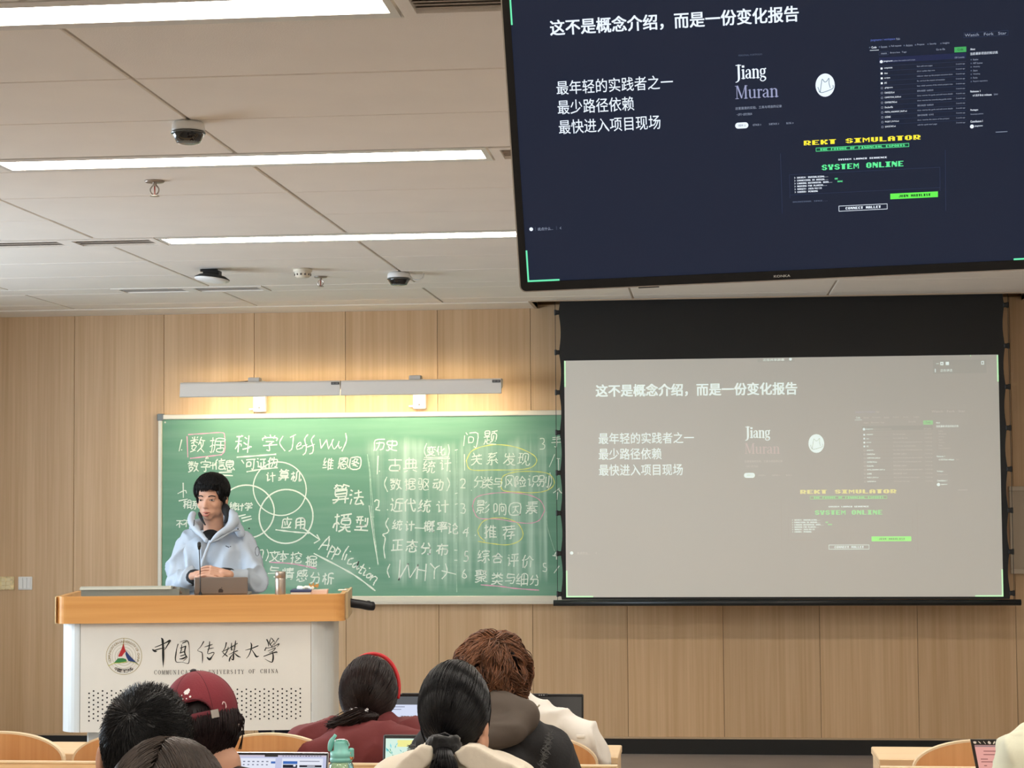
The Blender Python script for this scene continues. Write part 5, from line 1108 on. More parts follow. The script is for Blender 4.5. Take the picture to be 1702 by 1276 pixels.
desk('bench_desk', 'second-row bench desk right of the aisle, holding the tablet', at(1462, 1272, 5.87).x, 4.2, 5.42, 5.86, .74, 'bench desks', at(1600, 1274.5, 5.86).z)

# ---- laptops and bottle
m_silver = mat('silver_shell', (196, 198, 202), rough=.3, metal=.7); m_bk = mat('dark_shell', (40, 40, 42), rough=.4)
def place_laptop(name, label, pxl, pxr, ytop, Y, w, zb, tilt, scr, shell, yaw=0, bez=.006, h=None):
    cx_ = (at(pxl, ytop, Y).x+at(pxr, ytop, Y).x)/2; zt = at((pxl+pxr)/2, ytop, Y+.05).z; h = (zt-zb-.012)/math.cos(tilt)
    return laptop(name, label, (cx_, Y), w, h, math.pi+yaw, tilt, zb, scr, shell, 'open laptops', .2, bez=bez)
def scrflat(tr_, w, h, bez=.006):
    tl = tr_((w/2-bez, .0018, h-bez-.004)); tr2 = tr_((-w/2+bez, .0018, h-bez-.004)); bl = tr_((w/2-bez, .0018, .016))
    ex = (tr2-tl); ey = (bl-tl); W_, H_ = ex.length, ey.length; n = ex.normalized().cross(-ey.normalized())
    if n.y > 0: n = -n
    return Flat(tl, ex/100, ey/100, n, .0004)
# white laptop with papers on it (second row)
Y = 5.6; w = .345
t, tr_ = place_laptop('laptop', 'silver laptop showing a pale document window, beside the teal bottle', 350, 545, 1248, Y, w, .74, .28, emit('screen_lavender', (196, 202, 232), .95), m_silver)
h = (at(447, 1248, Y+.05).z-.74-.012)/math.cos(.28); f = scrflat(tr_, w, h)
e1, e2, e3, e4 = emit('ui_white', (226, 230, 244), 1.0), emit('ui_dark', (24, 30, 48), .8), emit('ui_grey', (120, 126, 150), .8), emit('ui_blue', (60, 110, 190), .9)
f.rect(emit('ui_bar', (205, 196, 214), .95), 0, 0, 100, 4.5); f.rect(m_bk, 44, -.5, 56, 5, .0003)
for k in range(14): f.rect(e2 if k in (6, 8, 9) else e3, 60+k*2.6, 1.2, 61.6+k*2.6, 3.4, .0003)
f.rect(e1, 8, 9, 54, 100, .0002); f.rect(e1, 60, 9, 97, 100, .0002)
for k in range(9): f.rect(e3, 12+k*4.2, 17, 14+k*4.2, 20, .0004); f.rect(e3, 12+k*4.2, 26, 13.6+k*4.2, 29, .0004)
f.rect(e4, 50, 18, 54, 24, .0005); f.rect(e4, 61, 17, 74, 25, .0004); f.rect(e2, 61, 27, 74, 36, .0004); f.disc(e1, 71.5, 30, 1.3, .0006, 12, 2.6); f.rect(e3, 76, 16, 94, 18, .0004); f.rect(e2, 76, 28, 96, 34, .0004); f.rect(e1, 83, 30, 90, 32, .0006); f.rect(e3, 78, 40, 92, 42, .0004); f.rect(emit('ui_orange', (190, 130, 90), .7), 62, 38, 74, 41, .0004)
f.text(e2, 'LOOK MY', 63, 74, 43, 49, .02, .0005)
f.flush([q for q in t.children if q.name.startswith('screen')][0], 'screen_content')
# laptop with a teal leaf picture
Y = 5.62; w = .31
t, tr_ = place_laptop('laptop', 'dark-edged laptop showing teal leaves, partly behind ponytailed student', 633, 808, 1219.5, Y, w, .74, .2, emit('leaf_sky', (214, 240, 226), 1.0), m_bk, bez=.008)
h = (at(720, 1219.5, Y+.05).z-.74-.012)/math.cos(.2); f = scrflat(tr_, w, h, .008)
lf = [emit('leaf_teal', (90, 190, 190), .9), emit('leaf_aqua', (140, 220, 226), 1.0), emit('leaf_green', (120, 190, 150), .9), emit('leaf_yellow', (240, 236, 150), 1.0)]
r_ = random.Random(5); f.rect(lf[3], 12, 3, 60, 16, .0001)
for k in range(150):
    x, y, a, l = r_.uniform(1, 98), r_.uniform(8, 98), r_.uniform(-2.4, -.7), r_.uniform(5, 12)
    if y < 22 and r_.random() < .6: continue
    dx, dy = math.cos(a)*l*.5, math.sin(a)*l; nx, ny = -dy*.13*.6, dx*.25
    f.poly(lf[k % 3], [(x, y), (x+dx*.5+nx, y+dy*.5+ny), (x+dx, y+dy), (x+dx*.5-nx, y+dy*.5-ny)], .0002+k*.000003)
f.flush([q for q in t.children if q.name.startswith('screen')][0], 'screen_content')
# front-row laptops
Y = 6.62; w = .318
t, tr_ = place_laptop('laptop', 'laptop showing a text document beyond the red-headband student', 604, 757, 1151, Y, w, .752, .12, emit('screen_grey', (120, 122, 126), .55), m_bk)
h = (at(680, 1151, Y+.05).z-.752-.012)/math.cos(.12); f = scrflat(tr_, w, h); e5 = emit('page_white', (214, 222, 244), 1.0)
f.rect(e5, 14, 18, 66, 100)
f.text(e2, '一、通信技术发展', 32, 60, 42, 48, .01, .0004)
for k, (a, b_) in enumerate(((24, 60), (22, 52), (22, 56), (20, 62), (24, 58), (22, 60), (20, 54))): f.rect(e3 if k != 1 else emit('text_pink', (190, 150, 160), .8), a, 54+k*6.2, b_, 55.4+k*6.2, .0003)
f.rect(e3, 22, 22, 44, 23.4, .0003); f.rect(e3, 22, 28, 40, 29.2, .0003); f.flush([q for q in t.children if q.name.startswith('screen')][0], 'screen_content')
c = tr_((0, .001, h-.004)); MB().bbox((c.x-.03, c.y-.004, c.z-.004), (c.x+.03, c.y+.004, c.z+.006), .001).obj('camera_bar', m_bk, t)
t, tr_ = place_laptop('laptop', 'laptop with dark switched-off screen beyond the white puffer coat', 818, 967.5, 1151.5, Y, w, .752, .14, mat('screen_off', (70, 72, 74), rough=.25), m_bk)
h = (at(892, 1151.5, Y+.05).z-.752-.012)/math.cos(.14); c = tr_((0, .001, h-.004)); cb2 = MB().bbox((c.x-.035, c.y-.004, c.z-.004), (c.x+.035, c.y+.004, c.z+.005), .001).obj('camera_bar', m_bk, t)
s_ = MB()
for k in (-.004, .004, .012): s_.ell((c.x+.01+k, c.y-.005, c.z), (.0022, .001, .0022), 8, 6)
s_.obj('camera_lens', mat('lens_glint', (210, 210, 215), rough=.1, metal=.6), t)
# tablet at right
Y = 5.62; w = .27
zt = at(1690, 1229, Y).z; Rr = Matrix.Rotation(-.19, 3, 'Y')
t = thing('tablet', 'tablet with pink page and dark case with white stickers, far right', 'tablet', (at(1690, 1240, Y).x, Y, .74))
x0 = at(1613, 1229, Y).x
C_ = Vector((x0, Y, zt)); hh = zt-.752
def tb_(u, v, d=0): return C_+Vector((u+.19*v*0+v*.19, d+v*.15, -v))
def tq(mb, u0, v0, u1, v1, d0, d1): return mb.add([tb_(u, v, d) for d in (d1, d0) for v in (v0, v1) for u in (u0, u1)], [(0, 2, 3, 1), (4, 5, 7, 6), (0, 1, 5, 4), (1, 3, 7, 5), (3, 2, 6, 7), (2, 0, 4, 6)])
tq(MB(), 0, 0, w, hh, 0, .008).obj('case', m_bk, t); tq(MB(), .008, .016, w-.008, hh-.008, -.001, 0).obj('screen', emit('page_pink', (232, 168, 158), .95), t)
f = Flat(C_+Vector((0, -.0012, 0)), Vector((1, 0, 0)), Vector((.19, .15, -1)), (0, -1, -.15), .0006)
for k, q in enumerate(([(0, .008), (.004, 0), (.009, .008)], [(0, .008), (0, .001), (.008, .001), (.008, .008)], [(0, .001), (.009, .008), (0, .008)], [(0, .002), (.009, .002), (.0045, .009)], [(0, .003), (.004, .001), (.008, .004), (.007, .009), (.001, .009)], [(0, .009), (.005, 0), (.008, .009)])):
    f.poly(mat('sticker_white', (240, 236, 232), rough=.5), [(.006+k*.0135+(.0045+(.0045-.0008*(k % 3))*math.cos(a_+k)*(1+.12*math.sin(3*a_+k))), .0085-(.0042)*math.sin(a_)*(1+.15*math.cos(2*a_+k))) for a_ in np.linspace(0, 6.0, 12)])
f.rect(emit('tab_grey', (170, 140, 140), .8), .008, .0165, w-.008, .021)
pk = emit('print_brown', (150, 96, 92), .7)
for a, b_, y in ((.03, .07, .032), (.028, .062, .042), (.018, .038, .055), (.018, .05, .063), (.024, .032, .074), (.02, .11, .09)): f.rect(pk, a, y, b_, y+.0022, .0004)
f.flush([q for q in t.children if q.name.startswith('screen')][0], 'screen_content')
# teal flip-top bottle
Y = 5.5; bx = at(567, 1276, Y).x; zt = at(567, 1231, Y).z
m_teal = mat('teal_plastic', (140, 214, 202), rough=.35); m_clear = mat('teal_clear', (176, 232, 220), rough=.06, trans=.85, coat=.3)
t = thing('water_bottle', 'teal flip-top water bottle with orange latch standing by the silver laptop', 'bottle', (bx, Y, .74)); r = .036
zz1 = at(567, 1264, Y).z
MB().lathe((bx, Y, 0), [(r*.9, .74), (r*1.05, .748), (r*1.08, .80), (r*1.05, zz1-.03), (r*.98, zz1-.012), (r*.78, zz1)], 28).obj('body', m_clear, t, True)
MB().lathe((bx, Y, 0), [(r*.9, .745), (r*.95, .75), (r*.98, .80), (r*.95, zz1-.06), (r*.6, zz1-.058)], 20).obj('water', mat('water', (120, 190, 176), rough=.05, trans=.6), t, True)
MB().lathe((bx, Y, 0), [(r*.86, zz1-.002), (r*.9, zz1), (r*.9, zz1+.008), (r*.84, zz1+.010), (r*.88, zz1+.013), (r*.88, zz1+.026), (r*.6, zz1+.03), (r*.58, zt-.006), (r*.56, zt)], 28).obj('collar', m_teal, t, True)
MB().tube(curve([(bx-.012, Y, zt-.012), (bx-.012, Y-.012, zt+.002), (bx+.016, Y-.012, zt+.002), (bx+.022, Y, zt-.012)], 5), .004, 8).obj('spout_frame', m_clear, t, True)
q0, q1, q2 = at(548, 1248, Y), at(551, 1232, Y), at(558, 1221, Y)
fl2 = MB(); fl2.tube([tuple(p) for p in curve([tuple(q0), tuple(q1), tuple(q2)], 6)], [.005+.0035*math.sin(math.pi*min(1, i/9)) for i in range(13)], 12); lo = fl2.obj('flip_lid', m_teal, t, True)
q0, q1 = at(581, 1243, Y), at(588, 1262, Y)
MB().bbox((q0.x-.002, Y-.008, q1.z), (q1.x, Y+.008, q0.z), .003).obj('latch', m_teal, t)
MB().tube(curve([tuple(at(x, y, Y-.01)) for x, y in ((582, 1250), (581, 1256), (584, 1261), (587, 1258))], 4), .0026, 8).obj('latch_ring', mat('orange_plastic', (226, 130, 70), rough=.4), t)

# ================================================================ PEOPLE
m_skin = mat('skin', (206, 158, 132), rough=.55, spec=.35, var=.03, vscale=30); m_lip = mat('lips', (176, 104, 90), rough=.45); m_eye = mat('eye_dark', (38, 26, 24), rough=.25); m_brow = mat('brow_hair', (44, 34, 30), rough=.8); m_sclera = mat('eye_white', (215, 205, 195), rough=.3)
m_mouth = mat('mouth_inside', (70, 28, 26), rough=.6)
def frame(yaw=0, pitch=0, roll=0):
    """head frame; yaw 0 faces the front wall (+Y). columns: side, forward, up"""
    return Matrix.Rotation(yaw, 3, 'Z') @ Matrix.Rotation(pitch, 3, 'X') @ Matrix.Rotation(roll, 3, 'Y')
def head(mb, c, R, k=1.0, neck=None):
    g = lambda s, f, u: Vector(c)+R @ (Vector((s, f, u))*k)
    e = lambda p, r, n=20: mb.ell(g(*p), tuple(q*k for q in r), n, 12, R)
    e((0, -.01, .035), (.075, .093, .086), 28); e((0, .03, -.02), (.062, .060, .084), 24); e((0, .062, -.092), (.027, .024, .018)); e((0, .055, -.06), (.045, .036, .038))
    for s in (-1, 1):
        e((s*.036, .018, -.062), (.026, .04, .034)); e((s*.036, .060, -.028), (.022, .022, .024)); e((s*.078, -.008, -.012), (.011, .020, .032), 14); mb.cap(g(s*.078, .004, .006), g(s*.08, -.012, .016), .006*k, .006*k, 8)
        e((s*.011, .101, -.036), (.009, .010, .007), 10); mb.cap(g(s*.012, .082, .022), g(s*.044, .072, .018), .010*k, .009*k, 10)
    mb.cap(g(0, .086, .006), g(0, .108, -.030), .008*k, .0115*k, 12); e((0, .092, -.072), (.024, .012, .010), 12); e((0, .088, -.084), (.018, .010, .008), 12)
    if neck is not None: mb.cap(g(0, -.022, -.05), neck, .052*k, .056*k, 18)
    return g
def face(t, g, R, k=1.0, open_=0.0):
    """eyes, brows and lips as parts"""
    e, l, b, w = MB(), MB(), MB(), MB()
    for s in (-1, 1):
        w.ell(g(s*.032, .0790, .0015), (.0125*k, .008*k, .0045*k), 14, 8, R); e.ell(g(s*.032, .084, .0015), (.0062*k, .0045*k, .0042*k), 12, 8, R)
        e.tube(curve([g(s*.018, .085, .002), g(s*.031, .0872, .0062), g(s*.046, .080, .0035)], 4), .0013*k, 6)
        b.tube(curve([g(s*.015, .0885, .021), g(s*.03, .0875, .0265), g(s*.05, .077, .022)], 4), [.0034*k]*9, 6)
    w.obj('eyeball', m_sclera, t, True); e.obj('iris_and_lash', m_eye, t, True); b.obj('eyebrow', m_brow, t, True)
    l.tube(curve([g(-.022, .088, -.066), g(-.008, .1025, -.0625), g(0, .1035, -.0645), g(.008, .1025, -.0625), g(.022, .088, -.066)], 4), [.0015*k+.003*k*math.sin(math.pi*i/16) for i in range(17)], 8)
    o = open_
    l.tube(curve([g(-.021, .088, -.068), g(-.009, .1, -.073-o), g(.009, .1, -.073-o), g(.021, .088, -.068)], 5), [.0015*k+.0045*k*math.sin(math.pi*i/15) for i in range(16)], 8)
    l.obj('lips', m_lip, t, True)
    if o: MB().ell(g(0, .0955, -.0685-o*.4), (.016*k, .006*k, (.002+o*.6)*k), 14, 8, R).obj('mouth', m_mouth, t, True)
def hand_(mb, wrist, dirn, palm_n, k=1.0, curl=.6, mirror=1):
    """palm, four fingers of different lengths and a thumb"""
    d = Vector(dirn).normalized(); n = Vector(palm_n); n = (n-d*n.dot(d)).normalized(); s = d.cross(n)*mirror; wv = Vector(wrist)
    G = lambda a, b, c: wv+d*a*k+s*b*k+n*c*k
    mb.cap(G(-.03, 0, 0), G(.01, 0, 0), .024*k, .026*k, 12)
    for b in (-.028, -.010, .010, .028): mb.cap(G(.005, b*.7, 0), G(.078, b, 0), .013*k, .0105*k, 10)
    for b, L in ((-.034, .062), (-.0115, .076), (.0115, .082), (.034, .074)):
        P = G(.080, b, 0); a = 0
        for j, fr_ in enumerate((.45, .32, .23)):
            a += curl*(.7 if j == 0 else .8); Q = P+(d*math.cos(a)+n*math.sin(a))*L*fr_*k; mb.cap(P, Q, (.0090-.0011*j)*k, (.0080-.0011*j)*k, 10); P = Q
    P = G(.015, .030, .004); Q = G(.048, .056, .014); mb.cap(P, Q, .014*k, .0105*k, 10); mb.cap(Q, Q+(d*.8+n*.5-s*.15).normalized()*.032*k, .0105*k, .0085*k, 10)
def slerp_paths(starts, ends, c, r, R, npt, off, rng_):
    """paths over an ellipsoid from direction to direction; off(t, i) lifts them"""
    out = []; c = np.array(c); r = np.array(r); Rm = np.array(R)
    for i, (a, b) in enumerate(zip(starts, ends)):
        a = a/np.linalg.norm(a); b = b/np.linalg.norm(b); w = math.acos(max(-1, min(1, float(a@b)))); P = []
        for t in np.linspace(0, 1, npt):
            d = a if w < 1e-3 else (math.sin((1-t)*w)*a+math.sin(t*w)*b)/math.sin(w)
            o = off(t, i); jit = o[1] if isinstance(o, tuple) else 0; o = o[0] if isinstance(o, tuple) else o
            P.append(c+Rm @ (d*(r+o)+jit))
        out.append(np.array(P))
    return out
def rand_dirs(n, fn):
    out = []
    while len(out) < n:
        v = np.random.normal(size=3); v /= np.linalg.norm(v)
        if fn(v): out.append(v)
    return out
def figure(t, x, Y, hc, shz, shw, R, k=1.0, lean=0, skin=m_skin, table=.78, wrists=None, nx=0):
    """seated body facing the front wall: head, neck, trunk, arms, hands and legs in one skin"""
    mb = MB(); g = head(mb, (x, Y, hc), R, k, (x+nx, Y-.03, shz+.02)); x += nx; hz = .50; by = Y-.05-lean
    mb.ell((x, by, (shz+hz)/2-.02), (shw*.72, .09, (shz-hz)/2+.0), 20, 12); mb.ell((x, by, hz+.04), (.15, .12, .10))
    for s in (-1, 1):
        sp = (x+s*shw*.78, by+.01, shz-.07); el = (x+s*(shw+.02), by+.10, shz-.31); wr = (x+s*.13, by+.33, table+.02) if wrists is None else wrists[0 if s < 0 else 1]
        mb.cap((x+s*.03, by+.01, shz-.05), sp, .045, .045, 12); mb.cap(sp, el, .045, .036, 12); mb.cap(el, wr, .036, .026, 12); hand_(mb, wr, (Vector(wr)-Vector(el)).normalized()*.6+Vector((-s*.3, .5, -.1)), (0, 0, -1), .95, .35, s)
        mb.cap((x+s*.09, by+.02, hz+.03), (x+s*.12, by+.34, .49), .078, .055, 14); mb.cap((x+s*.12, by+.34, .49), (x+s*.12, by+.28, .09), .052, .036, 12); mb.cap((x+s*.12, by+.26, .045), (x+s*.13, by+.42, .035), .036, .028, 10)
    o = link('body', remesh(mb, .0065, 4), skin, t, True); return g
def clothes(t, x, Y, shz, shw, m, name='jacket', puff=0, lean=0, extra=None, amp=.006, seed=0, low=.52, table=.78, vox=.009, wrists=None, m_leg=None):
    by = Y-.05-lean; mb = MB(); top = shz+.0; pf_ = puff
    mb.ell((x, by, shz-.10), (shw*.92+pf_, .125+pf_, .135)); mb.ell((x, by, (shz+low)/2-.03), (shw*.85+pf_, .135+pf_, (shz-low)/2+.04), 22, 12); mb.ell((x, by, low+.06), (.175+pf_, .15, .12))
    for s in (-1, 1):
        sp = (x+s*shw*.84, by+.01, shz-.045); el = (x+s*(shw+.035+pf_), by+.10, shz-.28); wr = (x+s*.135, by+.30, table+.03) if wrists is None else wrists[0 if s < 0 else 1]
        mb.cap((x+s*.045, by, shz-.005), sp, .055+pf_*.6, .068+pf_, 16); mb.cap(sp, el, .068+pf_, .060+pf_, 16); mb.cap(el, (Vector(el)*.1+Vector(wr)*.9), .058+pf_, .042+pf_*.7, 16)
    if extra: extra(mb)
    link(name, remesh(mb, vox, 5, fn=folds(amp, seed=seed)), m, t, True)
    tm_ = MB()
    for s in (-1, 1): tm_.cap((x+s*.09, by+.02, .52), (x+s*.12, by+.34, .495), .09, .068, 16).cap((x+s*.12, by+.34, .495), (x+s*.12, by+.28, .10), .07, .06, 14)
    link('trousers', remesh(tm_, .011, 4, fn=folds(.004, seed=seed+3)), m_leg or mat('dark_trousers', (34, 36, 42), rough=.8), t, True)
    for s in (-1, 1):
        sh = MB().cap((x+s*.12, by+.25, .05), (x+s*.13, by+.43, .045), .054, .046, 12).box((x+s*.125-.048, by+.20, .0), (x+s*.125+.048, by+.475, .035))
        link('shoe', remesh(sh, .008, 3), mat('shoe_grey', (70, 70, 72), rough=.6), t, True)

# ---- the speaker ----------------------------------------------------------
PX, PY = at(352, 830, 10).x, 10.0
Rh = frame(math.pi+.0, 0, 0)
HC = (PX, PY, at(352, 829, 10).z)
# faces the audience, turned towards the viewer's left and a little down
Rh = Matrix.Rotation(math.pi-.10, 3, 'Z') @ Matrix.Rotation(-.10, 3, 'X')
t = thing('person', 'young speaker in light blue hooded jacket standing behind the lectern, hands clasped', 'person', (PX, PY, 0))
mb = MB(); shz = at(350, 893, 10).z
g = head(mb, HC, Rh, .98, (PX+.005, PY+.02, shz+.02))
mb.ell((PX, PY+.02, 1.18), (.15, .09, .22)); mb.ell((PX, PY+.02, .96), (.15, .11, .12))
HL, HR = at(328, 956, 9.67), at(366, 953, 9.68)
EL, ER = at(294, 972, 9.92), at(424, 970, 9.94)
SL, SR = at(306, 906, 10.02), at(404, 904, 10.03)
for sp, el, wr in ((SL, EL, HL), (SR, ER, HR)): mb.cap((PX, PY+.02, shz-.03), sp, .045, .045); mb.cap(sp, el, .042, .034); mb.cap(el, wr, .038, .026)
for s in (-1, 1): mb.cap((PX+s*.085, PY+.02, .92), (PX+s*.10, PY, .5), .082, .056); mb.cap((PX+s*.10, PY, .5), (PX+s*.11, PY+.02, .09), .055, .038); mb.cap((PX+s*.11, PY+.03, .05), (PX+s*.13, PY-.13, .035), .04, .03)
link('body', remesh(mb, .006, 3), m_skin, t, True)
hm = MB(); m_c = (Vector(HL)+Vector(HR))/2
hand_(hm, HL-Vector((0.0, .0, .0)), (1, -.25, .18), (.1, .4, -.9), .92, .42, -1)
hand_(hm, HR+Vector((.025, -.01, .0)), (-1, -.30, .22), (-.1, .6, -.7), .92, .40, 1)
link('clasped_hands', remesh(hm, .0024, 1), m_skin, t, True)
face(t, g, Rh, .98, .006)
# jacket
m_jk = mat('pale_blue_shell', (182, 193, 205), rough=.6, bump=.12, bscale=40)
jb = MB(); jz = shz
jb.ell((PX+.01, PY+.02, jz-.10), (.185, .115, .12)); jb.cap((PX-.06, PY+.02, 1.30), (PX-.10, PY+.02, .95), .115, .13, 20); jb.cap((PX+.08, PY+.02, 1.30), (PX+.11, PY+.02, .95), .115, .13, 20); jb.ell((PX+.01, PY+.02, .93), (.225, .15, .14))
for sp, el, wr in ((SL, EL, HL), (SR, ER, HR)):
    jb.cap((PX+(.05 if sp is SR else -.05), PY+.03, jz-.01), sp, .05, .062, 18); jb.cap(sp, el, .062, .064, 18)
    e2_ = Vector(el)*.28+Vector(wr)*.72; jb.cap(el, e2_, .064, .050, 18); jb.cap(e2_, Vector(el)*.22+Vector(wr)*.78, .050, .046, 16)
jm = remesh(jb, .007, 4, fn=folds(.022, 7.5, 4.0, 4)); link('jacket', jm, m_jk, t, True)
# storm flap, zip line, hood
def jp(x, y, d): return at(x, y, d)
m_lin = mat('jacket_lining', (22, 24, 28), rough=.8)
hd = MB()
L1_ = [jp(322, 852, 9.97), jp(318, 866, 9.93), jp(326, 880, 9.89), jp(336, 890, 9.85), jp(345, 901, 9.83)]
L2_ = [jp(383, 850, 9.98), jp(388, 862, 9.93), jp(382, 876, 9.89), jp(366, 886, 9.85), jp(350, 901, 9.83)]
hd.tube(curve([tuple(p) for p in L1_], 4), [.014, .017, .019, .020, .021, .021, .021, .020, .019, .018, .017, .016, .015, .014, .012, .010, .008], 12)
hd.tube(curve([tuple(p) for p in L2_], 4), [.020, .024, .027, .029, .030, .030, .029, .027, .025, .023, .021, .019, .017, .015, .013, .011, .009], 12)
hd.tube(curve([(PX-.10, PY+.02, jz+.04), (PX-.08, PY+.10, jz+.07), (PX, PY+.14, jz+.08), (PX+.09, PY+.10, jz+.09), (PX+.105, PY+.0, jz+.05)], 5), .036, 14)
hd.cap(jp(390, 870, 9.98), jp(400, 886, 9.96), .03, .024)
link('hood', remesh(hd, .006, 3, fn=folds(.004, 14, 10, 9)), m_jk, t, True)
lc = MB(); lc.tube(curve([tuple(jp(x, y, d)) for x, y, d in ((373, 838, 10.0), (376, 848, 9.965), (378, 858, 9.935), (374, 868, 9.90))], 5), [.010, .014, .018, .021, .023, .024, .023, .022, .02, .018, .016, .014, .012, .01, .009, .008], 10)
lc.tube(curve([tuple(jp(x, y, d)) for x, y, d in ((331, 852, 9.97), (335, 862, 9.93), (341, 872, 9.90))], 5), [.006, .008, .010, .010, .009, .008, .007, .006, .005, .004, .004], 8)
lc.obj('hood_lining', m_lin, t, True)
iv = MB(); iv.ell((PX, PY+.02, jz-.01), (.068, .07, .05)); iv.ell(jp(350, 890, 9.93), (.050, .03, .034)); iv.cap(jp(350, 892, 9.92), jp(349, 901, 9.885), .024, .008, 14); link('inner_shirt', remesh(iv, .006, 3), mat('black_knit', (16, 16, 18), rough=.9), t, True)
fp = MB(); fp.tube(curve([tuple(jp(x, y, d)) for x, y, d in ((349, 898, 9.835), (347, 905, 9.83), (342, 918, 9.815), (337, 932, 9.79), (333, 948, 9.77))], 5), .0075, 8); fp.tube(curve([tuple(jp(x, y, d)) for x, y, d in ((349, 901, 9.83), (368, 893, 9.85), (384, 883, 9.89), (398, 880, 9.93))], 5), [.007]*16, 8)
fp.obj('storm_flap', m_jk, t, True)
m_mark = mat('logo_ink', (52, 60, 70), rough=.6)
MB().tube([jp(375, 907, 9.836), jp(381, 909.5, 9.838)], .0028, 6).ell(jp(383, 908, 9.838), (.004, .002, .0025), 8, 6).obj('chest_logo', m_mark, t)
q = jp(427.5, 916, 9.865); MB().tube([q+Vector((.008*math.cos(a)*1.0, .012*math.cos(a)+.0, .024*math.sin(a))) for a in np.linspace(0, 2*math.pi, 25)], .0014, 6, False).obj('arm_badge', m_mark, t)
for q in (jp(395.5, 879, 9.915), jp(414, 878, 9.985)): MB().ell(q, (.004, .003, .004), 10, 6).obj('snap', m_lin, t)
MB().tube([jp(323, 864, 9.90), jp(322, 874, 9.885)], .0022, 6).obj('drawcord', m_lin, t)
for el, wr, sgn in ((EL, HL, 1), (ER, HR, -1)):
    a = Vector(el)*.24+Vector(wr)*.76; b_ = Vector(el)*.10+Vector(wr)*.90; MB().cap(a, b_, .043, .037, 16).obj('inner_cuff', m_lin, t, True)
MB().bbox(tuple(jp(377, 954, 9.70)-Vector((.006, .004, .006))), tuple(jp(383, 951, 9.70)+Vector((.006, .004, .004))), .002).obj('cuff_tab', m_lin, t)
tr_m = MB()
for s in (-1, 1): tr_m.cap((PX+s*.085, PY+.02, .93), (PX+s*.10, PY, .5), .10, .078, 16).cap((PX+s*.10, PY, .5), (PX+s*.11, PY+.02, .10), .078, .066, 14)
link('trousers', remesh(tr_m, .01, 4, fn=folds(.005, seed=2)), mat('dark_trousers', (34, 36, 42), rough=.8), t, True)
for s in (-1, 1):
    sh = MB().cap((PX+s*.11, PY+.05, .055), (PX+s*.13, PY-.13, .04), .05, .042, 12).box((PX+s*.12-.045, PY-.17, 0), (PX+s*.12+.045, PY+.09, .03))
    link('shoe', remesh(sh, .008, 3), mat('shoe_white', (200, 200, 198), rough=.6), t, True)
# hair: thick black fringe
m_hb = hairmat('black_hair', (18, 16, 16), rough=.45)
hb = MB(); G_ = g
hb.ell(G_(0, -.022, .052), (.083, .094, .084), 28, 14, Rh); hb.ell(G_(0, .045, .082), (.066, .045, .038), 22, 12, Rh)
for s in (-1, 1): hb.ell(G_(s*.062, .006, .045), (.024, .055, .055), 18, 10, Rh); hb.ell(G_(s*.074, .005, .005), (.012, .022, .035), 14, 8, Rh)
hb.ell(G_(0, -.07, -.01), (.066, .04, .06), 20, 10, Rh)
ho = link('hair', remesh(hb, .005, 3, fn=folds(.004, 60, 14, 1)), m_hb, t, True)
st = []; en = []
for i in range(1500):
    a = random.uniform(0, 2*math.pi); ce_ = np.array([random.gauss(0, .12), random.gauss(-.35, .12), 1.0]); f_ = math.sin(a)
    low = .02+.26*random.random() if f_ > .2 else (-.15-.35*random.random() if f_ > -.4 else -.65-.2*random.random())
    if abs(math.cos(a)) > .75 and f_ > -.4: low = -.25-.25*random.random()
    e_ = np.array([math.cos(a)*.98, math.sin(a)+.02, low]); tt = random.uniform(0, .5); st.append(ce_*(1-tt)+e_*tt); en.append(e_)
hc_ = G_(0, -.008, .045)
P_ = slerp_paths(st, en, hc_, (.087, .102, .092), Rh, 8, lambda u, i: (.001+.006*math.sin(math.pi*u)+.004*((i*7919) % 13)/13-(.006 if u > .9 else 0), 0), None)
link('hair_strands', strands(P_, .0016, .0006), m_hb, t)

# ---- red headband student (front row) ------------------------------------
m_brown = hairmat('dark_brown_hair', (40, 28, 26), rough=.33)
X, Y = at(614, 1150, 6.12).x, 6.12; hc = at(614, 1157, 6.12).z
R = frame(-.05, -.05, .03); t = thing('person', 'student in maroon coat with red headband and low ponytail, front row', 'person', (X, Y-.05, 0))
shz = at(610, 1208, 6.1).z; g = figure(t, X, Y, hc, shz, .185, R, .97, table=.79)
m_mar = mat('maroon_cotton', (112, 44, 46), rough=.8, bump=.1)
def ex(mb):
    mb.cap((X-.10, Y-.05, shz-.01), (X+.06, Y-.05, shz+.012), .05, .05, 14); mb.ell(at(672, 1205, 6.1), (.07, .08, .03), 18, 10); mb.ell(at(618, 1262, 5.945), (.25, .055, .095), 26, 12); mb.ell(at(625, 1238, 5.97), (.19, .07, .075), 22, 12)
clothes(t, X-.03, Y, shz-.02, .20, m_mar, 'coat', .012, 0, ex, .009, 1, table=.79)
MB().tube(curve([tuple(at(x, y, 5.975)) for x, y in ((560, 1208), (590, 1206), (620, 1208), (632, 1212)) ], 5), .004, 8).obj('collar_seam', mat('maroon_dark', (84, 30, 34), rough=.8), t, True)
MB().tube(curve([tuple(at(x, y, 5.95)) for x, y in ((632, 1212), (634, 1235), (633, 1272))], 5), .0025, 6).obj('back_seam', mat('maroon_dark', (84, 30, 34)), t, True)
hr = (.0905, .106, .115); hcn = np.array(g(0, -.012, .018))
MB().ell(hcn, tuple(q-.001 for q in hr), 30, 20, R).obj('hair', m_brown, t, True)
tie = np.array([-.02, -.86, -.60])
st = rand_dirs(1500, lambda v: v[1] < .45 and v[2] > -.65 and not (v[2] < -.1 and v[1] > .05)); en = [tie+np.random.normal(size=3)*.05 for _ in st]
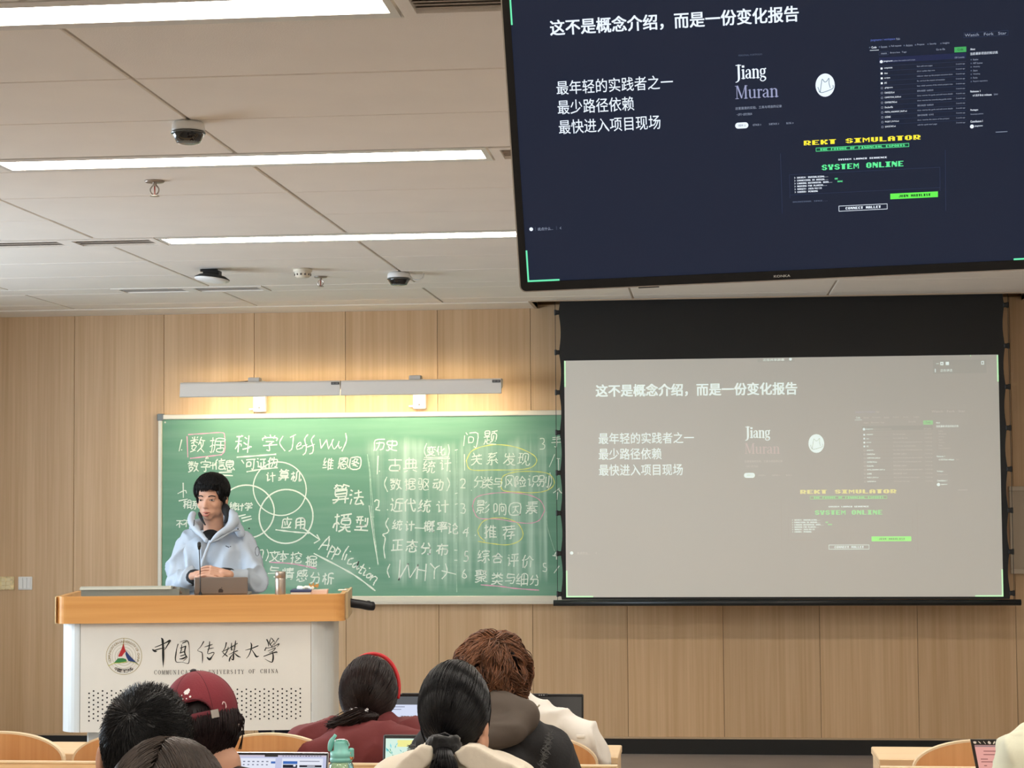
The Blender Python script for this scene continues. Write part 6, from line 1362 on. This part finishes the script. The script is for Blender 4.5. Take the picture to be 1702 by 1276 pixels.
P_ = slerp_paths(st, en, hcn, hr, R, 11, lambda u, i: -.002+.005*math.sin(math.pi*u)+.003*((i*31) % 7)/7, None)
link('hair_strands', strands(P_, .0014, .0011), m_brown, t)
tp_ = Vector(hcn)+R @ Vector((tie[0]*hr[0]*.95, tie[1]*hr[1]*.95, tie[2]*hr[2]*.95))
pt_ = []
for i in range(420):
    o = np.random.normal(size=3)*.006; s2 = np.random.normal(size=3)*np.array([.006, .006, .007]); d_ = 5.975
    ctrl = [tuple(np.array(tp_)+o), tuple(np.array(at(598, 1186, d_))+o+s2*.8), tuple(np.array(at(575, 1196, d_-.01))+o+s2*1.2), tuple(np.array(at(552+random.uniform(-8, 14), 1203+random.uniform(-3, 5), d_))+s2)]
    pt_.append(np.array(curve(ctrl, 4)))
for i in range(240):
    ctrl = [tuple(np.array(tp_)+np.random.normal(size=3)*.008), tuple(np.array(at(612+random.uniform(-18, 18), 1188, 5.965))), tuple(np.array(at(600+random.uniform(-30, 24), 1203, 5.97)))]; pt_.append(np.array(curve(ctrl, 4)))
link('ponytail', strands(pt_, .0017, .0008), m_brown, t)
wsp = [np.array(curve([tuple(at(x+random.uniform(-1, 1), y, 6.1)) for x, y in ((574, 1120), (569, 1142), (568, 1160), (570+i*.5, 1172))], 4)) for i in range(7)]; link('loose_strands', strands(wsp, .001, .0004), m_brown, t)
# headband arc over the crown
hb_ = []
for a in np.linspace(-1.75, 1.75, 40): d = Vector((math.sin(a)*(hr[0]+.0035), .30*hr[1]*math.cos(a)*1.0+.02, math.cos(a)*(hr[2]+.002))); hb_.append(Vector(hcn)+R @ d)
MB().tube(hb_, .0065, 10).obj('headband', mat('red_band', (206, 34, 40), rough=.5), t, True)
cl = MB(); rr_ = random.Random(2)
for k in range(16): q = tp_+R @ Vector((rr_.uniform(-.030, .026), -.034, rr_.uniform(-.004, .016))); cl.ell(q, (.0035+.003*rr_.random(),)*3, 8, 6)
cl.obj('hair_clip', mat('silver_beads', (214, 214, 216), rough=.15, metal=.7), t)

er = MB().ell(at(572.5, 1160, 6.10), (.010, .018, .028), 14, 10, R); link('ear', remesh(er, .003, 2), m_skin, t, True)
# ---- white puffer coat (front row), head hidden behind the next row --------
X, Y = at(834, 1140, 6.15).x, 6.15; hc = at(834, 1136, 6.15).z; R = frame(.1, -.1)
t = thing('person', 'student in white padded coat leaning forward, front row right end', 'person', (X, Y-.05, 0)); shz = at(860, 1195, 6.1).z
wr_ = ((X-.12, Y+.27, .80), (X+.16, Y+.25, .80)); g = figure(t, X, Y, hc, shz-.03, .18, R, .93, wrists=wr_, nx=.03)
m_puf = mat('cream_padded', (238, 234, 226), rough=.7, bump=.1, bscale=25)
def ex(mb):
    mb.cap(at(870, 1165, 6.05), at(888, 1185, 6.05), .045, .05, 16); mb.cap(at(862, 1150, 6.06), at(880, 1172, 6.04), .022, .035, 14); mb.ell(at(900, 1205, 6.04), (.07, .08, .07)); mb.cap(at(930, 1205, 6.05), at(968, 1228, 6.03), .055, .062, 16); mb.cap(at(968, 1230, 6.03), at(986, 1252, 6.06), .062, .055, 16); mb.cap(at(985, 1256, 6.08), at(975, 1262, 6.28), .055, .05, 16)
clothes(t, X+.03, Y, shz-.03, .195, m_puf, 'padded_coat', .03, 0, ex, .013, 5, wrists=wr_)
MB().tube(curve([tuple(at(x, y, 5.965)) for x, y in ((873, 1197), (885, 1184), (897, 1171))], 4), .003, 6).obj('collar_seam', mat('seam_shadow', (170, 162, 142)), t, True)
q = at(965, 1222, 5.97); MB().bbox((q.x-.014, q.y-.004, q.z-.008), (q.x+.014, q.y+.004, q.z+.002), .002).obj('sleeve_tab', m_puf, t)
hr = (.088, .104, .112); hcn = np.array(g(0, -.012, .018)); MB().ell(hcn, hr, 26, 16, R).obj('hair', m_hb, t, True)

# ---- brown fluffy hair (second row) ---------------------------------------
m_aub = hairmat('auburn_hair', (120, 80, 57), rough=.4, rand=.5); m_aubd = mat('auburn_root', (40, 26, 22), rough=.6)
X, Y = at(820, 1115, 5.17).x, 5.17; hc = at(820, 1141, 5.17).z; R = frame(-.18, -.06)
t = thing('person', 'student with fluffy auburn hair in dark frayed vest over brown hoodie', 'person', (X, Y-.05, 0)); shz = at(830, 1215, 5.1).z
g = figure(t, X, Y, hc, shz+.01, .165, R, 1.0)
m_vest = mat('charcoal_vest', (44, 44, 46), rough=.85, bump=.15, bscale=120); m_hood = mat('taupe_hoodie', (92, 82, 74), rough=.8, bump=.08)
def ex(mb):
    mb.cap(at(735, 1228, 5.08), at(716, 1246, 5.08), .055, .055, 16); mb.cap(at(880, 1228, 5.08), at(908, 1248, 5.1), .055, .055, 16)
clothes(t, X+.005, Y, shz-.02, .168, m_vest, 'vest', .012, 0, ex, .005, 8)
for a, b_ in ((at(914, 1250, 5.14), at(936, 1296, 5.15)), (at(730, 1262, 5.15), at(712, 1312, 5.15))):
    sl = MB().cap(a, b_, .052, .055, 16); sl.cap(b_, Vector(b_)+Vector((-.06 if b_.x > X else .06, .22, -.05)), .055, .04, 16)
    link('sleeve', remesh(sl, .008, 4, fn=folds(.009, 10, 8, 3)), mat('brown_satin', (82, 70, 64), rough=.35), t, True)
hd = MB(); hd.cap(at(826, 1172, 5.06), at(872, 1190, 5.04), .045, .045, 16); hd.cap(at(872, 1190, 5.04), at(850, 1214, 5.0), .042, .036, 16); hd.cap(at(850, 1214, 5.0), at(800, 1225, 5.0), .04, .045, 16); hd.cap(at(800, 1225, 5.0), at(770, 1200, 5.05), .045, .04, 16); hd.cap(at(826, 1172, 5.06), at(770, 1200, 5.05), .045, .04, 16); hd.ell(at(838, 1200, 5.05), (.09, .05, .06))
link('hood', remesh(hd, .007, 4, fn=folds(.005, 9, 7, 2)), m_hood, t, True)
fr_ = []
for cx_, cy_, ex_, ey_ in ((913, 1221, 897, 1280), (690, 1238, 694, 1276)):
    for i in range(150):
        u = random.random(); p = at(cx_+(ex_-cx_)*u, cy_+(ey_-cy_)*u, 5.0+random.uniform(-.02, .03)); d = Vector((random.uniform(-.010, .016) if cx_ > 800 else random.uniform(-.022, .004), random.uniform(-.012, .004), random.uniform(-.006, .012)))
        fr_.append(np.array([tuple(p), tuple(p+d*.6), tuple(p+d+Vector((0, 0, random.uniform(-.006, .003))))]))
link('frayed_edge', strands(fr_, .0013, .0008), mat('frayed_thread', (98, 98, 98), rough=.9), t)
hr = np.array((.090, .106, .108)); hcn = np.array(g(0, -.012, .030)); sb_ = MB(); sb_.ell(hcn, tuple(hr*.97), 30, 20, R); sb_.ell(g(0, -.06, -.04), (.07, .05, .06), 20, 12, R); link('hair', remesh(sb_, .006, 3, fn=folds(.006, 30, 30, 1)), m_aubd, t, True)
P_ = []; rr_ = np.random.RandomState(11)
for c_i in range(230):                              # locks of hair, each a bundle that waves together
    v = rand_dirs(1, lambda v: v[2] > -.8 and not (v[1] > .45 and v[2] < .25))[0]
    cr_ = np.array([.25, -.35, .9]); tang = v-cr_*float(v@cr_); tang /= np.linalg.norm(tang)+1e-6; swirl = np.cross(cr_, v)*rr_.uniform(-.5, .7)
    L_ = rr_.uniform(.5, 1.0); e_ = v*math.cos(L_)+(tang+swirl)*math.sin(L_)+np.array([0, 0, -.10]); p1_, p2_, am_, lf0 = rr_.uniform(0, 6.28), rr_.uniform(3, 6), rr_.uniform(.004, .011), rr_.uniform(0, .012); tip = rr_.uniform(.0, .014)*(rr_.rand() < .5)
    s_ = [v+rr_.normal(size=3)*.10 for _ in range(20)]; n_s = [e_+rr_.normal(size=3)*.055 for _ in range(20)]; ax_ = np.cross(v, tang)
    P_ += slerp_paths(s_, n_s, hcn, hr, R, 10, lambda u, i: (lf0+.011*math.sin(math.pi*min(1, u*1.1))+tip*u*u, ax_*math.sin(p1_+u*p2_)*am_*u+v*math.cos(p1_*2+u*p2_)*am_*.5*u), None)
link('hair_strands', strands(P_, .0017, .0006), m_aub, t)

# ---- black ponytail with scrunchie (third row) ----------------------------
m_blk = hairmat('glossy_black_hair', (20, 20, 22), rough=.27, rand=.3)
X, Y = at(757, 1165, 4.36).x, 4.36; hc = at(757, 1188, 4.36).z; R = frame(-.12, -.12)
t = thing('person', 'student with long black ponytail in scrunchie and cream collar', 'person', (X, Y-.05, 0)); shz = at(757, 1247, 4.3).z
g = figure(t, X, Y, hc, shz-.03, .14, R, .86)
m_crm = mat('cream_jacket', (230, 220, 202), rough=.8, bump=.1)
def ex(mb):
    mb.cap(at(708, 1262, 4.27), at(684, 1286, 4.28), .03, .04, 14); mb.cap(at(796, 1260, 4.27), at(838, 1290, 4.28), .03, .04, 14)
clothes(t, X, Y, shz-.045, .150, m_crm, 'jacket', .01, 0, ex, .005, 11)
cc = MB()
for P, d_ in ((((722, 1239), (700, 1238), (670, 1260), (650, 1280), (690, 1292), (720, 1262)), 4.22), (((755, 1250), (775, 1238), (793, 1238), (832, 1260), (874, 1278), (862, 1292), (800, 1292), (765, 1268)), 4.22)):
    q_ = [at(x, y, d_) for x, y in P]; cc.prism([(p.x, p.z) for p in q_][::-1], 'y', d_-.012, d_+.05)
q = at(873, 1275, 4.22); cc.cap(at(860, 1279, 4.22), q, .006, .007, 10)
link('collar', remesh(cc, .005, 5, fn=folds(.003, 22, 12, 5)), m_crm, t, True)
hr = np.array((.076, .094, .102)); hcn = np.array(g(0, -.012, .022)); MB().ell(hcn, tuple(hr*.985), 34, 24, R).obj('hair', m_blk, t, True)
tie = np.array([-.20, -.80, -.93])
st = rand_dirs(2600, lambda v: v[1] < .5 and v[2] > -.85 and not (v[2] < -.25 and v[1] > .15)); en = [tie+np.random.normal(size=3)*.04 for _ in st]
P_ = slerp_paths(st, en, hcn, hr, R, 14, lambda u, i: .0008+.0045*math.sin(math.pi*u)+.0022*((i*31) % 7)/7, None)
link('hair_strands', strands(P_, .0011, .0010), m_blk, t)
sp_ = at(738, 1232, 4.235)
pn = [np.array(curve([tuple(np.array(Vector(hcn)+R @ Vector(np.array((random.uniform(-.3, .15), -.85, -.62))*hr))), tuple(np.array(sp_)+np.random.normal(size=3)*.008)], 3)) for i in range(200)]
for i in range(700):
    a = random.uniform(0, 6.28); r_ = math.sqrt(random.random()); dx, dy = math.cos(a)*r_, math.sin(a)*r_
    pn.append(np.array(curve([tuple(np.array(sp_)+np.array([dx*.014, dy*.012, 0])), tuple(np.array(at(738+dx*14, 1252, 4.20))+np.array([0, dy*.016, 0])), tuple(np.array(at(738+dx*24, 1276, 4.19))+np.array([0, dy*.018, 0])), tuple(np.array(at(734+dx*30, 1330, 4.19))+np.array([0, dy*.018, 0])), tuple(np.array(at(734+dx*20, 1400, 4.19))+np.array([0, dy*.016, 0]))], 4)))
link('ponytail', strands(pn, .0014, .0010), m_blk, t)
sc_ = MB(); rr_ = random.Random(4)
for ring_, (rz, rr2) in enumerate(((.006, .026), (-.008, .030), (-.018, .026))):
    for k in range(12): a = 2*math.pi*k/12+ring_*.3; sc_.ell(sp_+Vector((math.cos(a)*rr2, math.sin(a)*rr2*.7, rz+rr_.uniform(-.003, .003))), (.011+.003*rr_.random(), .011, .009), 10, 7)
link('scrunchie', remesh(sc_, .004, 2, fn=folds(.003, 60, 60, 1)), mat('black_velvet', (12, 12, 14), rough=.9, sheen=.4), t, True)
wsp = [np.array(curve([tuple(at(x+random.uniform(-1.5, 1.5), y, 4.36)) for x, y in ((704, 1150), (699, 1185), (701, 1215), (708, 1235))], 4)) for i in range(24)]+[np.array(curve([tuple(at(x+random.uniform(-1.5, 1.5), y, 4.36)) for x, y in ((813, 1150), (815, 1180), (812, 1205), (808, 1228))], 4)) for i in range(24)]
link('loose_strands', strands(wsp, .0012, .0006), m_blk, t)

er = MB().ell(at(807, 1212, 4.34), (.007, .016, .024), 14, 10, R); er.ell(at(801, 1232, 4.35), (.016, .03, .03), 14, 10); link('ear', remesh(er, .003, 2), m_skin, t, True)
# ---- maroon cap (second row) ----------------------------------------------
X, Y = at(338, 1180, 4.98).x, 4.98; hc = at(336, 1203, 4.98).z; R = frame(.10, -.10, -.20)
t = thing('person', 'student in maroon baseball cap with dark hair, seen from behind', 'person', (X, Y-.05, 0)); shz = at(350, 1276, 4.9).z
g = figure(t, X, Y, hc, shz-.02, .19, R, .98, nx=.055); clothes(t, X+.055, Y, shz-.05, .195, mat('dark_brown_top', (44, 28, 28), rough=.85), 'top', .008, 0, None, .005, 14)
hr = np.array((.091, .106, .106)); hcn = np.array(g(0, -.012, .008)); m_wine = hairmat('dark_wine_hair', (34, 22, 24), rough=.4)
sb_ = MB(); sb_.ell(hcn, tuple(hr*.98), 30, 20, R); sb_.ell(g(-.01, -.055, -.060), (.058, .045, .04), 20, 12, R); link('hair', remesh(sb_, .006, 3), m_wine, t, True)
st = rand_dirs(1500, lambda v: v[1] < .3 and -.5 < v[2] < .3); en = [np.array([v[0]*.62-.05, v[1]*.9-.1, -1.05]) for v in st]
P_ = slerp_paths(st, en, hcn, hr, R, 8, lambda u, i: .002+.006*math.sin(math.pi*u)+.004*((i*31) % 7)/7, None)
for i in range(60):
    x0_ = 393+random.uniform(-3, 3); P_.append(np.array(curve([tuple(at(x0_, 1182, 4.97)), tuple(at(x0_+6+random.uniform(-4, 6), 1196, 4.96)), tuple(at(x0_+3+random.uniform(-6, 6), 1212+random.uniform(-6, 12), 4.96))], 4)))
for i in range(14): P_.append(np.array(curve([tuple(at(398+random.uniform(-2, 2), 1188, 4.97)), tuple(at(404, 1215, 4.96)), tuple(at(399+random.uniform(-3, 2), 1245, 4.96))], 4)))
link('hair_strands', strands(P_, .0015, .0007), m_wine, t)
# cap: dome with an arched gap at the back, strap, buckle, button, peak in front
m_cap = mat('maroon_cap', (122, 36, 48), rough=.8, bump=.15, bscale=180); cr = np.array((.097, .115, .105)); ccn = np.array(g(0, -.008, .035))
def cp(az, el_, k=1.0): return Vector(ccn)+R @ Vector((cr[0]*k*math.cos(el_)*math.sin(az), -cr[1]*k*math.cos(el_)*math.cos(az), cr[2]*k*math.sin(el_)))
nA, nE = 96, 30; E0 = -.22; v = []; f = []
for j in range(nE+1):
    e_ = E0+(math.pi/2-.001-E0)*j/nE
    for i in range(nA): v.append(cp(2*math.pi*i/nA, e_, 1+.012*abs(math.cos(3*(2*math.pi*i/nA)))**.3))
gap = lambda az, e_: ((az/.52)**2+((e_-E0)/.50)**2) < 1
for j in range(nE):
    e_ = E0+(math.pi/2-E0)*(j+.5)/nE
    for i in range(nA):
        az = 2*math.pi*(i+.5)/nA; az = az-2*math.pi if az > math.pi else az
        if gap(az, e_): continue
        k = (i+1) % nA; f.append((j*nA+i, j*nA+k, (j+1)*nA+k, (j+1)*nA+i))
d = MB().add(v, f).obj('crown', m_cap, t, True); so = d.modifiers.new('s', 'SOLIDIFY'); so.thickness = .003
MB().tube([cp(a_, E0+.50*math.sqrt(max(0, 1-(a_/.52)**2))+.02, 1.012) for a_ in np.linspace(-.52, .52, 25)], .0028, 6).obj('opening_binding', mat('maroon_binding', (92, 24, 36), rough=.8), t, True)
sv = []; sf = []
for i, a_ in enumerate(np.linspace(-.64, .68, 21)):
    for e_ in (E0-.02, E0+.17): sv.append(cp(a_, e_, 1.02))
for i in range(20): sf.append((2*i, 2*i+2, 2*i+3, 2*i+1))
s_ = MB().add(sv, sf).obj('strap', mat('maroon_strap', (98, 28, 40), rough=.8), t, True); so = s_.modifiers.new('s', 'SOLIDIFY'); so.thickness = .003
b0 = cp(.54, E0+.075, 1.05); bn = (R @ Vector((math.sin(.54), -math.cos(.54), 0))).normalized(); bu = R @ Vector((0, 0, 1)); bs = bu.cross(bn).normalized()
def plate(c, a, b, d_, m, nm): MB().add([c+bs*(sx*a)+bu*(sz*b)+bn*(sy*d_) for sy in (-1, 1) for sz in (-1, 1) for sx in (-1, 1)], [(0, 2, 3, 1), (4, 5, 7, 6), (0, 1, 5, 4), (1, 3, 7, 5), (3, 2, 6, 7), (2, 0, 4, 6)]).obj(nm, m, t)
plate(b0, .0105, .0105, .0018, mat('buckle_silver', (196, 190, 184), rough=.25, metal=.6), 'buckle')
MB().tube([cp(.86+.045*math.sin(q)*1.2, E0+.22+.085*math.cos(q)+(.0), 1.03) for q in np.linspace(-1.2, 2.6, 14)], .0018, 6).obj('hook_stitch', mat('pink_thread', (222, 186, 186), rough=.7), t, True)
MB().ell(cp(0, math.pi/2, 1.02), (.009, .009, .006), 14, 8, R).obj('top_button', mat('black_button', (30, 22, 26), rough=.5), t, True)
for k in range(6): a_ = math.pi/6+k*math.pi/3; MB().tube([cp(a_, e_, 1.003) for e_ in np.linspace(E0+.02, 1.5, 16)], .0009, 5).obj('seam', mat('maroon_binding', (92, 24, 36)), t, True)
# embroidered white shape and dots above the opening
pm_, pd = [], mat('white_thread', (240, 236, 236), rough=.8)
def patch(az, el_, ra, re, n=14, wob=0): 
    return [cp(az+ra*math.cos(2*math.pi*i/n)*(1+wob*math.sin(i*2.6)), el_+re*math.sin(2*math.pi*i/n)*(1+wob*math.cos(i*1.9)), 1.022) for i in range(n)]
ee = MB()
for az, el_, ra, re, wb_ in ((-.12, .52, .085, .07, .18), (-.06, .56, .05, .05, .1), (-.25, .36, .03, .022, 0), (-.13, .35, .02, .018, 0), (-.02, .38, .032, .026, 0), (-.27, .46, .018, .018, 0)):
    P = patch(az, el_, ra, re, 16, wb_); c = sum(P, Vector())/len(P); ee.add([c]+P, [(0, i+1, (i+1) % 16+1) for i in range(16)])
ee.obj('embroidery', pd, t)
pk_ = MB(); vv = []; ff = []
for i, a_ in enumerate(np.linspace(-.75, .75, 17)):
    for k, (rr2, dz) in enumerate(((1.0, 0), (1.35, -.012), (1.66, -.03))):
        wv_ = math.cos(a_/.75*math.pi/2)**.35; r2 = 1+(rr2-1)*wv_; vv.append(Vector(ccn)+R @ Vector((cr[0]*math.sin(a_)*min(r2, 1.15), cr[1]*math.cos(a_)*r2, cr[2]*math.sin(E0)+dz*1.0)))
for i in range(16):
    for k in range(2): ff.append((i*3+k, i*3+k+1, i*3+k+4, i*3+k+3))
p_ = pk_.add(vv, ff).obj('peak', m_cap, t, True); so = p_.modifiers.new('s', 'SOLIDIFY'); so.thickness = .004
# glasses arm
MB().tube([at(397, 1203, 4.95), at(394, 1214, 4.96)], .0016, 6).obj('glasses_arm', mat('pale_metal', (200, 190, 190), rough=.3, metal=.5), t)
MB().tube(curve([tuple(at(x, y, 4.87)) for x, y in ((324, 1243), (329, 1247), (333, 1254), (337, 1252))], 5), .0022, 6).obj('necklace_tag', mat('pale_metal', (200, 190, 190)), t)

# ---- crew cut (fourth row) -------------------------------------------------
X, Y = at(247, 1210, 3.6).x, 3.6; hc = at(247, 1256, 3.6).z; R = frame(-.10, -.16)
t = thing('person', 'student with short spiky black crew cut, back of head, lower left', 'person', (X, Y-.05, 0))
g = figure(t, X, Y, hc, hc-.20, .21, R, 1.0); clothes(t, X, Y, hc-.215, .215, mat('navy_top', (40, 44, 58), rough=.85), 'top', .01, 0, None, .005, 17)
hr = np.array((.083, .102, .104)); hcn = np.array(g(0, -.012, .026)); m_crew = hairmat('crew_cut_hair', (24, 23, 24), rough=.36, rand=.4)
sb_ = MB(); sb_.ell(hcn, tuple(hr*.975), 30, 20, R); sb_.ell(g(0, -.058, -.055), (.058, .04, .06), 20, 12, R); link('hair', remesh(sb_, .005, 3), m_crew, t, True)
wh = np.array([-.06, -.86, .48]); wh /= np.linalg.norm(wh); st = []; en = []
for v in rand_dirs(5200, lambda v: v[1] < .5 and v[2] > -.9 and not (v[2] < -.1 and v[1] > .02)):
    tg = v-wh*float(v@wh); tg /= np.linalg.norm(tg)+1e-6; sw = np.cross(wh, v)*.25; L_ = random.uniform(.16, .34); st.append(v); en.append(v*math.cos(L_)+(tg+sw+np.random.normal(size=3)*.16)*math.sin(L_))
lf_ = np.random.uniform(.3, 1, 5300)
P_ = slerp_paths(st, en, hcn, hr, R, 6, lambda u, i: -.002+(.004+.010*max(0, st[i][2]+.2))*lf_[i]*u, None)
link('hair_strands', strands(P_, .00105, .00035), m_crew, t)

er = MB().ell(at(169, 1262, 3.58), (.010, .018, .032), 14, 10, R); er.cap(at(165, 1252, 3.57), at(163, 1268, 3.57), .006, .005, 8); link('ear', remesh(er, .003, 2), m_skin, t, True)
# ---- nearest head at the bottom edge --------------------------------------
X, Y = at(279, 1300, 2.85).x, 2.85; hc = at(279, 1243, 2.85).z-.118; R = frame(-.05, -.35)
t = thing('person', 'nearest student, only the parted dark brown crown visible at bottom edge', 'person', (X, Y-.05, 0))
g = figure(t, X, Y, hc, hc-.19, .19, R, .97); clothes(t, X, Y, hc-.205, .195, mat('grey_top', (90, 90, 96), rough=.85), 'top', .01, 0, None, .005, 20)
hr = np.array((.086, .104, .108)); hcn = np.array(g(0, -.012, .018)); m_fb = hairmat('soft_brown_hair', (62, 52, 46), rough=.4, rand=.3)
MB().ell(hcn, tuple(hr*.975), 32, 22, R).obj('hair', mat('brown_root', (46, 36, 30), rough=.6), t, True)
st = []; en = []
for i in range(3000):
    s = 1 if random.random() < .5 else -1; y_ = random.uniform(-1.0, .75); th = random.random(); z_ = math.sqrt(max(0, 1-y_*y_))
    a = np.array([s*.003+.05+.03*math.sin(y_*4), y_, z_+.001]); b = np.array([s*.95, y_*.8-.25, -.55-random.random()*.3]); k = random.uniform(0, .6); st.append(a*(1-k)+b*k); en.append(b)
P_ = slerp_paths(st, en, hcn, hr, R, 10, lambda u, i: .0015+.006*math.sin(math.pi*min(1, u*1.4+.15))+.003*((i*31) % 7)/7, None)
link('hair_strands', strands(P_, .0012, .0009), m_fb, t)

# ---- white puffer at the right edge ---------------------------------------
X, Y = at(1768, 1230, 4.98).x, 4.98; hc = at(1768, 1150, 4.98).z; R = frame(0, -.1)
t = thing('person', 'student in cream quilted coat, only arm and shoulder visible at right edge', 'person', (X, Y-.05, 0)); shz = hc-.20
wr_ = ((X-.12, Y+.25, .80), (X+.12, Y+.25, .80)); g = figure(t, X, Y, hc, shz, .17, R, .95, wrists=wr_)
def ex(mb):
    mb.cap(at(1712, 1228, 4.95), at(1694, 1245, 4.93), .05, .05, 16); mb.cap(at(1694, 1250, 4.9), at(1690, 1290, 4.92), .045, .055, 16); mb.cap(at(1688, 1288, 4.9), at(1720, 1290, 5.15), .045, .045, 16)
clothes(t, X+.01, Y, shz-.055, .165, mat('cream_quilt', (226, 226, 202), rough=.7, bump=.1, bscale=25), 'quilted_coat', .012, 0, ex, .014, 23, wrists=wr_)
hr = np.array((.086, .103, .11)); hcn = np.array(g(0, -.012, .018)); MB().ell(hcn, tuple(hr), 26, 16, R).obj('hair', m_hb, t, True)
# ---- seats of the students further back (their plywood backs stay below the frame)
for i, (px, Yc, l_) in enumerate(((338, 4.76, 'plywood seat under the student in the maroon cap'), (820, 4.95, 'plywood seat under the student with auburn hair'), (757, 4.13, 'plywood seat under the student with the black ponytail'), (247, 3.37, 'plywood seat under the crew-cut student'), (279, 2.62, 'plywood seat under the nearest student'), (1768, 4.76, 'plywood seat under the student at the right edge'), (835, 5.93, ''))):
    if l_: q = dup(seat0, (at(px, 1200, Yc).x, Yc, 0), l_); q['group'] = 'curved plywood seats of the rows behind'
bpy.context.view_layer.update()
